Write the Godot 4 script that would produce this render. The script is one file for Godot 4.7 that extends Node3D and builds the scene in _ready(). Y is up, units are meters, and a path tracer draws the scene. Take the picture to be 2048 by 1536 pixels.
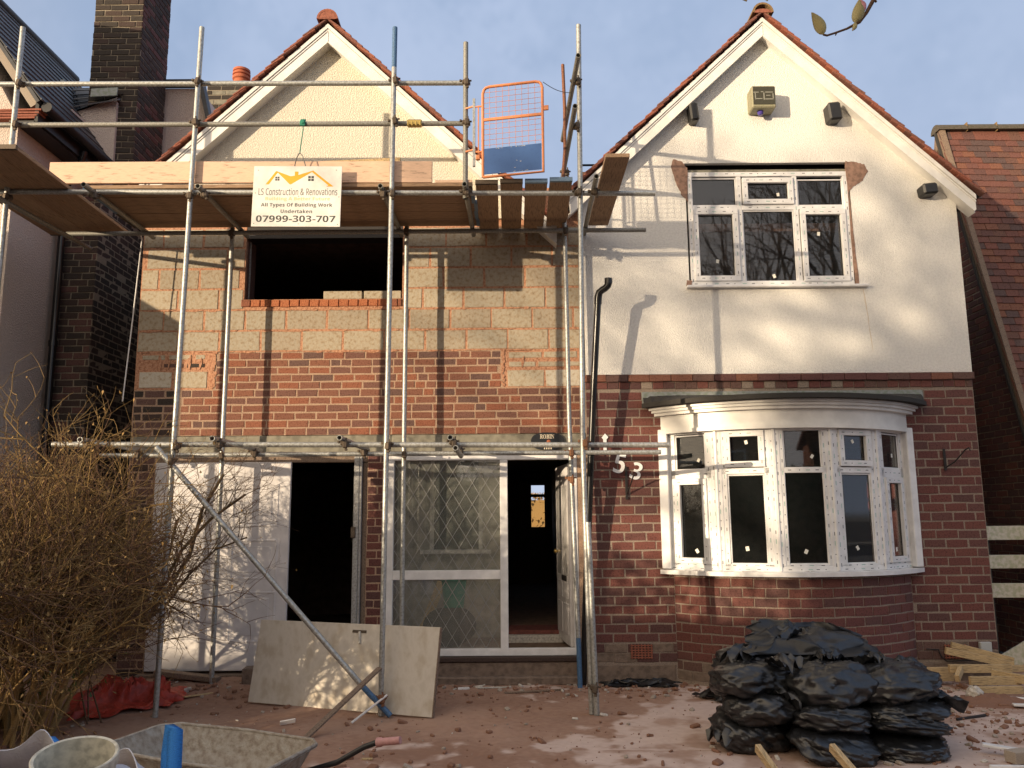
extends Node3D

const GROUND := -0.14
const FACE := 0.05          # outer face of the right wing's brickwork and render; the left wing's is z = 0
var rng := RandomNumberGenerator.new()
var taken := {}
var M := {}
var TX := {}
var house: Node3D
var whole := func(a, b, _y0, _y1): return [[a, b]]

# ------------------------------------------------------------------ mesh building
class Shape:
	var v := PackedVector3Array()
	var n := PackedVector3Array()
	func tri(a: Vector3, b: Vector3, c: Vector3) -> void:   # counter-clockwise from outside
		var m := (b - a).cross(c - a).normalized()
		v.append(a); v.append(c); v.append(b)
		n.append(m); n.append(m); n.append(m)
	func quad(a: Vector3, b: Vector3, c: Vector3, d: Vector3) -> void:
		tri(a, b, c); tri(a, c, d)
	func tri_n(a: Vector3, b: Vector3, c: Vector3, na: Vector3, nb: Vector3, nc: Vector3) -> void:
		v.append(a); v.append(c); v.append(b)
		n.append(na); n.append(nc); n.append(nb)
	func quad_n(a: Vector3, b: Vector3, c: Vector3, d: Vector3, na: Vector3, nb: Vector3, nc: Vector3, nd: Vector3) -> void:
		tri_n(a, b, c, na, nb, nc); tri_n(a, c, d, na, nc, nd)
	# box from centre and size, edges chamfered by ch
	func box(c: Vector3, s: Vector3, ch := 0.0, b := Basis()) -> void:
		var h := s * 0.5
		if ch <= 0.0:
			for ax in 3:
				for sg in [-1.0, 1.0]:
					var nn := Vector3.ZERO; nn[ax] = sg
					var u := Vector3.ZERO; u[(ax + 1) % 3] = 1.0
					var w := nn.cross(u)
					var o := nn * h
					var uu := u * h
					var ww := w * h
					quad(c + b * (o - uu - ww), c + b * (o + uu - ww), c + b * (o + uu + ww), c + b * (o - uu + ww))
			return
		var k := h - Vector3(ch, ch, ch)
		for ax in 3:
			var a1 := (ax + 1) % 3
			var a2 := (ax + 2) % 3
			for sg in [-1.0, 1.0]:
				var pts := []
				for q in [[-1, -1], [1, -1], [1, 1], [-1, 1]]:
					var p := Vector3.ZERO
					p[ax] = sg * h[ax]; p[a1] = q[0] * k[a1]; p[a2] = q[1] * k[a2]
					pts.append(c + b * p)
				if sg > 0: quad(pts[0], pts[1], pts[2], pts[3])
				else: quad(pts[3], pts[2], pts[1], pts[0])
			for s1 in [-1.0, 1.0]:
				for s2 in [-1.0, 1.0]:
					var p0 := Vector3.ZERO
					var p1 := Vector3.ZERO
					p0[a1] = s1 * h[a1]; p0[a2] = s2 * k[a2]
					p1[a1] = s1 * k[a1]; p1[a2] = s2 * h[a2]
					var lo := Vector3.ZERO; lo[ax] = -k[ax]
					var hi := Vector3.ZERO; hi[ax] = k[ax]
					if s1 * s2 > 0: quad(c + b * (p0 + lo), c + b * (p1 + lo), c + b * (p1 + hi), c + b * (p0 + hi))
					else: quad(c + b * (p0 + hi), c + b * (p1 + hi), c + b * (p1 + lo), c + b * (p0 + lo))
		for sx in [-1.0, 1.0]:
			for sy in [-1.0, 1.0]:
				for sz in [-1.0, 1.0]:
					var px := c + b * Vector3(sx * h.x, sy * k.y, sz * k.z)
					var py := c + b * Vector3(sx * k.x, sy * h.y, sz * k.z)
					var pz := c + b * Vector3(sx * k.x, sy * k.y, sz * h.z)
					if sx * sy * sz > 0: tri(px, py, pz)
					else: tri(px, pz, py)
	# bar of rectangular section between two points; `side` tells which way its width w points
	func bar(p0: Vector3, p1: Vector3, w: float, t: float, side: Vector3, ch := 0.0) -> void:
		var d := (p1 - p0)
		var y := d.normalized()
		var x := (side - y * side.dot(y)).normalized()
		var z := x.cross(y)
		box((p0 + p1) * 0.5, Vector3(w, d.length(), t), ch, Basis(x, y, z))
	static func frame_of(d: Vector3) -> Basis:
		var y := d.normalized()
		var x := y.cross(Vector3.UP if absf(y.y) < 0.9 else Vector3.RIGHT).normalized()
		return Basis(x, y, x.cross(y))
	func sweep(pts: Array, radii: Array, seg := 8, caps := true) -> void:
		var rings := []
		var count := pts.size()
		var bas := frame_of(pts[1] - pts[0])
		for i in count:
			var d: Vector3 = pts[mini(i + 1, count - 1)] - pts[maxi(i - 1, 0)]
			if d.length() < 1e-6: d = bas.y
			var y := d.normalized()
			var x := (bas.x - y * bas.x.dot(y))
			x = x.normalized() if x.length() > 1e-4 else frame_of(y).x
			bas = Basis(x, y, x.cross(y))
			var ring := []
			for k in seg:
				var a := TAU * k / seg
				ring.append(bas.x * cos(a) - bas.z * sin(a))
			rings.append(ring)
		for i in count - 1:
			for k in seg:
				var j := (k + 1) % seg
				var r0: float = radii[i] if i < radii.size() else radii[-1]
				var r1: float = radii[i + 1] if i + 1 < radii.size() else radii[-1]
				var a: Vector3 = rings[i][k]
				var b: Vector3 = rings[i][j]
				var c: Vector3 = rings[i + 1][j]
				var e: Vector3 = rings[i + 1][k]
				quad_n(pts[i] + a * r0, pts[i] + b * r0, pts[i + 1] + c * r1, pts[i + 1] + e * r1, a, b, c, e)
		if caps:
			for k in seg:
				var j := (k + 1) % seg
				tri(pts[0], pts[0] + rings[0][j] * radii[0], pts[0] + rings[0][k] * radii[0])
				var rl: float = radii[mini(count - 1, radii.size() - 1)]
				tri(pts[-1], pts[-1] + rings[-1][k] * rl, pts[-1] + rings[-1][j] * rl)
	func tube(p0: Vector3, p1: Vector3, r: float, seg := 12, r1 := -1.0) -> void:
		sweep([p0, p1], [r, r if r1 < 0.0 else r1], seg)
	# open-ended pipe with a wall: the bore can be seen at both ends
	func pipe(p0: Vector3, p1: Vector3, r: float, seg := 14, wall := 0.005, bore := 0.12) -> void:
		sweep([p0, p1], [r, r], seg, false)
		var f := frame_of(p1 - p0)
		var ri := r - wall
		for en in 2:
			var p := p0 if en == 0 else p1
			var inn := f.y * (bore if en == 0 else -bore)
			for k in seg:
				var a := TAU * k / seg
				var b := TAU * (k + 1) / seg
				var da := f.x * cos(a) - f.z * sin(a)
				var db := f.x * cos(b) - f.z * sin(b)
				if en == 0:
					quad(p + da * r, p + da * ri, p + db * ri, p + db * r)
				else:
					quad(p + da * r, p + db * r, p + db * ri, p + da * ri)
				quad_n(p + da * ri, p + inn + da * ri, p + inn + db * ri, p + db * ri, -da, -da, -db, -db)
				tri(p + inn, p + inn + da * ri, p + inn + db * ri)
	# polygon (x, y) pushed out along z from z0 to z1
	func prism(poly: PackedVector2Array, z0: float, z1: float, t := Transform3D()) -> void:
		var idx := Geometry2D.triangulate_polygon(poly)
		var cw := Geometry2D.is_polygon_clockwise(poly)
		for i in range(0, idx.size(), 3):
			var a := poly[idx[i]]
			var b := poly[idx[i + 1]]
			var c := poly[idx[i + 2]]
			if (b - a).cross(c - a) < 0.0:
				var s := b; b = c; c = s
			tri(t * Vector3(a.x, a.y, z1), t * Vector3(b.x, b.y, z1), t * Vector3(c.x, c.y, z1))
			tri(t * Vector3(a.x, a.y, z0), t * Vector3(c.x, c.y, z0), t * Vector3(b.x, b.y, z0))
		for i in poly.size():
			var a := poly[i]
			var b := poly[(i + 1) % poly.size()]
			if cw != (Vector2(1, 0).cross(Vector2(0, 1)) < 0.0):
				var s := a; a = b; b = s
			quad(t * Vector3(a.x, a.y, z0), t * Vector3(b.x, b.y, z0), t * Vector3(b.x, b.y, z1), t * Vector3(a.x, a.y, z1))
	# a sheet through a grid of points (rows x columns), smooth
	func grid(p: Array, cols: int, thick := 0.0) -> void:
		var rows := p.size() / cols
		var nn := []
		for r in rows:
			for c in cols:
				var a: Vector3 = p[r * cols + mini(c + 1, cols - 1)] - p[r * cols + maxi(c - 1, 0)]
				var b: Vector3 = p[mini(r + 1, rows - 1) * cols + c] - p[maxi(r - 1, 0) * cols + c]
				nn.append(b.cross(a).normalized())
		for r in rows - 1:
			for c in cols - 1:
				var i := r * cols + c
				quad_n(p[i], p[i + cols], p[i + cols + 1], p[i + 1], nn[i], nn[i + cols], nn[i + cols + 1], nn[i + 1])
				if thick > 0.0:
					var q := [p[i] - nn[i] * thick, p[i + 1] - nn[i + 1] * thick, p[i + cols + 1] - nn[i + cols + 1] * thick, p[i + cols] - nn[i + cols] * thick]
					quad_n(q[0], q[1], q[2], q[3], -nn[i], -nn[i + 1], -nn[i + cols + 1], -nn[i + cols])
		if thick > 0.0:
			for c in cols - 1:
				for r in [0, rows - 1]:
					var i: int = r * cols + c
					quad(p[i], p[i + 1], p[i + 1] - nn[i + 1] * thick, p[i] - nn[i] * thick)
			for r in rows - 1:
				for c in [0, cols - 1]:
					var i: int = r * cols + c
					quad(p[i], p[i + cols], p[i + cols] - nn[i + cols] * thick, p[i] - nn[i] * thick)
	# profile of (radius, height) turned round the y axis
	func lathe(prof: Array, seg := 24, at := Vector3.ZERO) -> void:
		for i in prof.size() - 1:
			var p: Vector2 = prof[i]
			var q: Vector2 = prof[i + 1]
			var m := Vector2(q.y - p.y, p.x - q.x).normalized()
			for k in seg:
				var a := TAU * k / seg
				var b := TAU * (k + 1) / seg
				var da := Vector3(cos(a), 0, -sin(a))
				var db := Vector3(cos(b), 0, -sin(b))
				var na := da * m.x + Vector3.UP * m.y
				var nb := db * m.x + Vector3.UP * m.y
				quad_n(at + da * p.x + Vector3.UP * p.y, at + db * p.x + Vector3.UP * p.y, at + db * q.x + Vector3.UP * q.y, at + da * q.x + Vector3.UP * q.y, na, nb, nb, na)
	func mesh() -> ArrayMesh:
		var arr := []
		arr.resize(Mesh.ARRAY_MAX)
		arr[Mesh.ARRAY_VERTEX] = v
		arr[Mesh.ARRAY_NORMAL] = n
		var me := ArrayMesh.new()
		me.add_surface_from_arrays(Mesh.PRIMITIVE_TRIANGLES, arr)
		return me

# ------------------------------------------------------------------ objects
func numbered(called: String) -> String:
	var k: int = taken.get(called, -1) + 1
	taken[called] = k
	return called if k == 0 else "%s_%03d" % [called, k]

func tag(o: Node3D, label: String, category: String, group := "", kind := "") -> Node3D:
	if label: o.set_meta("label", label)
	if category: o.set_meta("category", category)
	if group: o.set_meta("group", group)
	if kind: o.set_meta("kind", kind)
	return o

func thing(called: String, label: String, category: String, at := Vector3.ZERO, group := "") -> Node3D:
	var o := Node3D.new()
	o.name = numbered(called)
	add_child(o)
	o.position = at
	tag(o, label, category, group)
	return o

func put(called: String, what, m: Material, parent: Node = self) -> MeshInstance3D:
	var o := MeshInstance3D.new()
	o.mesh = what.mesh() if what is Shape else what
	o.material_override = m
	o.name = numbered(called) if parent == self else called
	parent.add_child(o, true)
	return o

func single(called: String, what, m: Material, label: String, category: String, group := "") -> MeshInstance3D:
	var o := put(called, what, m)
	tag(o, label, category, group)
	return o

func setting(called: String, what, m: Material) -> MeshInstance3D:
	var o := put(called, what, m)
	o.set_meta("kind", "structure")
	return o

func boxed(called: String, c: Vector3, s: Vector3, m: Material, parent: Node, ch := 0.0, b := Basis()) -> MeshInstance3D:
	var sh := Shape.new()
	sh.box(c, s, ch, b)
	return put(called, sh, m, parent)

func turn(deg_x := 0.0, deg_y := 0.0, deg_z := 0.0) -> Basis:
	return Basis.from_euler(Vector3(deg_to_rad(deg_x), deg_to_rad(deg_y), deg_to_rad(deg_z)))

func jit(a: float) -> float:
	return rng.randf_range(-a, a)

# ------------------------------------------------------------------ materials
func srgb(r: float, g: float, b: float, a := 1.0) -> Color:   # from real-world base colour
	var c := Color(r, g, b).linear_to_srgb()
	c.a = a
	return c

func noise_texture(freq: float, ramp: Array, sd: int, kind := FastNoiseLite.TYPE_SIMPLEX_SMOOTH, octaves := 4, size := 512) -> NoiseTexture2D:
	var f := FastNoiseLite.new()
	f.noise_type = kind
	f.frequency = freq
	f.seed = sd
	f.fractal_octaves = octaves
	f.fractal_gain = 0.55
	if kind == FastNoiseLite.TYPE_CELLULAR:
		f.cellular_return_type = FastNoiseLite.RETURN_DISTANCE
	var t := NoiseTexture2D.new()
	t.width = size
	t.height = size
	t.seamless = true
	t.seamless_blend_skirt = 0.15
	t.noise = f
	if ramp.size() > 0:
		var g := Gradient.new()
		var offs := PackedFloat32Array()
		var cols := PackedColorArray()
		for i in ramp.size():
			offs.append(ramp[i][0])
			cols.append(ramp[i][1])
		g.offsets = offs
		g.colors = cols
		t.color_ramp = g
	return t

func grey(x: float) -> Color:
	return srgb(x, x, x)

func material(called: String, c: Color, rough: float, tex: Texture2D = null, scale := Vector3(1, 1, 1), bump: Texture2D = null, depth := 0.0, metal := 0.0) -> StandardMaterial3D:
	var m := StandardMaterial3D.new()
	m.resource_name = called
	m.albedo_color = c
	m.roughness = rough
	m.metallic = metal
	if tex: m.albedo_texture = tex
	if tex or bump:
		m.uv1_triplanar = true
		m.uv1_world_triplanar = true
		m.uv1_scale = scale
		m.uv1_triplanar_sharpness = 4.0
	if bump:
		m.heightmap_enabled = true
		m.heightmap_texture = bump
		m.heightmap_scale = depth
	M[called] = m
	return m

func make_materials() -> void:
	var W := Color.WHITE
	TX.mottle = noise_texture(0.012, [[0.25, grey(0.62)], [0.5, grey(0.85)], [0.8, W]], 3)
	TX.fine = noise_texture(0.06, [[0.2, grey(0.55)], [0.5, grey(0.86)], [0.75, W]], 5, FastNoiseLite.TYPE_SIMPLEX_SMOOTH, 5)
	TX.board = noise_texture(0.01, [[0.2, srgb(.8, .76, .7)], [0.42, srgb(.93, .92, .9)], [0.6, W], [0.8, srgb(.9, .89, .87)]], 9, FastNoiseLite.TYPE_SIMPLEX_SMOOTH, 5)
	TX.soft = noise_texture(0.008, [[0.2, grey(0.84)], [0.8, W]], 8)
	TX.rough_bump = noise_texture(0.05, [], 11, FastNoiseLite.TYPE_SIMPLEX_SMOOTH, 4)
	TX.grit_bump = noise_texture(0.09, [], 12, FastNoiseLite.TYPE_SIMPLEX_SMOOTH, 3)
	TX.dash_bump = noise_texture(0.035, [[0.0, Color.BLACK], [0.42, Color(0.2, 0.2, 0.2)], [0.62, Color(0.75, 0.75, 0.75)], [0.9, W]], 14, FastNoiseLite.TYPE_SIMPLEX_SMOOTH, 3)
	TX.crease_bump = noise_texture(0.014, [], 15, FastNoiseLite.TYPE_SIMPLEX, 4)
	var wood_ramp := [[0.25, grey(0.5)], [0.45, grey(0.8)], [0.6, W], [0.75, grey(0.7)], [0.9, grey(0.95)]]
	TX.wood = noise_texture(0.02, wood_ramp, 21, FastNoiseLite.TYPE_SIMPLEX_SMOOTH, 5)
	TX.render = noise_texture(0.02, [[0.2, grey(0.9)], [0.55, grey(0.97)], [0.8, W]], 23, FastNoiseLite.TYPE_SIMPLEX_SMOOTH, 5)
	TX.brick = noise_texture(0.03, [[0.15, srgb(0.5, 0.45, 0.45)], [0.4, srgb(0.85, 0.8, 0.78)], [0.62, W], [0.85, srgb(0.78, 0.85, 0.88)]], 25, FastNoiseLite.TYPE_SIMPLEX_SMOOTH, 5)
	TX.block = noise_texture(0.03, [[0.12, srgb(0.6, 0.5, 0.4)], [0.32, srgb(0.84, 0.78, 0.71)], [0.5, srgb(0.93, 0.9, 0.86)], [0.64, W], [0.85, srgb(0.88, 0.88, 0.86)]], 27, FastNoiseLite.TYPE_SIMPLEX_SMOOTH, 5)
	TX.mortar_red = noise_texture(0.03, [[0.2, srgb(0.6, 0.5, 0.45)], [0.5, srgb(0.95, 0.9, 0.85)], [0.75, W]], 29, FastNoiseLite.TYPE_SIMPLEX_SMOOTH, 5)
	TX.galv = noise_texture(0.02, [[0.2, srgb(0.62, 0.6, 0.55)], [0.5, srgb(0.85, 0.86, 0.86)], [0.75, W]], 31, FastNoiseLite.TYPE_SIMPLEX_SMOOTH, 5)
	TX.bark = noise_texture(0.05, [[0.2, srgb(0.45, 0.4, 0.35)], [0.5, srgb(0.85, 0.82, 0.75)], [0.8, W]], 33)
	TX.moss = noise_texture(0.02, [[0.3, srgb(0.7, 0.75, 0.6)], [0.55, srgb(0.9, 0.9, 0.85)], [0.8, W]], 35, FastNoiseLite.TYPE_SIMPLEX_SMOOTH, 5)
	var S := func(x: float) -> Vector3: return Vector3(x, x, x)

	# masonry
	for i in 6:   # dark red facing bricks of the right wing
		var c: Color = [srgb(.145, .05, .041), srgb(.125, .043, .038), srgb(.16, .057, .044), srgb(.13, .053, .046), srgb(.152, .052, .042), srgb(.105, .047, .042)][i]
		material("brick_right_%d" % i, c, 0.82, TX.brick, S.call(2.6))
	for i in 6:   # older bricks of the left wing
		var c: Color = [srgb(.215, .092, .06), srgb(.17, .08, .06), srgb(.235, .098, .06), srgb(.135, .075, .062), srgb(.2, .082, .052), srgb(.265, .098, .055)][i]
		material("brick_left_%d" % i, c, 0.88, TX.brick, S.call(2.6), TX.rough_bump, 0.3)
	for i in 4:
		var c: Color = [srgb(.042, .032, .026), srgb(.032, .026, .022), srgb(.056, .036, .029), srgb(.038, .031, .025)][i]
		material("brick_dark_%d" % i, c, 0.9, TX.brick, S.call(2.6))
	for i in 4:
		var c: Color = [srgb(.15, .06, .045), srgb(.12, .05, .042), srgb(.18, .068, .046), srgb(.11, .055, .046)][i]
		material("brick_brown_%d" % i, c, 0.88, TX.brick, S.call(2.6))
	for i in 4:
		var c: Color = [srgb(.4, .35, .27), srgb(.365, .315, .245), srgb(.435, .385, .3), srgb(.38, .34, .27)][i]
		material("block_%d" % i, c, 0.95, TX.block, S.call(1.1), TX.rough_bump, 0.25)
	material("block_new", srgb(.54, .5, .42), 0.95, TX.block, S.call(1.1), TX.grit_bump, 0.2)
	material("brick_on_edge", srgb(.46, .165, .075), 0.92, TX.brick, S.call(3.0), TX.rough_bump, 0.4)
	material("mortar_right", srgb(.29, .23, .185), 0.95, TX.fine, S.call(2.0))
	material("mortar_left", srgb(.44, .3, .21), 0.95, TX.fine, S.call(2.0), TX.grit_bump, 0.25)
	material("mortar_orange", srgb(.47, .26, .165), 0.95, TX.mortar_red, S.call(1.7), TX.rough_bump, 0.5)
	material("mortar_dark", srgb(.3, .255, .19), 0.95, TX.fine, S.call(2.0))
	material("patch_mortar", srgb(.34, .21, .155), 0.95, TX.mottle, S.call(2.0), TX.rough_bump, 0.3)
	material("render_white", srgb(.8, .785, .74), 0.9, TX.render, S.call(0.5), TX.dash_bump, 0.65)
	M.render_white.uv1_scale = S.call(2.7)
	M.render_white.heightmap_scale = 0.4
	material("render_cream", srgb(.68, .635, .53), 0.9, TX.render, S.call(2.2), TX.dash_bump, 0.55)
	material("render_neighbour", srgb(.64, .545, .47), 0.92, TX.render, S.call(2.2), TX.dash_bump, 0.8)
	material("rust_stain", srgb(.66, .585, .47), 0.9, TX.render, S.call(1.6))
	material("concrete", srgb(.25, .235, .185), 0.92, TX.mottle, S.call(1.2))
	material("plinth", srgb(.21, .155, .12), 0.95, TX.mottle, S.call(1.5), TX.rough_bump, 0.4)
	material("lead", srgb(.27, .29, .29), 0.55, TX.moss, S.call(1.5), TX.rough_bump, 0.15, 0.3)
	material("felt", srgb(.045, .042, .038), 0.95, TX.fine, S.call(3.0), TX.grit_bump, 0.3)
	# roofs
	for i in 5:
		var c: Color = [srgb(.3, .1, .06), srgb(.26, .085, .055), srgb(.22, .085, .06), srgb(.33, .115, .065), srgb(.18, .08, .06)][i]
		material("tile_%d" % i, c, 0.85, TX.brick, S.call(2.5))
	for i in 6:
		var c: Color = [srgb(.16, .068, .052), srgb(.125, .06, .05), srgb(.18, .07, .05), srgb(.105, .065, .058), srgb(.145, .072, .052), srgb(.2, .085, .052)][i]
		material("old_tile_%d" % i, c, 0.88, TX.brick, S.call(2.2))
	material("slate", srgb(.035, .038, .045), 0.5, TX.mottle, S.call(1.5))
	material("slate_edge", srgb(.16, .16, .17), 0.6, TX.mottle, S.call(1.5))
	material("ridge_clay", srgb(.3, .105, .065), 0.85, TX.mottle, S.call(3.0))
	material("ridge_mossy", srgb(.24, .15, .075), 0.9, TX.moss, S.call(3.0), TX.rough_bump, 0.3)
	material("ridge_grey", srgb(.1, .085, .07), 0.9, TX.moss, S.call(2.0), TX.rough_bump, 0.3)
	material("pot_clay", srgb(.46, .13, .06), 0.8, TX.soft, S.call(3.0))
	# joinery
	material("upvc", srgb(.78, .78, .78), 0.35, TX.soft, S.call(1.2))
	material("upvc_board", srgb(.8, .79, .75), 0.4, TX.soft, S.call(0.8))
	material("print", srgb(.12, .13, .14), 0.6)
	material("print_green", srgb(.35, .5, .45), 0.6)
	material("black_paint", srgb(.02, .02, .02), 0.45, TX.mottle, S.call(3.0))
	material("black_plastic", srgb(.012, .012, .013), 0.22)
	material("black_gutter", srgb(.02, .02, .022), 0.4)
	material("door_white", srgb(.7, .68, .68), 0.4, TX.soft, S.call(0.8))
	material("board_cream", srgb(.6, .555, .48), 0.6, TX.board, Vector3(0.9, 0.6, 0.9))
	material("old_white", srgb(.62, .6, .54), 0.6, TX.mottle, S.call(2.0))
	material("steel_angle", srgb(.4, .4, .4), 0.5, TX.galv, S.call(3.0), null, 0, 0.3)
	material("lead_came", srgb(.3, .3, .29), 0.45, null, Vector3.ONE, null, 0, 0.5)
	material("brass", srgb(.5, .36, .12), 0.35, null, Vector3.ONE, null, 0, 0.9)
	material("sticker", srgb(.72, .7, .62), 0.7)
	var g := material("glass", srgb(.12, .14, .15, 0.03), 0.02)
	g.transparency = BaseMaterial3D.TRANSPARENCY_ALPHA
	g.metallic_specular = 0.55
	var g3 := material("glass_upper", srgb(.12, .14, .15, 0.03), 0.02)
	g3.transparency = BaseMaterial3D.TRANSPARENCY_ALPHA
	g3.metallic_specular = 0.72
	var g2 := material("glass_porch", srgb(.55, .58, .53, 0.1), 0.03)
	g2.transparency = BaseMaterial3D.TRANSPARENCY_ALPHA
	g2.metallic_specular = 0.6
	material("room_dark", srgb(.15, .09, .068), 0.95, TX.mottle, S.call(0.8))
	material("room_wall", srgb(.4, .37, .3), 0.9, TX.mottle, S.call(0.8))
	material("room_floor", srgb(.2, .13, .09), 0.8, TX.mottle, S.call(1.0))
	material("step_red", srgb(.2, .06, .045), 0.7, TX.mottle, S.call(2.0))
	# scaffold
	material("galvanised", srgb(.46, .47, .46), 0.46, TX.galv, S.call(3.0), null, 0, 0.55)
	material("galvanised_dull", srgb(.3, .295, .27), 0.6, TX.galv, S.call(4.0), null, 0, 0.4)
	material("blue_paint", srgb(.07, .16, .31), 0.55, TX.galv, S.call(5.0))
	material("coupler_steel", srgb(.13, .1, .075), 0.65, TX.galv, S.call(8.0), null, 0, 0.5)
	material("coupler_rust", srgb(.22, .1, .05), 0.8, TX.galv, S.call(8.0))
	material("band_steel", srgb(.2, .3, .42), 0.6, TX.galv, S.call(9.0), null, 0, 0.3)
	material("board_x", srgb(.36, .235, .145), 0.85, TX.wood, Vector3(0.5, 9, 9))
	material("board_z", srgb(.38, .25, .155), 0.85, TX.wood, Vector3(9, 9, 0.5))
	material("pine_x", srgb(.7, .48, .34), 0.75, TX.wood, Vector3(0.35, 5, 5))
	M.pine_x.albedo_texture = noise_texture(0.012, [[0.12, grey(0.55)], [0.24, grey(0.88)], [0.6, W], [0.8, grey(0.9)]], 41, FastNoiseLite.TYPE_SIMPLEX_SMOOTH, 5)
	M.pine_x.uv1_scale = Vector3(0.8, 4, 4)
	material("pine", srgb(.55, .4, .21), 0.75, TX.wood, S.call(4.0))
	material("pine_long_x", srgb(.56, .41, .22), 0.75, TX.wood, Vector3(0.7, 8, 8))
	M.pine_long_x.uv1_world_triplanar = false
	material("pine_long_z", srgb(.56, .41, .22), 0.75, TX.wood, Vector3(8, 8, 0.7))
	material("timber_grey", srgb(.25, .18, .13), 0.85, TX.wood, S.call(4.0))
	material("timber_red", srgb(.26, .11, .06), 0.8, TX.wood, S.call(4.0))
	material("gate_orange", srgb(.78, .29, .12), 0.45, TX.soft, S.call(3.0))
	material("gate_blue", srgb(.035, .115, .33), 0.5, noise_texture(0.02, [[0.0, srgb(1, 1, 1)], [0.62, srgb(1, 1, 1)], [0.9, srgb(.8, .85, .9)]], 43), S.call(2.0))
	material("sign_white", srgb(.8, .79, .74), 0.45, TX.soft, S.call(1.0))
	material("sign_orange", srgb(.85, .38, .02), 0.6)
	material("sign_grey", srgb(.055, .06, .06), 0.6)
	material("sign_pale", srgb(.85, .55, .25), 0.6)
	material("cord_green", srgb(.02, .2, .13), 0.8)
	material("wire", srgb(.12, .12, .12), 0.5, null, Vector3.ONE, null, 0, 0.6)
	material("plaque_black", srgb(.015, .018, .022), 0.4)
	material("plaque_letter", srgb(.75, .66, .5), 0.5)
	material("plaque_red", srgb(.4, .12, .05), 0.6)
	material("number_white", srgb(.78, .79, .8), 0.5)
	material("alarm", srgb(.3, .28, .2), 0.6, TX.moss, S.call(4.0))
	material("alarm_face", srgb(.05, .048, .03), 0.7, TX.mottle, S.call(9.0))
	material("alarm_print", srgb(.26, .26, .22), 0.7)
	material("alarm_lens", srgb(.08, .06, .3), 0.2)
	material("iron", srgb(.02, .016, .015), 0.6, TX.mottle, S.call(6.0))
	material("terracotta", srgb(.3, .1, .06), 0.85, TX.mottle, S.call(5.0))
	material("grey_box", srgb(.4, .42, .42), 0.5)
	# yard
	material("sack", srgb(.014, .015, .017), 0.36, TX.mottle, S.call(3.0), TX.crease_bump, 0.08)
	M.sack.metallic_specular = 0.6
	material("sheet_black", srgb(.016, .017, .019), 0.38, TX.mottle, S.call(2.0), TX.crease_bump, 0.15)
	material("tarp_red", srgb(.52, .06, .035), 0.5, TX.mottle, S.call(1.6), TX.crease_bump, 0.8)
	M.tarp_red.backlight_enabled = true
	M.tarp_red.backlight = srgb(.2, .02, .01)
	material("woven", srgb(.62, .62, .66), 0.75, TX.soft, S.call(3.0), TX.rough_bump, 0.2)
	material("strap_blue", srgb(.03, .24, .7), 0.7, TX.fine, S.call(8.0))
	material("bucket", srgb(.66, .62, .5), 0.55, TX.mottle, S.call(3.0))
	material("barrow", srgb(.36, .33, .28), 0.75, noise_texture(0.015, [[0.2, srgb(.62, .54, .48)], [0.5, srgb(.86, .82, .78)], [0.8, W]], 51, FastNoiseLite.TYPE_SIMPLEX_SMOOTH, 5), S.call(2.0), TX.rough_bump, 0.3)
	material("barrow_tube", srgb(.02, .02, .02), 0.4, TX.galv, S.call(6.0))
	material("grip_pink", srgb(.52, .27, .25), 0.6, TX.soft, S.call(8.0))
	material("rubber", srgb(.02, .02, .02), 0.8)
	material("sand", srgb(.33, .17, .1), 0.95, TX.fine, S.call(3.0), TX.rough_bump, 1.0)
	material("plaster", srgb(.62, .58, .52), 0.9, TX.mottle, S.call(4.0), TX.rough_bump, 0.2)
	material("crumb", srgb(.27, .14, .09), 0.95, TX.fine, S.call(5.0))
	material("cement_crumb", srgb(.4, .34, .28), 0.95, TX.fine, S.call(5.0))
	material("twig_gold", srgb(.33, .22, .085), 0.85, TX.bark, S.call(5.0))
	material("twig_brown", srgb(.16, .09, .052), 0.88, TX.bark, S.call(5.0))
	material("stem_bark", srgb(.16, .115, .07), 0.92, TX.bark, S.call(6.0), TX.rough_bump, 0.4)
	material("leaf_green", srgb(.06, .11, .03), 0.6)
	M.leaf_green.backlight_enabled = true
	M.leaf_green.backlight = srgb(.05, .09, .02)
	material("leaf_tan", srgb(.32, .2, .07), 0.8)
	material("bud_green", srgb(.58, .52, .26), 0.75, TX.bark, S.call(30.0))
	M.bud_green.backlight_enabled = true
	M.bud_green.backlight = srgb(.25, .2, .07)
	material("bud_pink", srgb(.6, .26, .3), 0.6)
	material("fence_white", srgb(.7, .69, .62), 0.6, TX.moss, S.call(1.5))
	material("road", srgb(.05, .05, .05), 0.9, TX.fine, S.call(1.0))
	material("paving", srgb(.3, .28, .25), 0.9, TX.mottle, S.call(1.0))
	material("car_white", srgb(.72, .72, .72), 0.25)
	material("car_glass", srgb(.02, .025, .03), 0.05)
	material("hedge", srgb(.05, .07, .025), 0.9)

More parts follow.
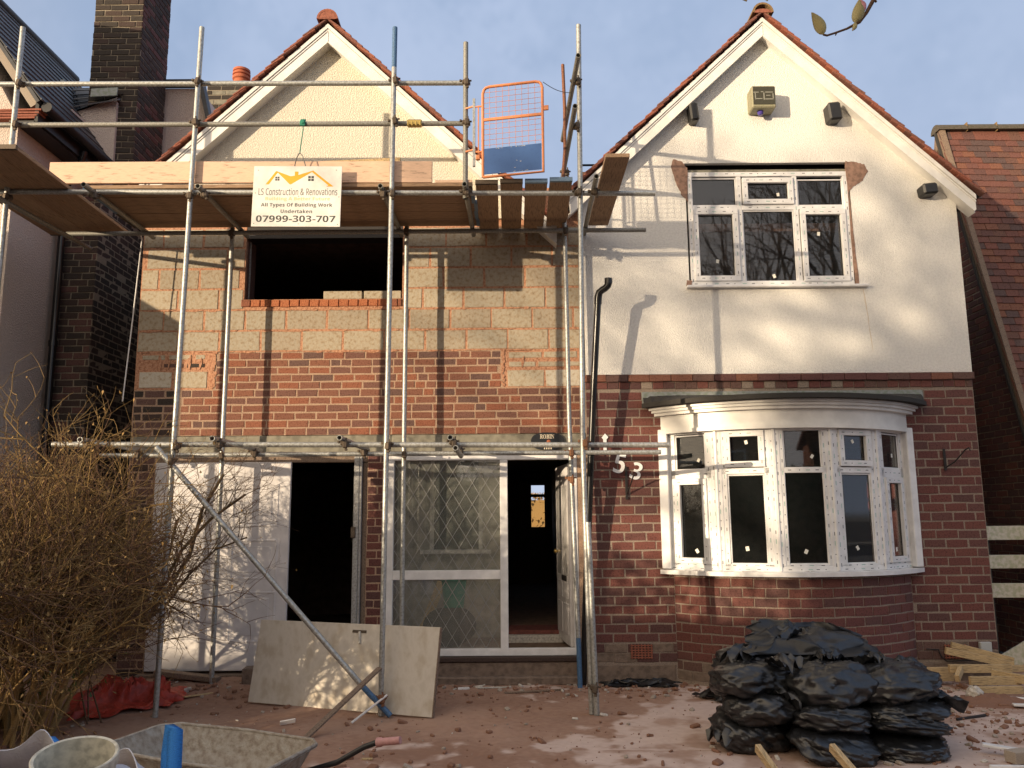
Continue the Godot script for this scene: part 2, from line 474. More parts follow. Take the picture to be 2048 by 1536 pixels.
# ------------------------------------------------------------------ scene
func _ready() -> void:
	rng.seed = 7
	var cam := Camera3D.new()
	cam.name = "camera"
	cam.fov = rad_to_deg(2.0 * atan(768.0 / 1657.0))
	cam.near = 0.05
	cam.far = 400.0
	var ahead := Vector3(0, sin(deg_to_rad(9.13)), -cos(deg_to_rad(9.13)))
	var side := Vector3.RIGHT
	var up := side.cross(ahead)
	var roll := deg_to_rad(0.44)
	cam.transform = Transform3D(Basis(side * cos(roll) - up * sin(roll), side * sin(roll) + up * cos(roll), -ahead), Vector3(0, 1.6, 9.2))
	add_child(cam)
	cam.current = true
	var we := WorldEnvironment.new()
	we.name = "world_environment"
	var env := Environment.new()
	env.background_mode = Environment.BG_SKY
	env.tonemap_mode = Environment.TONE_MAPPER_LINEAR
	env.tonemap_exposure = 2.4
	env.sdfgi_enabled = true
	env.ssao_enabled = true
	env.ssil_enabled = true
	var sm := ProceduralSkyMaterial.new()
	sm.sky_top_color = srgb(.118, .165, .25)
	sm.sky_horizon_color = srgb(.215, .25, .32)
	sm.sky_curve = 0.25
	sm.ground_bottom_color = srgb(.1, .09, .08)
	sm.ground_horizon_color = srgb(.35, .34, .34)
	sm.sun_angle_max = 100.0
	sm.sun_curve = 1.0
	sm.sky_cover = cloud_cover()
	sm.sky_cover_modulate = Color(1, 1, 1)
	var sky := Sky.new()
	sky.sky_material = sm
	env.sky = sky
	env.background_energy_multiplier = 1.0
	we.environment = env
	add_child(we)
	var sun := DirectionalLight3D.new()
	sun.name = "sun"
	sun.light_color = Color(1.0, 0.9, 0.76)
	sun.light_energy = 0.86
	sun.light_angular_distance = 0.5
	sun.shadow_enabled = true
	add_child(sun)
	sun.look_at_from_position(Vector3.ZERO, Vector3(1.2, -0.165, -1.0), Vector3.UP)

	make_materials()
	build_ground()
	build_house()
	build_neighbours()
	build_street()
	build_scaffold()
	build_yard()
	build_plants()
	build_small_things()

func cloud_cover() -> ImageTexture:
	var w := 1024
	var h := 512
	var a := FastNoiseLite.new()
	a.seed = 9
	a.noise_type = FastNoiseLite.TYPE_SIMPLEX_SMOOTH
	a.frequency = 0.9
	a.fractal_octaves = 5
	a.fractal_gain = 0.5
	a.domain_warp_enabled = true
	a.domain_warp_amplitude = 0.5
	a.domain_warp_frequency = 0.9
	var im := Image.create(w, h, false, Image.FORMAT_RGBA8)
	for j in h / 2:
		var el := (0.5 - (j + 0.5) / h) * PI
		for i in w:
			var az := (i + 0.5) / w * TAU
			var d := Vector3(cos(az) * cos(el), sin(el) * 1.5, sin(az) * cos(el))
			var x := a.get_noise_3dv(d * 1.3)
			var t := smoothstep(-0.32, 0.42, x)
			im.set_pixel(i, j, Color(0.34, 0.33, 0.34, t * 0.68))
	return ImageTexture.create_from_image(im)

# ------------------------------------------------------------------ ground
func build_ground() -> void:
	var far := Shape.new()
	far.box(Vector3(0, GROUND - 0.12, 0), Vector3(400, 0.1, 400))
	setting("ground", far, M.road)
	# the torn-up front yard: red-brown soil trodden over a pale concrete drive
	var soil := FastNoiseLite.new()
	soil.seed = 31
	soil.frequency = 0.35
	soil.fractal_octaves = 5
	var fine := FastNoiseLite.new()
	fine.seed = 32
	fine.frequency = 2.5
	fine.fractal_octaves = 5
	var n := 1024
	var im := Image.create(n, n, false, Image.FORMAT_RGB8)
	for j in n:
		for i in n:
			var x := -7.0 + 14.0 * i / n
			var z := -1.5 + 11.0 * j / n
			var a := soil.get_noise_2d(x, z) * 1.6 + fine.get_noise_2d(x, z) * 0.9
			# the concrete shows on the right side of the yard
			var edge := 0.25 * sin(z * 1.7) + 0.12 * (z - 1.0)
			var bare := smoothstep(-0.12, 0.22, a * 0.8 + clampf((x - 0.3 - edge) * 0.55, -1.1, 0.55))
			bare *= 1.0 - 0.75 * smoothstep(0.05, 0.35, fine.get_noise_2d(x * 0.7 + 40.0, z * 0.7) * 0.6 + soil.get_noise_2d(x + 90.0, z) * 0.7 + (0.22 if z > 2.6 else 0.0))
			var f := fine.get_noise_2d(x * 5.0, z * 5.0) * 0.5 + 0.5
			var dirt := Vector3(.26, .148, .1).lerp(Vector3(.37, .235, .17), clampf(f + soil.get_noise_2d(x * 2.0, z * 2.0), 0, 1))
			var slab := Vector3(.5, .375, .32).lerp(Vector3(.6, .48, .42), f)
			var c := dirt.lerp(slab, bare)
			im.set_pixel(i, j, srgb(c.x, c.y, c.z))
	var yard := StandardMaterial3D.new()
	yard.resource_name = "soil_over_concrete"
	yard.albedo_texture = ImageTexture.create_from_image(im)
	yard.roughness = 0.95
	var cols := 351
	var rows := 276
	var st := SurfaceTool.new()
	st.begin(Mesh.PRIMITIVE_TRIANGLES)
	st.set_smooth_group(0)
	for r in rows:
		for c in cols:
			var x := -7.0 + 14.0 * c / (cols - 1)
			var z := -1.5 + 11.0 * r / (rows - 1)
			st.set_uv(Vector2(c / (cols - 1.0), r / (rows - 1.0)))
			st.add_vertex(Vector3(x, ground_at(x, z), z))
	for r in rows - 1:
		for c in cols - 1:
			var i := r * cols + c
			st.add_index(i); st.add_index(i + 1); st.add_index(i + cols)
			st.add_index(i + 1); st.add_index(i + cols + 1); st.add_index(i + cols)
	st.generate_normals()
	setting("front_yard", st.commit(), yard)

var bumps := FastNoiseLite.new()
func ground_at(x: float, z: float) -> float:
	bumps.frequency = 0.9
	bumps.fractal_octaves = 4
	var y := GROUND + (bumps.get_noise_2d(x, z) * 0.022 + bumps.get_noise_2d(x * 4.5 + 50.0, z * 4.5) * 0.011) * clampf(0.5 + (0.8 - x) * 0.4, 0.35, 1.0)
	# spoil heaped against the foot of the garage and under the hedge
	y += 0.1 * exp(-pow((x + 3.2) / 1.3, 2) - pow((z - 0.1) / 0.35, 2))
	y += 0.06 * exp(-pow((x + 4.9) / 1.0, 2) - pow((z - 1.6) / 1.6, 2))
	return y

# ------------------------------------------------------------------ brickwork
var brick_meshes := {}
func brick_mesh(w: float, h: float, d: float, k: int) -> ArrayMesh:
	var key := "%.3f %.3f %.3f %d" % [w, h, d, k]
	if not brick_meshes.has(key):
		var s := Shape.new()
		var r := RandomNumberGenerator.new()
		r.seed = k * 77 + int(w * 1000)
		var e := 0.0022 + h * 0.012
		var ch := 0.004
		var f := []
		var o := []
		for q in [[-1, -1], [1, -1], [1, 1], [-1, 1]]:
			var jx := r.randf_range(-e, e)
			var jy := r.randf_range(-e, e)
			o.append(Vector3(q[0] * w * 0.5 + jx, q[1] * h * 0.5 + jy, -ch))
			f.append(Vector3(q[0] * (w * 0.5 - ch) + jx, q[1] * (h * 0.5 - ch) + jy, r.randf_range(-0.0015, 0.0015)))
		# a midpoint on the long edges, so that no arris is dead straight
		var mid_t: Vector3 = (o[2] + o[3]) * 0.5 + Vector3(0, r.randf_range(-e, e), 0)
		var mid_b: Vector3 = (o[0] + o[1]) * 0.5 + Vector3(0, r.randf_range(-e, e), 0)
		var mf_t: Vector3 = mid_t + Vector3(0, -ch, ch)
		var mf_b: Vector3 = mid_b + Vector3(0, ch, ch)
		s.quad(f[0], mf_b, mf_t, f[3]); s.quad(mf_b, f[1], f[2], mf_t)
		s.quad(o[0], mid_b, mf_b, f[0]); s.quad(mid_b, o[1], f[1], mf_b)
		s.quad(f[3], mf_t, mid_t, o[3]); s.quad(mf_t, f[2], o[2], mid_t)
		s.quad(o[1], o[2], f[2], f[1]); s.quad(o[3], o[0], f[0], f[3])
		var back := Vector3(0, 0, -d)
		var rim := [o[0], mid_b, o[1], o[2], mid_t, o[3]]
		for i in 6:
			var a: Vector3 = rim[i]
			var b: Vector3 = rim[(i + 1) % 6]
			s.quad(a + back, b + back, b, a)
		brick_meshes[key] = s.mesh()
	return brick_meshes[key]

# bricks wait in a list [transform, mesh, material, parent, importance, name] until lay() makes the first `most` of them one by one
var waiting := []
func lay(owner: Node3D, most: int, rest_called: String) -> void:
	waiting.sort_custom(func(a, b): return a[4] > b[4])
	var rest := {}
	var shared := ArrayMesh.new()
	for i in waiting.size():
		var q = waiting[i]
		if i < most:
			var o := MeshInstance3D.new()
			o.mesh = q[1]
			o.material_override = q[2]
			o.transform = q[0]
			o.name = q[5]
			q[3].add_child(o, true)
		else:
			if not rest.has(q[2]):
				var st := SurfaceTool.new()
				st.begin(Mesh.PRIMITIVE_TRIANGLES)
				rest[q[2]] = st
			rest[q[2]].append_from(q[1], 0, q[0])
	if rest.size() > 0:
		var k := 0
		for m in rest:
			rest[m].commit(shared)
			shared.surface_set_material(k, m)
			k += 1
		var o := MeshInstance3D.new()
		o.mesh = shared
		o.name = rest_called
		o.set_meta("kind", "stuff")
		owner.add_child(o, true)
	waiting.clear()

# running bond in a rectangle of a plane; at: origin (left foot), right and up follow basis; skip(x0, x1, y0, y1) drops or cuts
func course_rect(parent: Node3D, t: Transform3D, x0: float, x1: float, y0: float, y1: float, gauge: float, pitch: float, joint: float, mats: Array, cut: Callable, importance: float, called := "brick", depth := 0.02, header_share := 0.0) -> void:
	var row := 0
	var y := y0
	while y + gauge * 0.6 < y1:
		var g := minf(gauge, y1 - y)
		var x := x0 - (pitch * 0.5 if row % 2 == 1 else 0.0) + pitch * 0.11 * sin(row * 1.9)
		while x < x1:
			var w := pitch
			if rng.randf() < header_share: w = pitch * 0.5
			var a := maxf(x, x0)
			var b := minf(x + w, x1)
			x += w
			if b - a < pitch * 0.18: continue
			var spans: Array = cut.call(a, b, y, y + g)
			for sp in spans:
				var bw: float = sp[1] - sp[0]
				if bw < pitch * 0.16: continue
				var nominal := pitch if bw > pitch * 0.72 else pitch * 0.48
				var me := brick_mesh(nominal - joint, gauge - joint, depth, rng.randi() % 5)
				var s := (bw - joint) / (nominal - joint)
				var sy := (g - joint) / (gauge - joint)
				var b2 := Basis.from_euler(Vector3(0, jit(0.006), jit(0.006)))
				b2 = b2.scaled(Vector3(s, sy, 1))
				var p := Vector3((sp[0] + sp[1]) * 0.5, y + g * 0.5 + jit(0.0012), jit(0.0018))
				waiting.append([t * Transform3D(b2, p), me, mats[rng.randi() % mats.size()], parent, importance + bw - 0.02 * rng.randf(), called])
		y += gauge
		row += 1

# ------------------------------------------------------------------ the house
func set_of(prefix: String, count: int) -> Array:
	var a := []
	for i in count: a.append(M[prefix + "_%d" % i])
	return a

func minus(a: float, b: float, c: float, d: float) -> Array:   # [a,b] without [c,d]
	var out := []
	if c >= b or d <= a: return [[a, b]]
	if c > a: out.append([a, c])
	if d < b: out.append([d, b])
	return out

func wall_quad(s: Shape, x0: float, x1: float, y0: float, y1: float, z: float, thick: float) -> void:
	s.box(Vector3((x0 + x1) * 0.5, (y0 + y1) * 0.5, z - thick * 0.5), Vector3(x1 - x0, y1 - y0, thick))

const BOW := Vector3(3.01, 0, -1.14)   # centre of the bow window's curve
const BOW_R := 1.77

func build_house() -> void:
	house = thing("gabled_house", "two-gabled house with white render and red brick, its left wing stripped to blockwork", "house")
	house_right_wing()
	house_left_wing()
	house_shell()
	house_roofs()
	upper_window()
	bow_window()
	garage_front()
	porch()
	lay(house, 300, "brickwork")

func house_right_wing() -> void:
	# brickwork with its mortar bed
	var bed := Shape.new()
	wall_quad(bed, 0.82, 1.74, GROUND - 0.1, 3.0, FACE - 0.004, 0.2)
	wall_quad(bed, 4.28, 5.15, GROUND - 0.1, 3.0, FACE - 0.004, 0.2)
	wall_quad(bed, 1.74, 4.28, 2.55, 3.0, FACE - 0.004, 0.2)
	wall_quad(bed, 0.822, 5.148, 3.0, 3.15, FACE - 0.003, 0.2)
	var wall := put("brick_wall", bed, M.mortar_right, house)
	var mats := set_of("brick_right", 6)
	var hole := func(a, b, _y0, y1): return minus(a, b, 1.738, 4.282) if y1 < 2.66 else [[a, b]]
	course_rect(wall, Transform3D(Basis(), Vector3(0, 0, FACE)), 0.82, 5.15, 0.27, 3.0, 0.0965, 0.242, 0.014, mats, hole, 1.0)
	# the two top courses: a dentil row of headers and a projecting string of stretchers
	course_rect(wall, Transform3D(Basis(), Vector3(0, 0, FACE + 0.006)), 0.82, 5.15, 2.998, 3.082, 0.083, 0.125, 0.008, mats + [M.brick_left_3, M.mortar_right], whole, 0.6)
	course_rect(wall, Transform3D(Basis(), Vector3(0, 0, FACE + 0.03)), 0.81, 5.165, 3.081, 3.165, 0.083, 0.242, 0.007, [M.brick_left_3, M.brick_right_3, M.brick_left_0], whole, 1.0, "brick", 0.05)
	# plinth courses, dirty and partly rendered over
	course_rect(wall, Transform3D(Basis(), Vector3(0, 0, FACE + 0.004)), 0.82, 5.15, 0.07, 0.262, 0.096, 0.242, 0.01, [M.brick_left_3, M.plinth, M.brick_right_5], func(a, b, _y0, _y1): return minus(a, b, 1.738, 4.282), 0.9)
	boxed("plinth", Vector3(1.27, -0.09, FACE - 0.019), Vector3(0.9, 0.27, 0.05), M.plinth, house, 0.012)
	boxed("plinth", Vector3(4.72, -0.09, FACE - 0.019), Vector3(0.87, 0.27, 0.05), M.plinth, house, 0.012)
	# right-hand return of the wall
	var ret := Shape.new()
	ret.box(Vector3(5.06, 1.4, -2.6), Vector3(0.17, 3.3, 4.9))
	put("side_wall", ret, M.brick_right_1, house)
	# render
	var r := Shape.new()
	var z := FACE + 0.012
	var x0 := 0.83
	var x1 := 5.15
	r.prism(PackedVector2Array([Vector2(x0, 3.166), Vector2(x1, 3.166), Vector2(x1, 4.172), Vector2(x0, 4.172)]), z - 0.06, z)
	r.prism(PackedVector2Array([Vector2(x0, 4.172), Vector2(2.03, 4.172), Vector2(2.03, 5.66), Vector2(1.3, 5.66), Vector2(x0, 5.2)]), z - 0.06, z)
	r.prism(PackedVector2Array([Vector2(3.94, 4.172), Vector2(x1, 4.172), Vector2(x1, 5.20), Vector2(4.68, 5.66), Vector2(3.94, 5.66)]), z - 0.06, z)
	r.prism(PackedVector2Array([Vector2(x0, 5.66), Vector2(4.68, 5.66), Vector2(2.99, 7.28), Vector2(1.3, 5.66)]), z - 0.06, z)
	put("rendered_wall", r, M.render_white, house)
	var rs := Shape.new()   # rust run below the right end of the sill
	smear_at(rs, Vector2(4.0, 4.15), Vector2(4.04, 3.75), 0.008, z + 0.002)
	smear_at(rs, Vector2(4.03, 3.8), Vector2(4.06, 3.4), 0.005, z + 0.002)
	put("rust_streak", rs, M.rust_stain, house).set_meta("kind", "stuff")
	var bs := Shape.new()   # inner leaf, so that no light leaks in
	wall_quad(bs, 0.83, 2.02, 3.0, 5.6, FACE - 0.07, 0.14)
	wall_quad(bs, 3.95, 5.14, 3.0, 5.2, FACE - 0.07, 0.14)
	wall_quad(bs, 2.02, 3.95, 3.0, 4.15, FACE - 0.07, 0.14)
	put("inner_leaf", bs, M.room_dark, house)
	# mortar patches where the new window went in
	var blob := func(pts: Array) -> Shape:
		var s := Shape.new()
		var poly := PackedVector2Array()
		for i in pts.size():
			var a: Vector2 = pts[i]
			var b: Vector2 = pts[(i + 1) % pts.size()]
			for k in 5:
				poly.append(a.lerp(b, k / 5.0) + Vector2(jit(0.006), jit(0.006)))
		s.prism(poly, z - 0.02, z + 0.006)
		return s
	put("mortar_patch", blob.call([Vector2(2.05, 5.19), Vector2(2.06, 5.6), Vector2(2.0, 5.68), Vector2(1.9, 5.71), Vector2(1.87, 5.62), Vector2(1.92, 5.42), Vector2(1.98, 5.28)]), M.patch_mortar, house)
	put("mortar_patch", blob.call([Vector2(3.91, 5.28), Vector2(3.98, 5.36), Vector2(4.09, 5.43), Vector2(4.16, 5.54), Vector2(4.12, 5.63), Vector2(4.02, 5.66), Vector2(3.91, 5.67)]), M.patch_mortar, house)
	put("mortar_patch", blob.call([Vector2(1.99, 4.19), Vector2(2.05, 4.18), Vector2(2.06, 4.24), Vector2(2.0, 4.25)]), M.patch_mortar, house)
	put("mortar_patch", blob.call([Vector2(3.92, 4.18), Vector2(3.96, 4.18), Vector2(3.935, 4.8), Vector2(3.92, 5.3), Vector2(3.91, 4.8)]), M.patch_mortar, house)

func house_left_wing() -> void:
	var mats := set_of("brick_left", 6)
	# old brickwork
	var bed := Shape.new()
	wall_quad(bed, -4.25, 0.82, 2.52, 3.04, -0.0035, 0.2)
	wall_quad(bed, -3.36, -0.09, 3.04, 3.47, -0.0035, 0.2)
	wall_quad(bed, -1.605, -1.36, GROUND - 0.1, 2.31, -0.0035, 0.2)
	wall_quad(bed, -4.25, -3.95, GROUND - 0.1, 2.31, -0.0035, 0.2)
	wall_quad(bed, 0.7, 0.82, GROUND - 0.1, 2.31, -0.0035, 0.2)
	var wall := put("old_brick_wall", bed, M.mortar_left, house)
	var t := Transform3D()
	course_rect(wall, t, -3.72, 0.82, 2.515, 3.038, 0.0872, 0.237, 0.016, mats, whole, 0.95, "brick", 0.02, 0.18)
	course_rect(wall, t, -4.25, -3.73, 2.515, 3.038, 0.0872, 0.237, 0.02, [M.brick_dark_2, M.brick_left_3, M.brick_dark_0], whole, 0.8, "brick", 0.02, 0.1)
	course_rect(wall, t, -3.34, -0.12, 3.038, 3.465, 0.0854, 0.237, 0.016, mats, whole, 0.95, "brick", 0.02, 0.18)
	course_rect(wall, t, -1.605, -1.36, GROUND, 2.3, 0.087, 0.237, 0.012, set_of("brick_right", 6), whole, 0.7)
	course_rect(wall, t, -4.25, -3.96, GROUND, 2.3, 0.087, 0.237, 0.012, [M.brick_left_3, M.brick_dark_2], whole, 0.3)
	# blockwork
	var bb := Shape.new()
	wall_quad(bb, -4.25, -3.36, 3.04, 3.47, -0.005, 0.2)
	wall_quad(bb, -0.09, 0.82, 3.04, 3.47, -0.005, 0.2)
	wall_quad(bb, -4.25, 0.82, 3.47, 4.08, -0.005, 0.2)
	wall_quad(bb, -4.25, -3.06, 4.08, 5.05, -0.005, 0.2)
	wall_quad(bb, -1.25, 0.82, 4.08, 5.4, -0.005, 0.2)
	var bw := put("block_wall", bb, M.mortar_orange, house)
	var bm := set_of("block", 4)
	var saved := waiting
	waiting = []
	course_rect(bw, t, -4.25, 0.82, 3.472, 4.95, 0.2435, 0.467, 0.024, bm, func(a, b, y0, y1):
		if y0 > 4.65: return minus(a, b, -3.06, -1.25) if y0 < 4.8 else [[a, b]]
		if y1 > 4.0: return minus(a, b, -3.06, -1.24)
		return [[a, b]], 1.0, "block")
	# patched corners
	course_rect(bw, t, -4.22, -3.42, 3.045, 3.262, 0.217, 0.4, 0.035, [M.block_new, M.block_0], whole, 1.0, "block")
	course_rect(bw, t, -4.2, -3.45, 3.365, 3.46, 0.095, 0.3, 0.045, bm, whole, 1.0, "block")
	course_rect(bw, t, -3.95, -3.45, 3.275, 3.36, 0.085, 0.26, 0.04, [M.brick_dark_0, M.brick_left_3], whole, 1.0, "brick")
	course_rect(bw, t, -0.06, 0.81, 3.045, 3.25, 0.205, 0.43, 0.025, [M.block_new, M.block_2], whole, 1.0, "block")
	course_rect(bw, t, -0.05, 0.8, 3.262, 3.352, 0.09, 0.33, 0.035, [M.block_2, M.block_0], whole, 1.0, "block")
	course_rect(bw, t, -0.05, 0.8, 3.366, 3.462, 0.096, 0.4, 0.03, bm, whole, 1.0, "block")
	# sill of the unglazed opening: bricks on edge, and two cut blocks standing on it
	course_rect(bw, Transform3D(Basis(), Vector3(0, 0, 0.012)), -3.09, -1.25, 3.985, 4.077, 0.092, 0.112, 0.012, [M.brick_on_edge, M.brick_left_5, M.brick_on_edge], whole, 1.0, "brick", 0.1)
	for i in 2:
		var o := boxed("block", Vector3(-1.93 + i * 0.455, 4.126, -0.05), Vector3(0.44 if i == 0 else 0.425, 0.092, 0.1), M.block_2, bw, 0.005)
	lay(house, 400, "blockwork")
	waiting = saved
	# mortar squeezed out and smeared over the joints
	var sm := Shape.new()
	for y in [3.472, 3.715, 3.958]:
		var x := -4.2
		while x < 0.75:
			var len := rng.randf_range(0.05, 0.3)
			if rng.randf() < 0.72: smear(sm, Vector2(x, y + jit(0.006)), Vector2(x + len, y + jit(0.006)), rng.randf_range(0.006, 0.02))
			x += len
	for k in 10:
		var row := rng.randi() % 3
		var x := -4.1 + rng.randf() * 4.8
		var y: float = [3.472, 3.715, 3.262][row]
		if row == 2: x = rng.randf_range(-4.2, -3.4) if rng.randf() < 0.5 else rng.randf_range(-0.05, 0.75)
		smear(sm, Vector2(x, y + 0.01), Vector2(x + jit(0.02), y + rng.randf_range(0.07, 0.2)), rng.randf_range(0.006, 0.022))
	for k in 16:   # where block meets brick
		smear(sm, Vector2(-3.37 + jit(0.02), 3.05 + k * 0.026), Vector2(-3.36 + jit(0.03), 3.09 + k * 0.026), rng.randf_range(0.015, 0.035))
		smear(sm, Vector2(-0.1 + jit(0.015), 3.05 + k * 0.026), Vector2(-0.1 + jit(0.02), 3.09 + k * 0.026), rng.randf_range(0.012, 0.025))
	tag(put("mortar_smears", sm, M.mortar_orange, house), "", "", "", "stuff")
	# concrete lintel over garage and porch
	var li := Shape.new()
	li.box(Vector3(-2.8, 2.413, -0.07), Vector3(2.9, 0.2, 0.16), 0.006)
	li.box(Vector3(-0.265, 2.413, -0.069), Vector3(2.16, 0.2, 0.16), 0.006)
	put("lintel", li, M.concrete, house)
	# reveal of the upper opening: an inner leaf of brick with a steel angle
	boxed("opening_reveal", Vector3(-3.1, 4.45, -0.2), Vector3(0.1, 0.75, 0.28), M.brick_left_3, house)
	boxed("steel_bead", Vector3(-3.045, 4.44, -0.12), Vector3(0.02, 0.72, 0.02), M.steel_angle, house)
	boxed("steel_lintel", Vector3(-2.155, 4.93, -0.11), Vector3(1.85, 0.24, 0.2), M.iron, house)
	# rendered gable
	var g := Shape.new()
	g.prism(PackedVector2Array([Vector2(-4.25, 5.02), Vector2(0.1, 5.02), Vector2(-0.02, 5.3), Vector2(-2.16, 7.27), Vector2(-4.25, 5.33)]), -0.1, 0.03)
	put("rendered_gable", g, M.render_cream, house)

func smear(s: Shape, a: Vector2, b: Vector2, w: float) -> void:
	smear_at(s, a, b, w, 0.0025 + rng.randf() * 0.003)

func smear_at(s: Shape, a: Vector2, b: Vector2, w: float, z: float) -> void:
	var d := b - a
	var k := maxi(3, int(d.length() / 0.03))
	var nrm := Vector2(-d.y, d.x).normalized()
	var up := PackedVector2Array()
	var dn := PackedVector2Array()
	for i in k + 1:
		var p := a.lerp(b, float(i) / k)
		var taper := sin(PI * (0.08 + 0.84 * i / k))
		up.append(p + nrm * w * taper * rng.randf_range(0.5, 1.2))
		dn.append(p - nrm * w * taper * rng.randf_range(0.5, 1.2))
	for i in k:
		s.quad(Vector3(dn[i].x, dn[i].y, z), Vector3(dn[i + 1].x, dn[i + 1].y, z), Vector3(up[i + 1].x, up[i + 1].y, z), Vector3(up[i].x, up[i].y, z))
		s.quad(Vector3(up[i].x, up[i].y, z), Vector3(up[i + 1].x, up[i + 1].y, z), Vector3(up[i + 1].x, up[i + 1].y, z - 0.02), Vector3(up[i].x, up[i].y, z - 0.02))
		s.quad(Vector3(dn[i].x, dn[i].y, z - 0.02), Vector3(dn[i + 1].x, dn[i + 1].y, z - 0.02), Vector3(dn[i + 1].x, dn[i + 1].y, z), Vector3(dn[i].x, dn[i].y, z))

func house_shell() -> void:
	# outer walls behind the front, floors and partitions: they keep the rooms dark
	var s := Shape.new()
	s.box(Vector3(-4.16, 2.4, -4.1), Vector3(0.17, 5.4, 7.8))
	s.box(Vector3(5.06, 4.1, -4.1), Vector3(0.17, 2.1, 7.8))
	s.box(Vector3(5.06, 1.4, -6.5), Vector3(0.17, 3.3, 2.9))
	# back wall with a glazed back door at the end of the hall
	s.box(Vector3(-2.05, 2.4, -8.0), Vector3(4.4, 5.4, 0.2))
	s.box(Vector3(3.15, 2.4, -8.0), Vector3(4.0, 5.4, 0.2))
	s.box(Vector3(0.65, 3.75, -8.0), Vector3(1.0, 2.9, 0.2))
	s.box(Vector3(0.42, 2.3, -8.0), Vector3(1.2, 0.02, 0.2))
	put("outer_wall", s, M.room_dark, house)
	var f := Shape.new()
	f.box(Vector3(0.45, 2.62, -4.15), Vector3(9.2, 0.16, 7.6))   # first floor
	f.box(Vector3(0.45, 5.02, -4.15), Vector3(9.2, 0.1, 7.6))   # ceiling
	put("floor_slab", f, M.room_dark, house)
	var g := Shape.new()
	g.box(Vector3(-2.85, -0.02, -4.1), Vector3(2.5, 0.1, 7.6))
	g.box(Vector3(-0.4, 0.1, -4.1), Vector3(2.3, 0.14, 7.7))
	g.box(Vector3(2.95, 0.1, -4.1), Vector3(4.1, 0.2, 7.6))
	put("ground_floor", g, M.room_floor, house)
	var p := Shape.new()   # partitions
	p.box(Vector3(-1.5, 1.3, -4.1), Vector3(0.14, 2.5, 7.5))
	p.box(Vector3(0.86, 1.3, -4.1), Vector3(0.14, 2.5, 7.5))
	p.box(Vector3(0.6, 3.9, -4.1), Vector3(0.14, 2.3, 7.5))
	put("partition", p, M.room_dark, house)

func roof_slope(parent: Node3D, apex: Vector2, foot: Vector2, front: float, back: float, mats: Array, rest: Shape) -> void:
	# verge tiles one by one down the slope, the courses behind them as long strips
	var d := foot - apex
	var len := d.length()
	var dir := d / len
	var nrm := Vector2(-dir.y, dir.x)
	if nrm.y < 0: nrm = -nrm
	var n := int(len / 0.098)
	for i in n:
		var p := apex + dir * (0.098 * i + 0.11)
		var c := p + nrm * (0.04 + jit(0.005))
		var a := dir.angle() + (0.11 if dir.x > 0 else -0.11) + jit(0.012)
		var me := tile_mesh(rng.randi() % 3)
		var o := MeshInstance3D.new()
		o.mesh = me
		o.material_override = mats[rng.randi() % mats.size()]
		o.transform = Transform3D(Basis(Vector3(0, 0, 1), a), Vector3(c.x, c.y, front - 0.085 + jit(0.006)))
		o.name = "roof_tile"
		parent.add_child(o, true)
		rest.box(Vector3(c.x, c.y - 0.003, (front - 0.18 + back) * 0.5), Vector3(0.26, 0.012, front - 0.18 - back), 0.0, Basis(Vector3(0, 0, 1), a))

var tiles := {}
func tile_mesh(k: int) -> ArrayMesh:
	if not tiles.has(k):
		var s := Shape.new()
		var r := RandomNumberGenerator.new()
		r.seed = 400 + k
		s.box(Vector3(0, 0, 0), Vector3(0.262, 0.02, 0.168), 0.004, Basis.from_euler(Vector3(r.randf_range(-.03, .03), r.randf_range(-.02, .02), 0)))
		tiles[k] = s.mesh()
	return tiles[k]

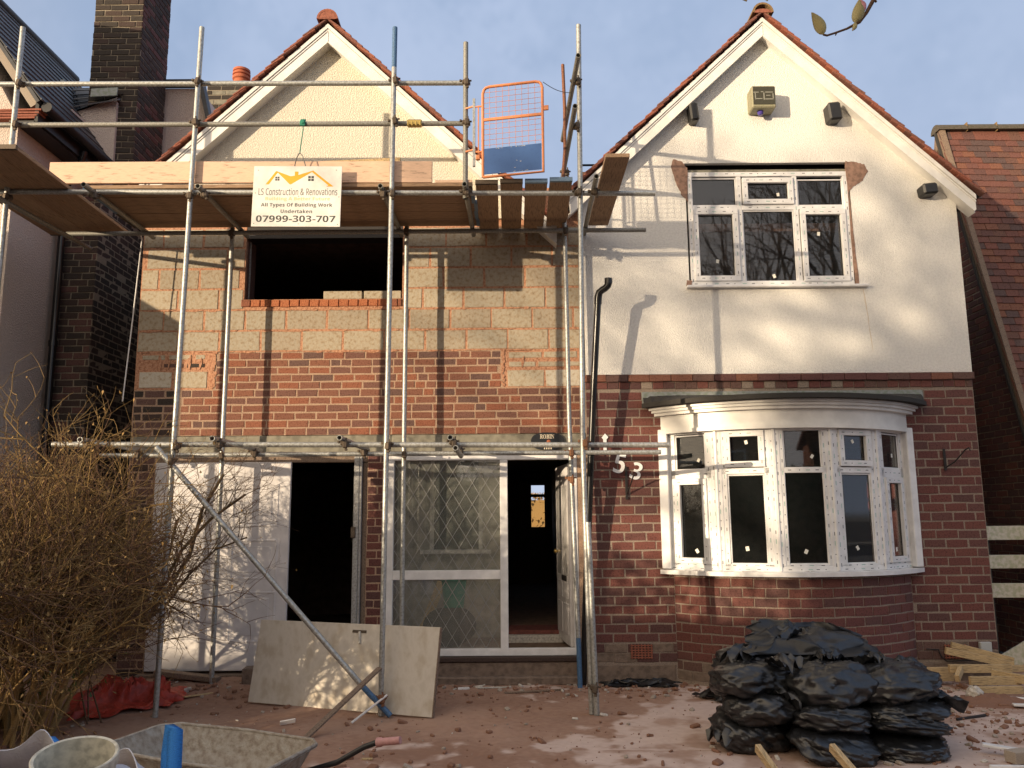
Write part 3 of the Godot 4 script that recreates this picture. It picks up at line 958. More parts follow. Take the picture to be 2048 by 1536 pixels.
func house_roofs() -> void:
	var mats := set_of("tile", 5)
	for k in 2:
		var ax := 2.986 if k == 0 else -2.14
		var ay := 7.42 if k == 0 else 7.38
		var zf := 0.2
		var foot_r := Vector2(5.3, 5.2) if k == 0 else Vector2(0.52, 4.86)
		var foot_l := Vector2(0.55, 5.1) if k == 0 else Vector2(-4.32, 5.32)
		var roof := Shape.new()
		for f in [foot_r, foot_l]:
			var a3 := Vector3(ax, ay - 0.05, 0)
			var d: Vector2 = (f - Vector2(ax, ay)).normalized()
			var nn := Vector3(-d.y, d.x, 0)
			if nn.y < 0: nn = -nn
			var e := Vector3(f.x, f.y - 0.05, 0)
			roof.box((a3 + e) * 0.5 - nn * 0.02 + Vector3(0, 0, (zf - 0.16 - 8.0) * 0.5 - 0.01), Vector3((e - a3).length(), 0.04, zf - 0.16 + 8.0), 0, Basis(Vector3(d.x, d.y, 0), nn, Vector3(d.x, d.y, 0).cross(nn)))
		var ro := put("roof", roof, M.felt, house)
		var rest := Shape.new()
		roof_slope(ro, Vector2(ax, ay), foot_r, zf + 0.06, -8.0, mats, rest)
		roof_slope(ro, Vector2(ax, ay), foot_l, zf + 0.06, -8.0, mats, rest)
		tag(put("tile_courses", rest, M.tile_1, ro), "", "", "", "stuff")
		# half-round ridge tiles
		var rt := Shape.new()
		var prof := PackedVector2Array()
		for i in 11: prof.append(Vector2(cos(PI * i / 10.0) * 0.125, sin(PI * i / 10.0) * 0.125))
		for i in 11: prof.append(Vector2(-cos(PI * i / 10.0) * 0.1, sin(PI * i / 10.0) * 0.1))
		rt.prism(prof, -0.45, 0.0)
		var rm := rt.mesh()
		for i in 4:
			var o := put("ridge_tile", rm, M.ridge_mossy if k == 0 else M.ridge_clay, ro)
			o.position = Vector3(ax + jit(0.004), ay + 0.025, zf + 0.07 - i * 0.46)
		var cap := Shape.new()   # bedding mortar or clay disc in the end of the ridge
		var half := PackedVector2Array()
		for i in 11: half.append(Vector2(cos(PI * i / 10.0) * 0.108, sin(PI * i / 10.0) * (0.112 if k == 1 else 0.05)))
		cap.prism(half, 0, 0.012, Transform3D(Basis(), Vector3(ax, ay + 0.02, zf + 0.055)))
		put("ridge_end", cap, M.ridge_clay, ro)
		# bargeboards
		for sgn in [1, -1]:
			var f: Vector2 = foot_r if sgn == 1 else foot_l
			if k == 0 and sgn == -1: f = Vector2(0.66, 5.21)
			var d: Vector2 = f - Vector2(ax, ay)
			var low := Vector2(0, -0.225)
			var t0 := Vector2(ax, ay - 0.01)
			var t1 := t0 + d
			var bb := Shape.new()
			var end_low := t1 + Vector2(0, -0.17)
			bb.prism(PackedVector2Array([t0, t1, end_low, t1 + Vector2(-0.02 * sgn, -0.19), t0 + low] if sgn == 1 else [t0, t0 + low, t1 + Vector2(0.02, -0.21), t1]), zf - 0.03, zf)
			var b1 := put("bargeboard", bb, M.upvc_board, ro)
			var tr := Shape.new()   # stepped upper trim under the tiles
			for st in [[0.0, -0.055, 0.022], [-0.062, -0.085, 0.01]]:
				tr.prism(PackedVector2Array([t0 + Vector2(0, st[0]), t1 + Vector2(0, st[0]), t1 + Vector2(0, st[1]), t0 + Vector2(0, st[1])] if sgn == 1 else [t0 + Vector2(0, st[0]), t0 + Vector2(0, st[1]), t1 + Vector2(0, st[1]), t1 + Vector2(0, st[0])]), zf, zf + st[2])
			put("barge_trim", tr, M.upvc_board, b1)
			var so := Shape.new()   # soffit back to the wall
			so.prism(PackedVector2Array([t0 + Vector2(0, -0.2), t1 + Vector2(0, -0.2), t1 + Vector2(0, -0.185), t0 + Vector2(0, -0.185)] if sgn == 1 else [t0 + Vector2(0, -0.2), t0 + Vector2(0, -0.185), t1 + Vector2(0, -0.185), t1 + Vector2(0, -0.2)]), 0.02, zf - 0.031)
			put("soffit", so, M.upvc_board, ro)
		# seam cover where the two boards meet at the top
		boxed("barge_joint", Vector3(ax, ay - 0.15, zf + 0.003), Vector3(0.008, 0.16, 0.006), M.upvc_board, ro)
	# low cross roof between the gables
	var lowroof := Shape.new()
	lowroof.quad(Vector3(-0.3, 5.15, -0.25), Vector3(1.4, 5.15, -0.25), Vector3(1.4, 5.75, -1.0), Vector3(-0.3, 5.75, -1.0))
	lowroof.box(Vector3(0.5, 5.1, -0.25), Vector3(1.2, 0.12, 0.05))
	put("valley_roof", lowroof, M.tile_4, house)
	# gutter end at the right eave
	var gu := Shape.new()
	gu.sweep([Vector3(5.36, 5.24, 0.16), Vector3(5.36, 5.24, -3.0)], [0.06, 0.06], 12)
	put("gutter", gu, M.black_gutter, house)
	# black purlin ends under the verges
	for q in [[2.14, 6.235, 0.1, 0.22], [3.775, 6.23, 0.15, 0.22], [4.8, 5.275, 0.17, 0.13]]:
		boxed("purlin_end", Vector3(q[0], q[1], 0.12), Vector3(q[2], q[3], 0.2), M.black_paint, house, 0.02, turn(0, 0, 6))


# A plastic frame: outer frame, bars and one sash (or fixed bead) for each light. lights: [x0, x1, y0, y1, sash width] of the glass
func plastic_window(called: String, t: Transform3D, w: float, h: float, lights: Array, bars: Array) -> Node3D:
	var fr := Shape.new()
	var fw := 0.055
	fr.box(Vector3(0, fw * 0.5, 0), Vector3(w, fw, 0.06), 0.005)
	fr.box(Vector3(0, h - fw * 0.5, 0), Vector3(w, fw, 0.06), 0.005)
	for s in [-1, 1]: fr.box(Vector3(s * (w - fw) * 0.5, h * 0.5, 0.001), Vector3(fw, h - 2 * fw, 0.06), 0.005)
	for b in bars:   # [x0, x1, y0, y1]
		fr.box(Vector3((b[0] + b[1]) * 0.5, (b[2] + b[3]) * 0.5, -0.002), Vector3(b[1] - b[0], b[3] - b[2], 0.055), 0.004)
	var win := put(called, fr, M.upvc, house)
	win.transform = t
	var pr := Shape.new()
	var pg := Shape.new()
	for l in lights:
		var x0: float = l[0]
		var x1: float = l[1]
		var y0: float = l[2]
		var y1: float = l[3]
		var sw: float = l[4]
		var sa := Shape.new()
		var zt: float = 0.045 if sw > 0.03 else 0.012
		var zc := 0.025 if sw > 0.03 else 0.008
		for q in [[x0 - sw, x1 + sw, y0 - sw, y0], [x0 - sw, x1 + sw, y1, y1 + sw], [x0 - sw, x0, y0, y1], [x1, x1 + sw, y0, y1]]:
			sa.box(Vector3((q[0] + q[1]) * 0.5, (q[2] + q[3]) * 0.5, zc), Vector3(q[1] - q[0], q[3] - q[2], zt), 0.004)
		put("sash" if sw > 0.03 else "glazing_bead", sa, M.upvc, win)
		var gl := Shape.new()
		gl.box(Vector3((x0 + x1) * 0.5, (y0 + y1) * 0.5, 0.0), Vector3(x1 - x0, y1 - y0, 0.004))
		put("pane", gl, M.glass_upper if called == "upper_window" else M.glass, win)
		var gk := Shape.new()   # dark gasket round the glass
		for q in [[x0, x1, y0, y0 + 0.006], [x0, x1, y1 - 0.006, y1], [x0, x0 + 0.006, y0, y1], [x1 - 0.006, x1, y0, y1]]:
			gk.box(Vector3((q[0] + q[1]) * 0.5, (q[2] + q[3]) * 0.5, 0.0055), Vector3(q[1] - q[0], q[3] - q[2], 0.004))
		put("gasket", gk, M.rubber, win)
		if sw > 0.03:
			film(pr, pg, x0 - sw, x1 + sw, y0 - sw * 0.5, y0 - sw * 0.5, zc + zt * 0.5)
			film(pr, pg, x0 - sw, x1 + sw, y1 + sw * 0.5, y1 + sw * 0.5, zc + zt * 0.5)
			film(pr, pg, x0 - sw * 0.5, x0 - sw * 0.5, y0 - sw, y1 + sw, zc + zt * 0.5)
			film(pr, pg, x1 + sw * 0.5, x1 + sw * 0.5, y0 - sw, y1 + sw, zc + zt * 0.5)
	film(pr, pg, -w * 0.5, w * 0.5, fw * 0.4, fw * 0.4, 0.03)
	film(pr, pg, -w * 0.5, w * 0.5, h - fw * 0.4, h - fw * 0.4, 0.03)
	for s in [-1, 1]: film(pr, pg, s * (w * 0.5 - fw * 0.4), s * (w * 0.5 - fw * 0.4), 0, h, 0.031)
	for b in bars:
		if b[1] - b[0] > b[3] - b[2]: film(pr, pg, b[0], b[1], (b[2] + b[3]) * 0.5, (b[2] + b[3]) * 0.5, 0.0256)
		else: film(pr, pg, (b[0] + b[1]) * 0.5, (b[0] + b[1]) * 0.5, b[2], b[3], 0.0256)
	put("film_print", pr, M.print, win).set_meta("kind", "stuff")
	put("film_print", pg, M.print_green, win).set_meta("kind", "stuff")
	return win

# print on the protective film: short dashes and dots along the middle of a member
func film(dark: Shape, pale: Shape, x0: float, x1: float, y0: float, y1: float, z: float) -> void:
	var along := Vector2(x1 - x0, y1 - y0)
	var len := along.length()
	var d := along / len
	var p := 0.05 + rng.randf() * 0.05
	var k := 0
	while p < len - 0.06:
		var c := Vector2(x0, y0) + d * p
		var kind := k % 3
		var l: float = [0.034, 0.01, 0.045][kind]
		var wid: float = [0.008, 0.01, 0.009][kind]
		var sz := Vector3(l, wid, 0.0006) if absf(d.x) > 0.5 else Vector3(wid, l, 0.0006)
		var s: Shape = pale if kind == 2 else dark
		s.box(Vector3(c.x, c.y, z + 0.0004), sz)
		p += 0.07 + rng.randf() * 0.06
		k += 1

func sticker(parent: Node3D, x: float, y: float, a: float, big := 1.0) -> void:
	var o := boxed("sticker", Vector3.ZERO, Vector3(0.034 * big, 0.045 * big, 0.001), M.sticker, parent)
	o.transform = Transform3D(turn(0, 0, a), Vector3(x, y, 0.004))

func upper_window() -> void:
	var t := Transform3D(Basis(), Vector3(2.985, 4.185, 0.03))
	var cx := 2.985
	var cy := 4.185
	var L := func(x0, x1, y0, y1, sw): return [x0 - cx, x1 - cx, y0 - cy, y1 - cy, sw]
	var lights := [
		L.call(2.108, 2.608, 5.157, 5.467, 0.016), L.call(2.752, 3.218, 5.213, 5.412, 0.062), L.call(3.345, 3.845, 5.15, 5.444, 0.016),
		L.call(2.162, 2.56, 4.3, 5.032, 0.062), L.call(2.692, 3.258, 4.236, 5.069, 0.016), L.call(3.402, 3.803, 4.288, 5.022, 0.062)]
	var bars := [[2.625 - cx, 2.68 - cx, 0.055, 1.335], [3.275 - cx, 3.33 - cx, 0.055, 1.335], [2.1 - cx, 2.625 - cx, 5.098 - cy, 5.142 - cy], [2.68 - cx, 3.275 - cx, 5.086 - cy, 5.146 - cy], [3.33 - cx, 3.87 - cx, 5.09 - cy, 5.135 - cy]]
	var w := plastic_window("upper_window", t, 1.86, 1.365, lights, bars)
	sticker(w, 2.37 - cx, 4.48 - cy, -12); sticker(w, 3.01 - cx, 4.3 - cy, 18); sticker(w, 3.11 - cx, 5.28 - cy, 4, 0.9); sticker(w, 3.55 - cx, 4.8 - cy, -6)
	boxed("vent", Vector3(3.0 - cx, 5.5 - cy, 0.035), Vector3(0.28, 0.018, 0.02), M.upvc, w, 0.003)
	boxed("window_sill", Vector3(3.02, 4.163, 0.06), Vector3(2.06, 0.03, 0.14), M.upvc, house, 0.006)
	# raw gap left above the frame: grey lintel strip and dark hollow
	boxed("lintel_strip", Vector3(2.985, 5.572, 0.0), Vector3(1.86, 0.04, 0.05), M.concrete, house)
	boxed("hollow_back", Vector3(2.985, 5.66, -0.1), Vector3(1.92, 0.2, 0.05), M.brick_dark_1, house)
	# room behind
	var r := Shape.new()
	r.box(Vector3(2.98, 3.9, -3.6), Vector3(4.2, 2.1, 0.06))
	put("room_back", r, M.room_wall, house)

func bow_window() -> void:
	# curved brick base
	var bed := Shape.new()
	var half := 48.5
	var seg := 24
	var ring := func(r: float, a: float, y: float) -> Vector3:
		return Vector3(BOW.x + r * sin(deg_to_rad(a)), y, BOW.z + r * cos(deg_to_rad(a)))
	var band := func(s: Shape, r: float, y0: float, y1: float, ri: float, ha: float, n: int) -> void:
		for i in n:
			var a := -ha + 2 * ha * i / n
			var b := -ha + 2 * ha * (i + 1) / n
			var na := Vector3(sin(deg_to_rad(a)), 0, cos(deg_to_rad(a)))
			var nb := Vector3(sin(deg_to_rad(b)), 0, cos(deg_to_rad(b)))
			s.quad_n(ring.call(r, a, y0), ring.call(r, b, y0), ring.call(r, b, y1), ring.call(r, a, y1), na, nb, nb, na)
			s.quad(ring.call(r, a, y1), ring.call(r, b, y1), ring.call(ri, b, y1), ring.call(ri, a, y1))
			s.quad(ring.call(ri, a, y0), ring.call(ri, b, y0), ring.call(r, b, y0), ring.call(r, a, y0))
			s.quad_n(ring.call(ri, b, y0), ring.call(ri, a, y0), ring.call(ri, a, y1), ring.call(ri, b, y1), -nb, -na, -na, -nb)
		s.quad(ring.call(ri, -ha, y0), ring.call(r, -ha, y0), ring.call(r, -ha, y1), ring.call(ri, -ha, y1))
		s.quad(ring.call(r, ha, y0), ring.call(ri, ha, y0), ring.call(ri, ha, y1), ring.call(r, ha, y1))
	band.call(bed, BOW_R - 0.034, GROUND - 0.1, 0.98, BOW_R - 0.2, half - 1.0, seg)
	var base := put("bow_base", bed, M.mortar_right, house)
	var mats := set_of("brick_right", 6)
	var rb := BOW_R - 0.03
	var row := 0
	var y := -0.1
	while y < 0.97:
		var n := 13
		for i in n + 1:
			var a := maxf(-half, -half + 2 * half * (i - (0.5 if row % 2 else 0.0)) / n)
			var b := minf(half, -half + 2 * half * (i + 1 - (0.5 if row % 2 else 0.0)) / n)
			if b - a < 1.0: continue
			var mid := (a + b) * 0.5
			var w := rb * deg_to_rad(b - a)
			var me := brick_mesh(w - 0.012, 0.0965 - 0.012, 0.02, rng.randi() % 5)
			var p: Vector3 = ring.call(rb, mid, y + 0.048 + jit(0.0015))
			var m: Material = mats[rng.randi() % 6]
			if y < 0.09: m = [M.plinth, M.brick_left_3][rng.randi() % 2]
			waiting.append([Transform3D(Basis(Vector3.UP, deg_to_rad(mid)), p), me, m, base, 1.3 + 0.05 * rng.randf(), "brick"])
		y += 0.0965
		row += 1
	# sill
	var si := Shape.new()
	band.call(si, BOW_R + 0.09, 0.985, 1.03, BOW_R - 0.2, half + 1.5, 10)
	put("bow_sill", si, M.upvc, house)
	# five flat lights
	for i in 5:
		var a := (i - 2) * 19.4
		var wide := 2.0 * BOW_R * sin(deg_to_rad(9.7)) - 0.012
		var t := Transform3D(Basis(Vector3.UP, deg_to_rad(a)), BOW + Vector3(sin(deg_to_rad(a)), 0, cos(deg_to_rad(a))) * (BOW_R * cos(deg_to_rad(9.7)) - 0.03) + Vector3(0, 1.03, 0))
		var hw := wide * 0.5
		var lights: Array
		var fixed_in := 0.075
		if i == 0 or i == 4: lights = [[-hw + 0.13, hw - 0.13, 1.07, 1.42, 0.016], [-hw + 0.165, hw - 0.165, 0.13, 0.9, 0.06]]
		elif i == 2: lights = [[-hw + 0.11, hw - 0.11, 1.06, 1.44, 0.016], [-hw + 0.1, hw - 0.1, 0.085, 1.0, 0.016]]
		else: lights = [[-hw + 0.15, hw - 0.15, 1.13, 1.39, 0.062], [-hw + 0.12, hw - 0.12, 0.085, 0.98, 0.016]]
		var bars := [[-hw + 0.05, hw - 0.05, 0.962 if i == 0 or i == 4 else (1.0 if i == 2 else 0.998), 1.058 if i == 2 else 1.06]]
		bars.append([-hw + 0.05, hw - 0.05, 0.05, 0.073])
		# wide plain jambs either side of the glass
		var jw: float = lights[1][1] + lights[1][4] if lights[1][4] > 0.03 else lights[0][1]
		bars.append([-hw + 0.05, -minf(lights[0][1] + lights[0][4], lights[1][1] + lights[1][4]), 0.05, 1.47])
		bars.append([minf(lights[0][1] + lights[0][4], lights[1][1] + lights[1][4]), hw - 0.05, 0.05, 1.47])
		var w := plastic_window("bow_light", t, wide, 1.5, lights, bars)
		sticker(w, [0.03, -0.02, -0.02, -0.03, 0.0][i], 0.2 + 0.03 * (i % 2), [30, 8, -25, 30, 10][i])
		sticker(w, [0.09, 0.02, 0.1, 0.0, 0.05][i], [1.16, 1.33, 1.17, 1.33, 1.2][i], [-30, 12, -35, 25, 0][i], 0.9)
		if i < 4:   # corner post between lights
			var ap := a + 9.7
			var pp := Shape.new()
			pp.box(Vector3.ZERO, Vector3(0.045, 1.5, 0.06), 0.012)
			var po := put("corner_post", pp, M.upvc, house)
			po.transform = Transform3D(Basis(Vector3.UP, deg_to_rad(ap)), BOW + Vector3(sin(deg_to_rad(ap)), 0, cos(deg_to_rad(ap))) * (BOW_R - 0.02) + Vector3(0, 1.78, 0))
	# end panels against the wall
	for s in [-1, 1]:
		boxed("end_panel", Vector3(BOW.x + s * 1.345, 1.79, 0.06), Vector3(0.1, 1.5, 0.1), M.upvc, house, 0.008, turn(0, s * 20, 0))
	# fascia, cornice and felt roof
	var fa := Shape.new()
	band.call(fa, BOW_R + 0.04, 2.515, 2.72, BOW_R - 0.2, half + 0.5, 28)
	band.call(fa, BOW_R + 0.065, 2.49, 2.53, BOW_R - 0.1, half + 0.6, 28)
	put("bow_fascia", fa, M.upvc_board, house)
	var co := Shape.new()
	band.call(co, BOW_R + 0.13, 2.722, 2.75, BOW_R - 0.2, half + 2.0, 28)
	band.call(co, BOW_R + 0.1, 2.69, 2.7215, BOW_R - 0.2, half + 1.6, 28)
	band.call(co, BOW_R + 0.155, 2.7515, 2.78, BOW_R - 0.2, half + 2.5, 28)
	put("bow_cornice", co, M.upvc_board, house)
	var fe := Shape.new()
	band.call(fe, BOW_R + 0.24, 2.782, 2.83, BOW_R - 0.6, half + 3.2, 30)
	for i in 30:
		var a := -51.0 + 102.0 * i / 30
		var b := -51.0 + 102.0 * (i + 1) / 30
		var pa: Vector3 = ring.call(BOW_R + 0.23, a, 2.832)
		var pb: Vector3 = ring.call(BOW_R + 0.23, b, 2.832)
		fe.quad(pa, pb, Vector3(pb.x, 2.93, FACE), Vector3(pa.x, 2.93, FACE))
	put("bow_roof", fe, M.felt, house)
	var lead := Shape.new()
	lead.box(Vector3(3.01, 2.9, FACE + 0.012), Vector3(3.13, 0.135, 0.018), 0.004, turn(-4, 0, 0))
	put("lead_flashing", lead, M.lead, house)
	var mo := Shape.new()
	for k in 9: mo.box(Vector3(1.9 + rng.randf() * 0.35, 2.845, 0.17 + jit(0.08)), Vector3(0.05, 0.02, 0.03) * rng.randf_range(0.6, 1.3), 0.008, turn(jit(30), jit(90), jit(20)))
	put("mortar_droppings", mo, M.mortar_orange, house).set_meta("kind", "stuff")
	# room behind the bow
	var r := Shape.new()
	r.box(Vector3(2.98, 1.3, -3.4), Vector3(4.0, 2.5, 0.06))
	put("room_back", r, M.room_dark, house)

func garage_front() -> void:
	# frame round the opening
	var f := Shape.new()
	f.box(Vector3(-2.78, 2.262, -0.06), Vector3(2.34, 0.09, 0.1), 0.004)
	f.box(Vector3(-1.63, 1.06, -0.06), Vector3(0.05, 2.3, 0.1), 0.004)
	put("garage_frame", f, M.timber_grey, house)
	# closed leaf with pressed panels
	var leaf := Shape.new()
	var x0 := -3.935
	var x1 := -2.44
	leaf.box(Vector3((x0 + x1) * 0.5, 1.115, 0.02), Vector3(x1 - x0, 2.21, 0.045), 0.006)
	var d := put("garage_door", leaf, M.door_white, house)
	var pn := [[-3.78, -3.42], [-3.3, -2.95], [-2.83, -2.57]]
	for c in 2:
		var px0 := x0 + 0.15 + c * 0.72
		var px1 := px0 + 0.5
		for r in [[1.52, 1.98], [0.96, 1.38], [0.3, 0.83]]:
			var s := Shape.new()
			for q in [[px0, px1, r[0], r[0] + 0.02], [px0, px1, r[1] - 0.02, r[1]], [px0, px0 + 0.02, r[0] + 0.02, r[1] - 0.02], [px1 - 0.02, px1, r[0] + 0.02, r[1] - 0.02]]:
				s.box(Vector3((q[0] + q[1]) * 0.5, (q[2] + q[3]) * 0.5, 0.044), Vector3(q[1] - q[0], q[3] - q[2], 0.008), 0.003)
			s.box(Vector3((px0 + px1) * 0.5, (r[0] + r[1]) * 0.5, 0.0435), Vector3(px1 - px0 - 0.14, r[1] - r[0] - 0.14, 0.006), 0.003)
			put("door_panel", s, M.door_white, d)
	# other leaf swung into the garage, seen on its edge
	var o := Shape.new()
	o.box(Vector3(-1.72, 1.24, -0.35), Vector3(0.045, 2.06, 0.72), 0.004, turn(0, 4, 0))
	put("open_garage_leaf", o, M.old_white, house)
	var e := Shape.new()
	e.box(Vector3(-1.715, 1.3, 0.03), Vector3(0.06, 1.95, 0.035), 0.006)
	e.box(Vector3(-1.67, 1.3, 0.02), Vector3(0.025, 1.95, 0.05), 0.005)
	put("door_edge_channel", e, M.steel_angle, house)
	boxed("door_bolt", Vector3(-1.74, 1.45, 0.055), Vector3(0.05, 0.12, 0.02), M.coupler_steel, house, 0.004)
	# threshold timbers and rubble under the leaf
	boxed("threshold", Vector3(-3.15, -0.06, 0.03), Vector3(1.7, 0.09, 0.16), M.timber_grey, house, 0.008)
	# back of the garage
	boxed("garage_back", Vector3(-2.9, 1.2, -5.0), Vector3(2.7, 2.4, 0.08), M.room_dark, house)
	boxed("board_indoors", Vector3(-2.2, 1.6, -3.2), Vector3(0.35, 0.7, 0.03), M.room_wall, house)

func porch() -> void:
	# white frame of the porch screen
	var f := Shape.new()
	var z := -0.03
	f.box(Vector3(-0.33, 2.255, z), Vector3(2.08, 0.055, 0.07), 0.005)
	f.box(Vector3(-1.345, 1.19, z), Vector3(0.07, 2.075, 0.07), 0.005)
	f.box(Vector3(-0.1, 1.19, z), Vector3(0.085, 2.075, 0.072), 0.005)
	f.box(Vector3(-0.726, 0.985, z + 0.001), Vector3(1.17, 0.1, 0.07), 0.005)
	f.box(Vector3(-0.345, 0.175, z), Vector3(2.05, 0.075, 0.071), 0.005)
	f.box(Vector3(0.68, 1.19, z), Vector3(0.06, 2.075, 0.07), 0.005)
	var fr := put("porch_frame", f, M.upvc, house)
	# leaded lights
	for q in [[-1.308, -0.145, 1.037, 2.226], [-1.308, -0.145, 0.215, 0.933]]:
		var x0: float = q[0]
		var x1: float = q[1]
		var y0: float = q[2]
		var y1: float = q[3]
		var gl := Shape.new()
		gl.box(Vector3((x0 + x1) * 0.5, (y0 + y1) * 0.5, z), Vector3(x1 - x0, y1 - y0, 0.005))
		var pane := put("leaded_pane", gl, M.glass_porch, house)
		var stepx := 0.145
		var slope := 1.62
		for dirn in [1.0, -1.0]:
			var c := x0 - (y1 - y0) / slope - stepx
			while c < x1 + (y1 - y0) / slope + stepx:
				# line x = c + dirn * (y - y0) / slope
				var pts := []
				for y in [y0, y1]:
					var x: float = c + dirn * (y - y0) / slope
					if x >= x0 and x <= x1: pts.append(Vector2(x, y))
				for x in [x0, x1]:
					var y: float = y0 + (x - c) * slope * dirn
					if y > y0 and y < y1: pts.append(Vector2(x, y))
				if pts.size() >= 2:
					var s := Shape.new()
					s.bar(Vector3(pts[0].x, pts[0].y, z + 0.004 + 0.001 * dirn), Vector3(pts[1].x, pts[1].y, z + 0.004 + 0.001 * dirn), 0.007, 0.004, Vector3(1, 0.3, 0))
					if pts[0].distance_to(pts[1]) > 0.03: put("lead_strip", s, M.lead_came, pane)
				c += stepx
	# door step, threshold and sill
	var st := Shape.new()
	st.box(Vector3(-0.35, 0.11, 0.02), Vector3(2.1, 0.05, 0.12), 0.008)
	put("porch_sill", st, M.brick_dark_2, house)
	var sb := Shape.new()
	sb.box(Vector3(-0.3, 0.0, 0.0), Vector3(2.1, 0.17, 0.12), 0.01)
	sb.box(Vector3(-0.3, -0.1, 0.04), Vector3(2.15, 0.09, 0.2), 0.015)
	put("porch_foundation", sb, M.plinth, house)
	# inside the porch: back wall with a window, opening to the hall with a raised step
	var w := Shape.new()
	wall_quad(w, -1.44, -1.02, 0.15, 2.55, -1.15, 0.1)
	wall_quad(w, -0.38, -0.07, 0.15, 2.55, -1.15, 0.1)
	wall_quad(w, -1.02, -0.38, 0.15, 1.2, -1.15, 0.1)
	wall_quad(w, -1.02, -0.38, 2.3, 2.55, -1.15, 0.1)
	put("porch_back_wall", w, M.room_wall, house)
	var iw := Shape.new()
	iw.box(Vector3(-0.7, 1.19, -1.1), Vector3(0.86, 0.05, 0.16), 0.006)
	iw.box(Vector3(-1.0, 1.75, -1.15), Vector3(0.05, 1.1, 0.06), 0.006)
	iw.box(Vector3(-0.4, 1.75, -1.15), Vector3(0.05, 1.1, 0.06), 0.006)
	put("inner_window", iw, M.old_white, house)
	boxed("inner_pane", Vector3(-0.7, 1.75, -1.17), Vector3(0.6, 1.1, 0.004), M.glass, house)
	boxed("hall_step", Vector3(0.32, 0.2, -0.95), Vector3(0.85, 0.1, 0.5), M.plaster, house, 0.01)
	boxed("hall_step_edge", Vector3(0.32, 0.27, -1.05), Vector3(0.85, 0.05, 0.5), M.step_red, house, 0.01)
	boxed("hall_floor", Vector3(0.35, 0.27, -4.5), Vector3(0.9, 0.05, 6.4), M.room_floor, house)
	# back door with two lights at the end of the hall
	var bd := Shape.new()
	bd.box(Vector3(0.25, 1.25, -7.9), Vector3(0.25, 2.1, 0.05))
	bd.box(Vector3(0.82, 1.25, -7.9), Vector3(0.35, 2.1, 0.05))
	bd.box(Vector3(0.51, 0.8, -7.9), Vector3(0.3, 1.2, 0.05))
	bd.box(Vector3(0.51, 2.03, -7.9), Vector3(0.3, 0.06, 0.05))
	bd.box(Vector3(0.51, 2.27, -7.9), Vector3(0.3, 0.06, 0.05))
	put("back_door", bd, M.timber_grey, house)
	# front door standing open inwards, panelled, with letter box and knob
	var dt := Transform3D(turn(0, 7, 0), Vector3(0.635, 0.2, -0.08))
	var d := Shape.new()
	d.box(Vector3(0, 1.0, -0.4), Vector3(0.042, 1.98, 0.8), 0.004)
	var door := put("front_door", d, M.door_white, house)
	door.transform = dt
	for r in [[0.12, 0.45], [0.5, 0.68], [0.75, 1.75]]:
		for c in 2:
			var s := Shape.new()
			s.box(Vector3(-0.022, (r[0] + r[1]) * 0.5, -0.22 - c * 0.36), Vector3(0.012, r[1] - r[0], 0.26), 0.004)
			put("door_panel", s, M.glass_porch if r[0] > 0.7 else M.door_white, door)
	boxed("letter_box", Vector3(-0.028, 0.72, -0.3), Vector3(0.012, 0.06, 0.25), M.iron, door, 0.003)
	var kn := Shape.new()
	kn.lathe([Vector2(0.0, 0.05), Vector2(0.025, 0.04), Vector2(0.028, 0.025), Vector2(0.012, 0.01), Vector2(0.012, 0.0)], 12)
	var ko := put("door_knob", kn, M.brass, door)
	ko.transform = Transform3D(Basis(Vector3(0, 0, 1), PI / 2), Vector3(-0.022, 1.0, -0.72))

# ------------------------------------------------------------------ neighbours
func build_neighbours() -> void:
	neighbour_left()
	neighbour_right()
	side_fence()

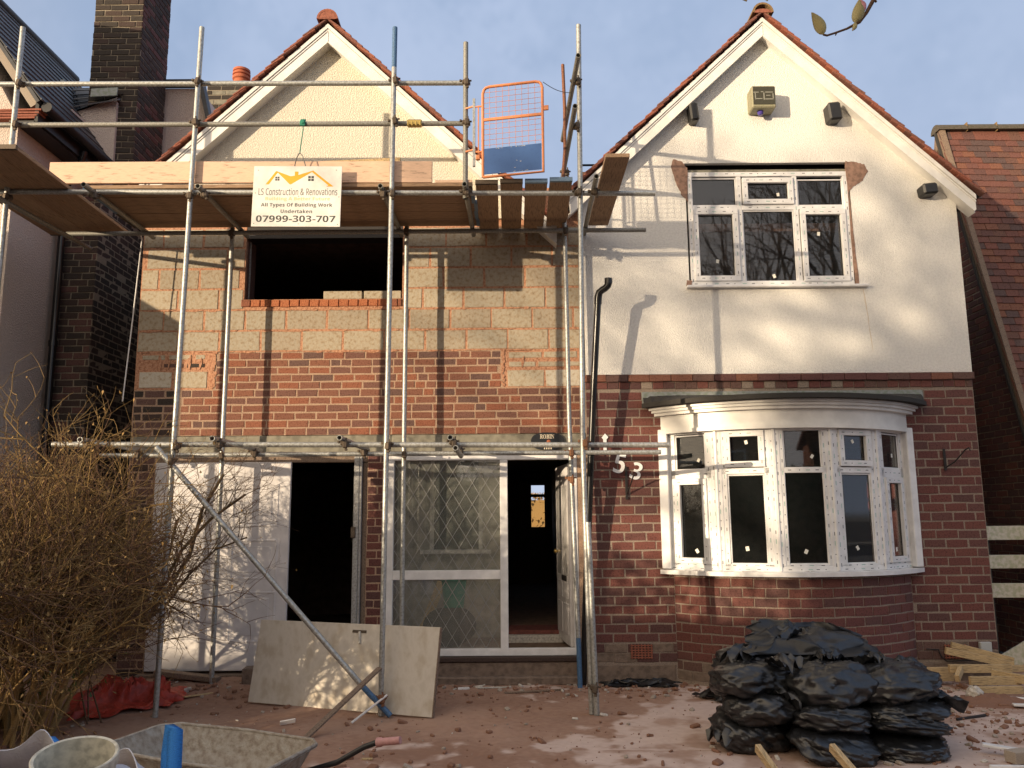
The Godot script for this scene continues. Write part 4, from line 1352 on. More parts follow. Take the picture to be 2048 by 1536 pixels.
func neighbour_left() -> void:
	var h := thing("rendered_house", "neighbouring house with cream rough-cast walls, slate roof and tall dark brick chimney", "house")
	var w := Shape.new()
	# front wing: lit front, shaded flank, gable above
	w.prism(PackedVector2Array([Vector2(-8.0, GROUND), Vector2(-5.7, GROUND), Vector2(-5.7, 6.2), Vector2(-6.86, 8.2), Vector2(-8.0, 6.2)]), -0.9, 0.2)
	w.prism(PackedVector2Array([Vector2(-8.0, GROUND), Vector2(-5.71, GROUND), Vector2(-5.71, 6.9), Vector2(-8.0, 6.9)]), -3.0, -0.902)
	w.prism(PackedVector2Array([Vector2(-6.05, 5.9), Vector2(-5.33, 5.9), Vector2(-5.34, 7.28), Vector2(-6.0, 7.02)]), -3.0, -1.3)
	w.prism(PackedVector2Array([Vector2(-6.3, GROUND), Vector2(-4.62, GROUND), Vector2(-4.42, 7.1), Vector2(-4.62, 7.95), Vector2(-6.3, 7.95)]), -4.0, -2.3)
	put("rough_cast_wall", w, M.render_neighbour, h)
	# unseen single-storey wing, added to shade the left end of the house front
	var fr := Shape.new()
	fr.prism(PackedVector2Array([Vector2(-10.5, GROUND), Vector2(-6.72, GROUND), Vector2(-6.72, 4.2), Vector2(-8.6, 5.3), Vector2(-10.5, 4.2)]), 0.22, 2.5)
	put("added_wing", fr, M.render_neighbour, h)
	# slate roof of the wing with its courses
	var rf := Shape.new()
	var eave := Vector2(-5.38, 6.36)
	var ridge := Vector2(-6.86, 8.47)
	var d := ridge - eave
	var nn := Vector3(-d.normalized().y, d.normalized().x, 0)
	if nn.y < 0: nn = -nn
	rf.box(Vector3((eave.x + ridge.x) * 0.5, (eave.y + ridge.y) * 0.5, -1.3) - nn * 0.03, Vector3(d.length(), 0.04, 3.3), 0, Basis(Vector3(d.x, d.y, 0).normalized(), nn, Vector3(d.x, d.y, 0).normalized().cross(nn)))
	rf.box(Vector3(-7.6, 7.42, -1.3), Vector3(2.57, 0.04, 3.3), 0, Basis(Vector3(0, 0, 1), deg_to_rad(54.9)))
	var roof := put("roof", rf, M.slate, h)
	var n := 13
	for i in n:
		var p := eave + d * (float(i) / n)
		var q := eave + d * ((i + 1.15) / n)
		var s := Shape.new()
		s.bar(Vector3(p.x, p.y, -1.3) + nn * 0.014, Vector3(q.x, q.y, -1.3) + nn * 0.002, 3.32, 0.012, Vector3(0, 0, 1))
		put("slate_course", s, M.slate, roof)
		var e := Shape.new()
		e.bar(Vector3(p.x, p.y, 0.36) + nn * 0.016, Vector3(p.x, p.y, -2.96) + nn * 0.016, 0.018, 0.012, nn)
		put("course_edge", e, M.slate_edge, roof)
	var rd := Shape.new()
	rd.tube(Vector3(ridge.x, ridge.y, 0.36), Vector3(ridge.x, ridge.y, -2.95), 0.07, 10)
	put("ridge_roll", rd, M.slate, roof)
	# verge: pale mortar fillet and creasing tiles at the kneeler
	var vg := Shape.new()
	vg.bar(Vector3(eave.x - 0.1, eave.y - 0.02, 0.24), Vector3(ridge.x, ridge.y - 0.14, 0.24), 0.11, 0.08, Vector3(0.8, 0.6, 0))
	put("verge_fillet", vg, M.cement_crumb, roof)
	for i in 4:
		boxed("creasing_tile", Vector3(-5.78 + i * 0.012, 6.17 + i * 0.032, 0.24), Vector3(0.66 + i * 0.02, 0.024, 0.14), M.tile_0, h, 0.004, turn(0, 0, jit(0.6)))
	# small cross roof behind, its lead and slates
	var cr := Shape.new()
	cr.quad(Vector3(-6.3, 6.95, -1.32), Vector3(-5.28, 7.34, -1.32), Vector3(-5.28, 7.95, -2.25), Vector3(-6.6, 7.95, -2.25))
	var cross_roof := put("cross_roof", cr, M.slate, h)
	for i in 5:
		var t := i / 5.0
		boxed("slate_course", Vector3(-5.85, 7.14 + t * 0.8, -1.3 - t * 0.9 + 0.03), Vector3(1.15, 0.014, 0.12), M.slate if i % 2 else M.slate_edge, cross_roof, 0, turn(33, 0, 8 * (1 - t)))
	boxed("valley_lead", Vector3(-6.06, 7.3, -1.22), Vector3(0.05, 1.0, 0.02), M.lead, h, 0, turn(-40, 0, 20))
	boxed("lead_flashing", Vector3(-5.5, 7.33, -1.26), Vector3(0.36, 0.14, 0.02), M.lead, h, 0.004, turn(-12, 0, 3))
	boxed("tile_verge", Vector3(-5.66, 7.13, -1.34), Vector3(0.72, 0.05, 0.08), M.brick_dark_2, h, 0.004, turn(0, 0, 20))
	var cap := Shape.new()
	cap.bar(Vector3(-5.3, 8.0, -2.25), Vector3(-4.58, 8.0, -2.25), 0.16, 0.06, Vector3(0, 0, 1))
	cap.bar(Vector3(-4.58, 8.02, -2.25), Vector3(-4.36, 7.1, -2.25), 0.16, 0.06, Vector3(0, 0, 1))
	put("roof_verge", cap, M.slate, h)
	# gutter, fascia and downpipe on the flank
	var gt := Shape.new()
	gt.sweep([Vector3(-5.33, 6.3, 0.3), Vector3(-5.33, 6.28, -1.3)], [0.062, 0.062], 12)
	put("gutter", gt, M.black_gutter, h)
	boxed("fascia", Vector3(-5.44, 6.24, -0.5), Vector3(0.04, 0.24, 1.6), M.black_paint, h)
	boxed("eaves_soffit", Vector3(-5.57, 6.12, -0.5), Vector3(0.24, 0.03, 1.6), M.black_paint, h)
	var dp := Shape.new()
	dp.sweep([Vector3(-5.38, 6.2, -0.66), Vector3(-5.42, 6.05, -0.68), Vector3(-5.6, 5.75, -0.7), Vector3(-5.6, 5.5, -0.7), Vector3(-5.6, GROUND, -0.7)], [0.042], 12)
	for y in [5.2, 3.7, 2.2]: dp.tube(Vector3(-5.6, y, -0.7), Vector3(-5.6, y + 0.07, -0.7), 0.052, 12)
	put("downpipe", dp, M.black_plastic, h)
	# chimney: broad breast below the eaves, stack above
	var cb := Shape.new()
	cb.box(Vector3(-5.47, 2.8, -1.75), Vector3(0.545, 5.9, 1.89))
	cb.box(Vector3(-5.425, 7.7, -1.78), Vector3(0.665, 4.0, 0.85))
	var ch := put("chimney", cb, M.mortar_dark, h)
	var mats := set_of("brick_dark", 4)
	course_rect(ch, Transform3D(Basis(), Vector3(0, 0, -1.346)), -5.765, -5.085, 5.9, 9.62, 0.0845, 0.245, 0.013, mats, whole, 1.2, "brick", 0.012)
	course_rect(ch, Transform3D(Basis(Vector3.UP, PI / 2), Vector3(-5.084, 0, -1.346)), 0.0, 0.86, 5.9, 9.62, 0.0845, 0.245, 0.013, [M.brick_dark_2, M.brick_dark_0, M.brick_brown_1], whole, 1.1, "brick", 0.012)
	course_rect(ch, Transform3D(Basis(), Vector3(0, 0, -0.796)), -5.74, -5.2, 0.6, 5.74, 0.0845, 0.235, 0.013, [M.brick_dark_0, M.brick_dark_2, M.brick_brown_3], whole, 1.0, "brick", 0.012)
	course_rect(ch, Transform3D(Basis(Vector3.UP, PI / 2), Vector3(-5.196, 0, -0.796)), 0.0, 1.88, 0.6, 5.74, 0.0845, 0.235, 0.013, mats, whole, 0.7, "brick", 0.012)
	lay(h, 300, "chimney_brickwork")
	# lower chimney of the rear range with one clay pot
	var r := thing("rear_chimney", "low brick chimney with one terracotta pot behind the left gable", "chimney", Vector3(0, 0, 0))
	var rb := Shape.new()
	rb.box(Vector3(-4.86, 6.0, -4.3), Vector3(0.64, 6.0, 0.6))
	var rc := put("stack", rb, M.mortar_dark, r)
	course_rect(rc, Transform3D(Basis(), Vector3(0, 0, -3.993)), -5.18, -4.54, 8.0, 8.93, 0.085, 0.235, 0.013, [M.brick_dark_0, M.moss_brick if M.has("moss_brick") else M.concrete, M.brick_dark_3], whole, 1.0, "brick", 0.012)
	lay(r, 100, "brickwork")
	boxed("flaunching", Vector3(-4.86, 8.99, -4.3), Vector3(0.7, 0.06, 0.66), M.concrete, r, 0.015)
	var pot := Shape.new()
	pot.lathe([Vector2(0.0, 0.34), Vector2(0.1, 0.34), Vector2(0.145, 0.34), Vector2(0.148, 0.3), Vector2(0.128, 0.29), Vector2(0.128, 0.275), Vector2(0.152, 0.265), Vector2(0.152, 0.235), Vector2(0.128, 0.225), Vector2(0.128, 0.21), Vector2(0.152, 0.2), Vector2(0.15, 0.16), Vector2(0.125, 0.14), Vector2(0.13, 0.0)], 24, Vector3(-4.69, 9.02, -4.25))
	put("chimney_pot", pot, M.pot_clay, r)

func verge_z(y: float) -> float:
	return -1.96 + (7.02 - y) * 0.297

func neighbour_right() -> void:
	var h := thing("steep_roofed_house", "neighbouring brick house with steep mottled clay tile roof and brick gable", "house")
	# gable wall facing the passage
	var w := Shape.new()
	var tf := Transform3D(Basis(Vector3.UP, -PI / 2), Vector3(6.2, 0, 0))   # local x = world z, local z = -world x
	w.prism(PackedVector2Array([Vector2(-4.4, GROUND), Vector2(0.1, GROUND), Vector2(verge_z(1.75), 1.75), Vector2(verge_z(6.7), 6.7), Vector2(-2.08, 6.85), Vector2(-4.4, 1.7)]), -0.3, -0.006, tf)
	var wall := put("gable_wall", w, M.mortar_dark, h)
	course_rect(wall, tf, -2.35, 0.1, GROUND, 6.75, 0.0845, 0.238, 0.014, set_of("brick_brown", 4), func(a, b, _y0, y1):
		var lim: float = verge_z(y1) - 0.08 if y1 > 1.75 else 0.1
		if a > lim: return []
		return [[a, minf(b, lim)]], 1.0, "brick", 0.012)
	lay(h, 300, "gable_brickwork")
	boxed("front_wall", Vector3(8.7, 0.85, -0.75), Vector3(4.98, 2.0, 0.3), M.brick_brown_0, h)
	# front slope
	var top := Vector3(0, 7.02, -1.96)
	var foot := Vector3(0, 1.6, verge_z(1.6))
	var dn := (foot - top)
	var len := dn.length()
	dn = dn / len
	var nrm := Vector3(0, -dn.z, dn.y)
	if nrm.z < 0: nrm = -nrm
	var deck := Shape.new()
	deck.box(Vector3(8.6, (top.y + foot.y) * 0.5, (top.z + foot.z) * 0.5) - nrm * 0.045, Vector3(5.0, len, 0.04), 0, Basis(Vector3.RIGHT, -dn, Vector3.RIGHT.cross(-dn)))
	deck.box(Vector3(8.6, 4.6, -2.75), Vector3(5.0, 5.2, 0.04), 0, turn(-17.5, 0, 0))
	var roof := put("roof", deck, M.felt, h)
	var tb := Basis(Vector3.RIGHT, -dn, Vector3.RIGHT.cross(-dn))
	var one := {}
	for k in 4:
		var s := Shape.new()
		var r := RandomNumberGenerator.new()
		r.seed = 900 + k
		s.box(Vector3(0, 0, 0), Vector3(0.162, 0.2, 0.018), 0.003, Basis.from_euler(Vector3(0, r.randf_range(-.012, .012), r.randf_range(-.012, .012))))
		one[k] = s.mesh()
	var mats := set_of("old_tile", 6)
	var rows := int(len / 0.104)
	for i in rows:
		for j in 15:
			var x := 6.2 + 0.165 * j + (0.0825 if i % 2 else 0.0)
			var p := top + dn * (0.104 * (i + 1)) + nrm * (0.018 + jit(0.002))
			var b := tb * Basis.from_euler(Vector3(-0.11, 0, jit(0.008)))
			var seen := 1.0 - 0.05 * j + (0.3 if i < 38 else 0.0)
			waiting.append([Transform3D(b, Vector3(x, p.y + 0.02 * sin(x * 1.4), p.z)), one[rng.randi() % 4], mats[mini(5, int(pow(rng.randf(), 1.2) * 6))], roof, seen, "roof_tile"])
	lay(roof, 300, "roof_tiles")
	var bg := Shape.new()
	bg.bar(Vector3(6.16, 7.0, -1.93) + nrm * 0.0, Vector3(6.16, foot.y, foot.z), 0.09, 0.07, nrm)
	put("bargeboard", bg, M.timber_grey, h)
	var bk := Shape.new()
	bk.bar(Vector3(6.16, 6.95, -2.0), Vector3(6.16, 2.3, -3.4), 0.09, 0.07, Vector3(0, 0, -1))
	put("bargeboard", bk, M.timber_grey, h)
	for i in 7:
		var s := Shape.new()
		var prof := PackedVector2Array()
		for k in 9: prof.append(Vector2(cos(PI * k / 8.0) * 0.12, sin(PI * k / 8.0) * 0.11))
		s.prism(prof, 0, 0.41, Transform3D(Basis(Vector3.UP, PI / 2), Vector3(6.1 + i * 0.425, 7.0 + jit(0.006), -1.98)))
		put("ridge_tile", s, M.ridge_grey, roof)
		if i > 0: boxed("ridge_joint", Vector3(6.1 + i * 0.425 - 0.008, 7.05, -1.98), Vector3(0.016, 0.13, 0.2), M.ridge_mossy, roof, 0.005)
	boxed("lead_flashing", Vector3(7.05, 5.25, -1.38), Vector3(0.3, 0.09, 0.05), M.lead, roof, 0.01, turn(20, 0, 30))

func side_fence() -> void:
	var f := thing("board_fence", "white painted board fence closing the dark passage beside the house", "fence")
	for q in [[1.457, 1.296], [1.125, 0.972], [0.803, 0.641]]:
		boxed("fence_board", Vector3(6.0, (q[0] + q[1]) * 0.5, -0.6 + jit(0.004)), Vector3(1.15, q[0] - q[1], 0.025), M.fence_white, f, 0.004, turn(0, 0, jit(0.4)))
	boxed("post", Vector3(6.15, 0.65, -0.66), Vector3(0.09, 1.7, 0.09), M.timber_grey, f)
	boxed("post", Vector3(5.5, 0.65, -0.66), Vector3(0.08, 1.7, 0.08), M.black_paint, f)
	var s := Shape.new()
	s.bar(Vector3(5.5, -0.1, -0.55), Vector3(6.4, 0.38, -0.55), 0.2, 0.025, Vector3(-0.4, 0.9, 0), 0.003)
	single("loose_white_board", s, M.fence_white, "white painted board slanting up from the ground below the fence", "board")

# ------------------------------------------------------------------ across the road: what shades and mirrors
func build_street() -> void:
	var road := Shape.new()
	road.box(Vector3(0, GROUND - 0.06, 18), Vector3(120, 0.02, 7))
	setting("road", road, M.road)
	var pave := Shape.new()
	pave.box(Vector3(0, GROUND - 0.05, 13.2), Vector3(120, 0.14, 2.4))
	pave.box(Vector3(0, GROUND - 0.05, 22.8), Vector3(120, 0.14, 2.4))
	setting("pavement", pave, M.paving)
	# unseen clipped hedges, added to shade the garage foot and darken reflections
	hedge("added_clipped_hedge", "low clipped hedge added behind the camera to shade the foot of the garage", Vector3(-17.0, GROUND, 11), 5.5, 0.9, 2.0)
	hedge("added_clipped_hedge", "dark evergreen hedge added behind the camera to darken the window reflections", Vector3(2.5, GROUND, 12.6), 21.0, 1.0, 2.9)
	# houses opposite
	for i in 4:
		var x: float = [-22.4, -7.5, 6.0, 19.5][i]
		var h := thing("opposite_house", ["tall brick house opposite, furthest to the left", "darker brick house opposite, second from the left", "brick house opposite, third from the left", "darker brick house opposite, furthest to the right"][i], "house", Vector3(x, GROUND, 31), "houses across the road")
		var w := Shape.new()
		var tall := 7.3 if i == 0 else 5.2
		w.box(Vector3(0, tall * 0.5, 0), Vector3(9.2, tall, 7 if i > 0 else 11))
		put("wall", w, M.brick_brown_0 if i % 2 == 0 else M.brick_brown_2, h)
		var r := Shape.new()
		for s in [-1, 1]: r.box(Vector3(0, tall + 1.4, s * (1.95 if i > 0 else 3.0)), Vector3(9.6, 0.15, 4.9 if i > 0 else 7.2), 0, turn(s * (38 if i > 0 else 26), 0, 0))
		r.prism(PackedVector2Array([Vector2(-3.4, tall), Vector2(3.4, tall), Vector2(0, tall + 2.7)]), -4.5, 4.5, Transform3D(Basis(Vector3.UP, PI / 2), Vector3.ZERO))
		put("roof", r, M.old_tile_1, h)
		for k in 4:
			var wx := -2.4 if k % 2 == 0 else 2.4
			var wy := 1.5 if k < 2 else 4.0
			var wz := -3.52 if i > 0 else -5.52
			boxed("window", Vector3(wx, wy, wz), Vector3(1.7, 1.3, 0.06), M.upvc, h)
			boxed("pane", Vector3(wx, wy, wz - 0.04), Vector3(1.5, 1.1, 0.04), M.car_glass, h)
		boxed("door", Vector3(0, 1.0, -3.54 if i > 0 else -5.54), Vector3(0.95, 2.0, 0.08), M.timber_red, h)
	van()
	hedge("garden_hedge", "tawny garden hedge glimpsed through the hall at the back", Vector3(1.2, GROUND, -14.0), 6.0, 0.8, 2.3, true)
	bare_tree("street_tree", "tall bare tree across the road, mirrored in the upper window", Vector3(9.5, GROUND, 17.5), 13.0, 11, 0.24)
	bare_tree("street_tree", "dense bare tree down the road that dapples the white wall", Vector3(-21.4, GROUND, 23.0), 11.0, 23, 0.26)
	bare_tree("street_tree", "bare tree down the road beyond the dense one", Vector3(-17.6, GROUND, 24.0), 11.5, 37, 0.24)

func hedge(called: String, label: String, at: Vector3, length: float, deep: float, high: float, tawny := false) -> void:
	var h := thing(called, label, "hedge", at, "" if tawny else "added hedges behind the camera")
	var s := Shape.new()
	s.box(Vector3(0, high * 0.48, 0), Vector3(length, high * 0.95, deep * 0.8))
	put("inner_growth", s, M.leaf_tan if tawny else M.hedge, h)
	var l := Shape.new()
	for i in 2600:
		var p := Vector3(jit(length * 0.5), rng.randf() * high, jit(deep * 0.5))
		var k := rng.randi() % 3
		if k == 0: p.y = high + jit(0.08)
		elif k == 1: p.z = deep * 0.5 * (1 if rng.randf() < 0.5 else -1)
		leaf(l, p, 0.09)
	put("leaves", l, M.leaf_tan if tawny else M.leaf_green, h).set_meta("kind", "stuff")

func leaf(s: Shape, p: Vector3, size: float) -> void:
	var b := Basis.from_euler(Vector3(rng.randf() * TAU, rng.randf() * TAU, 0))
	var a := b.x * size * 0.5
	var c := b.y * size
	s.tri(p - a * 0.7, p + a * 0.7, p + c)
	s.tri(p - a * 0.7, p + c * -0.3, p + a * 0.7)

func van() -> void:
	var v := thing("parked_van", "white van parked on the next drive, behind the camera", "van", Vector3(-11.5, GROUND, 13.0))
	var b := Shape.new()
	b.prism(PackedVector2Array([Vector2(-2.5, 0.35), Vector2(2.4, 0.35), Vector2(2.5, 0.9), Vector2(2.2, 1.15), Vector2(1.5, 2.25), Vector2(1.1, 2.6), Vector2(-2.45, 2.65), Vector2(-2.55, 2.4)]), -0.95, 0.95)
	put("body", b, M.car_white, v)
	for s in [-1, 1]:
		var g := Shape.new()
		g.prism(PackedVector2Array([Vector2(0.55, 1.2), Vector2(2.0, 1.2), Vector2(1.42, 1.88), Vector2(0.55, 1.9)]), -0.01, 0.01, Transform3D(Basis(), Vector3(0, 0, s * 0.955)))
		put("side_window", g, M.car_glass, v)
		for x in [-1.6, 1.55]:
			var w := Shape.new()
			w.lathe([Vector2(0, 0.1), Vector2(0.2, 0.1), Vector2(0.33, 0.08), Vector2(0.34, -0.08), Vector2(0.2, -0.1), Vector2(0, -0.1)], 20)
			var o := put("wheel", w, M.rubber, v)
			o.transform = Transform3D(Basis(Vector3.RIGHT, PI / 2), Vector3(x, 0.34, s * 0.88))
	var ws := Shape.new()
	ws.bar(Vector3(2.21, 1.2, 0), Vector3(1.56, 2.2, 0), 1.6, 0.02, Vector3(0, 0, 1))
	put("windscreen", ws, M.car_glass, v)

# a leafless tree: limbs split again and again; trunk and limbs, then twigs
func bare_tree(called: String, label: String, at: Vector3, high: float, sd: int, r0: float) -> void:
	var t := thing(called, label, "tree", at, "street trees")
	var r := RandomNumberGenerator.new()
	r.seed = sd
	var wood := Shape.new()
	var twig := Shape.new()
	grow(wood, twig, r, Vector3.ZERO, Vector3(r.randf_range(-.05, .05), 1, r.randf_range(-.05, .05)), high * 0.3, r0, 0, 7)
	put("trunk", wood, M.stem_bark, t)
	put("crown", twig, M.twig_brown, t)

func grow(wood: Shape, twig: Shape, r: RandomNumberGenerator, p: Vector3, dir: Vector3, len: float, rad: float, lvl: int, most: int) -> void:
	dir = dir.normalized()
	var mid := p + dir * len * 0.5 + Vector3(r.randf_range(-1, 1), r.randf_range(-.3, .6), r.randf_range(-1, 1)) * len * 0.05
	var end := p + dir * len
	var s := wood if lvl < 3 else twig
	s.sweep([p, mid, end], [rad, rad * 0.85, rad * 0.72], 7 if lvl < 3 else (4 if lvl < 5 else 3), false)
	if lvl >= most: return
	var kids := 3 if lvl < 5 else 2
	if lvl == 0: kids = 4
	for i in kids:
		var f := Shape.frame_of(dir)
		var a := TAU * (i + r.randf() * 0.7) / kids
		var spread := r.randf_range(0.35, 0.75) if lvl < 3 else r.randf_range(0.4, 0.95)
		if lvl > 0 and i == 0: spread *= 0.4
		var nd := (dir + (f.x * cos(a) + f.z * sin(a)) * spread + Vector3(0, 0.12, 0)).normalized()
		grow(wood, twig, r, end if i < 2 else p.lerp(end, r.randf_range(0.55, 0.9)), nd, len * r.randf_range(0.66, 0.84), maxf(rad * r.randf_range(0.55, 0.7), 0.006), lvl + 1, most)

# ------------------------------------------------------------------ scaffold
const ZF := 1.43
const ZB := 0.3
const TR := 0.0255
var scaffold: Node3D
var coupler: ArrayMesh

func pole(called: String, p0: Vector3, p1: Vector3, m: Material, label := "") -> MeshInstance3D:
	var s := Shape.new()
	s.pipe(p0, p1, TR)
	var o := put(called, s, m, scaffold)
	if label: o.set_meta("label", label)
	return o

func clamp_at(p: Vector3, rusty := false) -> void:
	if coupler == null:
		var s := Shape.new()
		s.box(Vector3(0, 0, 0), Vector3(0.075, 0.05, 0.072), 0.012)
		s.box(Vector3(0.012, -0.012, 0.045), Vector3(0.05, 0.075, 0.05), 0.012)
		s.tube(Vector3(-0.055, 0.01, 0.02), Vector3(0.06, 0.01, 0.02), 0.009, 6)
		s.tube(Vector3(0.02, -0.07, 0.045), Vector3(0.02, 0.05, 0.045), 0.008, 6)
		s.box(Vector3(-0.052, 0.01, 0.02), Vector3(0.022, 0.026, 0.026), 0.004)
		s.box(Vector3(0.02, -0.062, 0.045), Vector3(0.026, 0.022, 0.026), 0.004)
		coupler = s.mesh()
	var o := put("coupler", coupler, M.coupler_rust if rusty else M.coupler_steel, scaffold)
	o.transform = Transform3D(turn(jit(8), jit(12), jit(10)), p)

func build_scaffold() -> void:
	scaffold = thing("scaffolding", "galvanised tube scaffolding standing in front of the left wing", "scaffolding")
	# outer standards
	pole("standard", Vector3(-4.99, GROUND, ZF), Vector3(-4.965, 6.575, ZF), M.galvanised)
	pole("standard", Vector3(-3.208, GROUND, ZF), Vector3(-3.137, 6.56, ZF), M.galvanised)
	pole("standard", Vector3(-1.194, GROUND, ZF), Vector3(-1.168, 6.1, ZF), M.galvanised)
	pole("standard", Vector3(-1.168, 6.1, ZF), Vector3(-1.166, 6.543, ZF), M.blue_paint, "blue painted top of the tube")
	pole("standard", Vector3(0.69, GROUND, ZF), Vector3(0.66, 2.2, ZF), M.galvanised)
	pole("standard", Vector3(0.66, 2.2, ZF), Vector3(0.707, 6.555, ZF), M.galvanised)
	pole("standard", Vector3(0.73, GROUND, ZF + 0.05), Vector3(0.69, 1.55, ZF + 0.03), M.galvanised)
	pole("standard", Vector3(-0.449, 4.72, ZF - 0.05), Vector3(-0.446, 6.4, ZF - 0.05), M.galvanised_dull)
	# inner standards
	pole("standard", Vector3(-3.116, GROUND, ZB), Vector3(-3.123, 4.83, ZB), M.galvanised)
	pole("standard", Vector3(-1.168, GROUND, ZB), Vector3(-1.166, 4.83, ZB), M.galvanised)
	pole("standard", Vector3(0.615, 2.6, ZB), Vector3(0.6, 5.5, ZB), M.galvanised)
	pole("standard", Vector3(0.668, 0.36, ZB), Vector3(0.615, 2.6, ZB), M.galvanised)
	pole("standard", Vector3(0.676, GROUND, ZB), Vector3(0.668, 0.36, ZB), M.blue_paint, "blue painted foot of the tube")
	# ledgers
	pole("ledger", Vector3(-5.3, 4.835, ZF - 0.052), Vector3(1.434, 4.761, ZF - 0.052), M.galvanised)
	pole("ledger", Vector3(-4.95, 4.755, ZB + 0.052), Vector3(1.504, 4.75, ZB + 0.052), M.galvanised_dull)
	pole("ledger", Vector3(-4.35, 2.312, ZF - 0.052), Vector3(1.479, 2.262, ZF - 0.052), M.galvanised)
	pole("ledger", Vector3(-4.4, 2.283, ZB + 0.052), Vector3(1.583, 2.273, ZB + 0.052), M.galvanised)
	# guard rails
	pole("guard_rail", Vector3(-5.6, 5.985, ZF - 0.052), Vector3(-0.4, 5.956, ZF - 0.052), M.galvanised)
	pole("guard_rail", Vector3(-5.6, 5.542, ZF - 0.052), Vector3(-0.4, 5.518, ZF - 0.052), M.galvanised_dull)
	# end guard rails running back to the wall
	pole("guard_rail", Vector3(0.655, 5.93, 1.92), Vector3(0.61, 5.93, 0.12), M.galvanised_dull)
	pole("guard_rail", Vector3(0.62, 5.45, 1.85), Vector3(0.6, 5.45, 0.2), M.galvanised_dull)
	# transoms
	for q in [[-4.12, 1.62], [-3.04, 1.56], [-1.27, 1.53], [-0.447, 1.56], [0.82, 1.72]]:
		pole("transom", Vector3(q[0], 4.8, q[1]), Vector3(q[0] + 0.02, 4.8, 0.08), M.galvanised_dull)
		clamp_at(Vector3(q[0] + 0.01, 4.77, ZF - 0.03))
	pole("transom", Vector3(-5.02, 4.7, 2.2), Vector3(-4.86, 4.7, 0.0), M.galvanised_dull)
	for q in [[-4.0, 1.56], [-2.77, 1.58], [-1.6, 1.56], [-0.58, 1.5]]:
		pole("transom", Vector3(q[0], 2.338, q[1]), Vector3(q[0] + 0.02, 2.338, 0.16), M.galvanised)
		clamp_at(Vector3(q[0] + 0.02, 2.3, ZF - 0.02))
		clamp_at(Vector3(q[0] + 0.02, 2.3, ZB + 0.08))
	# hanging stub under the low ledger
	pole("transom", Vector3(-0.53, 2.24, 1.5), Vector3(-0.5, 2.19, 1.15), M.galvanised)
	# diagonal brace
	pole("brace", Vector3(-3.32, 2.27, ZF + 0.055), Vector3(-1.35, 0.12, ZF + 0.055), M.galvanised)
	pole("brace", Vector3(-1.35, 0.12, ZF + 0.055), Vector3(-1.1, -0.13, ZF + 0.055), M.blue_paint, "blue painted foot of the brace")
	for x in [-4.97, -3.17, -1.18, 0.67]:
		clamp_at(Vector3(x, 4.76, ZF - 0.02))
		clamp_at(Vector3(x + 0.01, 2.285, ZF - 0.02), x > 0)
		if x < 0:
			clamp_at(Vector3(x + 0.02, 5.965, ZF - 0.02))
			clamp_at(Vector3(x + 0.02, 5.53, ZF - 0.02))
	for x in [-3.12, -1.167, 0.61]:
		clamp_at(Vector3(x, 4.755, ZB + 0.03))
		clamp_at(Vector3(x, 2.28, ZB + 0.03), x > 0)
	for y in [5.96, 5.52, 4.79]: clamp_at(Vector3(-0.446, y, ZF - 0.05))
	clamp_at(Vector3(0.67, 5.93, ZF + 0.0)); clamp_at(Vector3(0.65, 5.45, ZF + 0.0))
	clamp_at(Vector3(0.62, 5.45, ZB)); clamp_at(Vector3(0.6, 5.0, ZB))
	clamp_at(Vector3(-3.18, 2.15, ZF + 0.03)); clamp_at(Vector3(-1.18, 0.02, ZF + 0.03), true)
	clamp_at(Vector3(0.71, 0.1, ZF + 0.06)); clamp_at(Vector3(0.62, 2.0, ZB + 0.02), true)
	# sleeve on the middle rail
	var sl := Shape.new()
	sl.box(Vector3(-0.96, 5.522, ZF - 0.052), Vector3(0.15, 0.066, 0.066), 0.01)
	for k in 4: sl.tube(Vector3(-1.02 + k * 0.04, 5.48, ZF - 0.01), Vector3(-1.02 + k * 0.04, 5.52, ZF - 0.01), 0.009, 6)
	put("sleeve_coupler", sl, M.brass, scaffold)
	# thin hanging rod at the corner of the house
	boards()
	gate()
	company_sign()

func plank(label: String, p0: Vector3, p1: Vector3, m: Material, group: String, wide := 0.222, thick := 0.038, side := Vector3(0, 0, 1), banded := true) -> Node3D:
	var t := thing("scaffold_board", label, "board", (p0 + p1) * 0.5, group)
	var c := (p0 + p1) * 0.5
	var s := Shape.new()
	s.bar(p0 - c, p1 - c, wide, thick, side, 0.004)
	put("plank", s, m, t)
	if banded:
		for e in 2:
			var b := Shape.new()
			var d := (p1 - p0).normalized() * (1 if e == 0 else -1)
			var q := (p0 if e == 0 else p1) - c
			b.bar(q - d * 0.001, q + d * 0.035, wide + 0.003, thick + 0.003, side)
			put("end_band", b, M.band_steel if rng.randf() < 0.5 else M.coupler_steel, t)
	return t

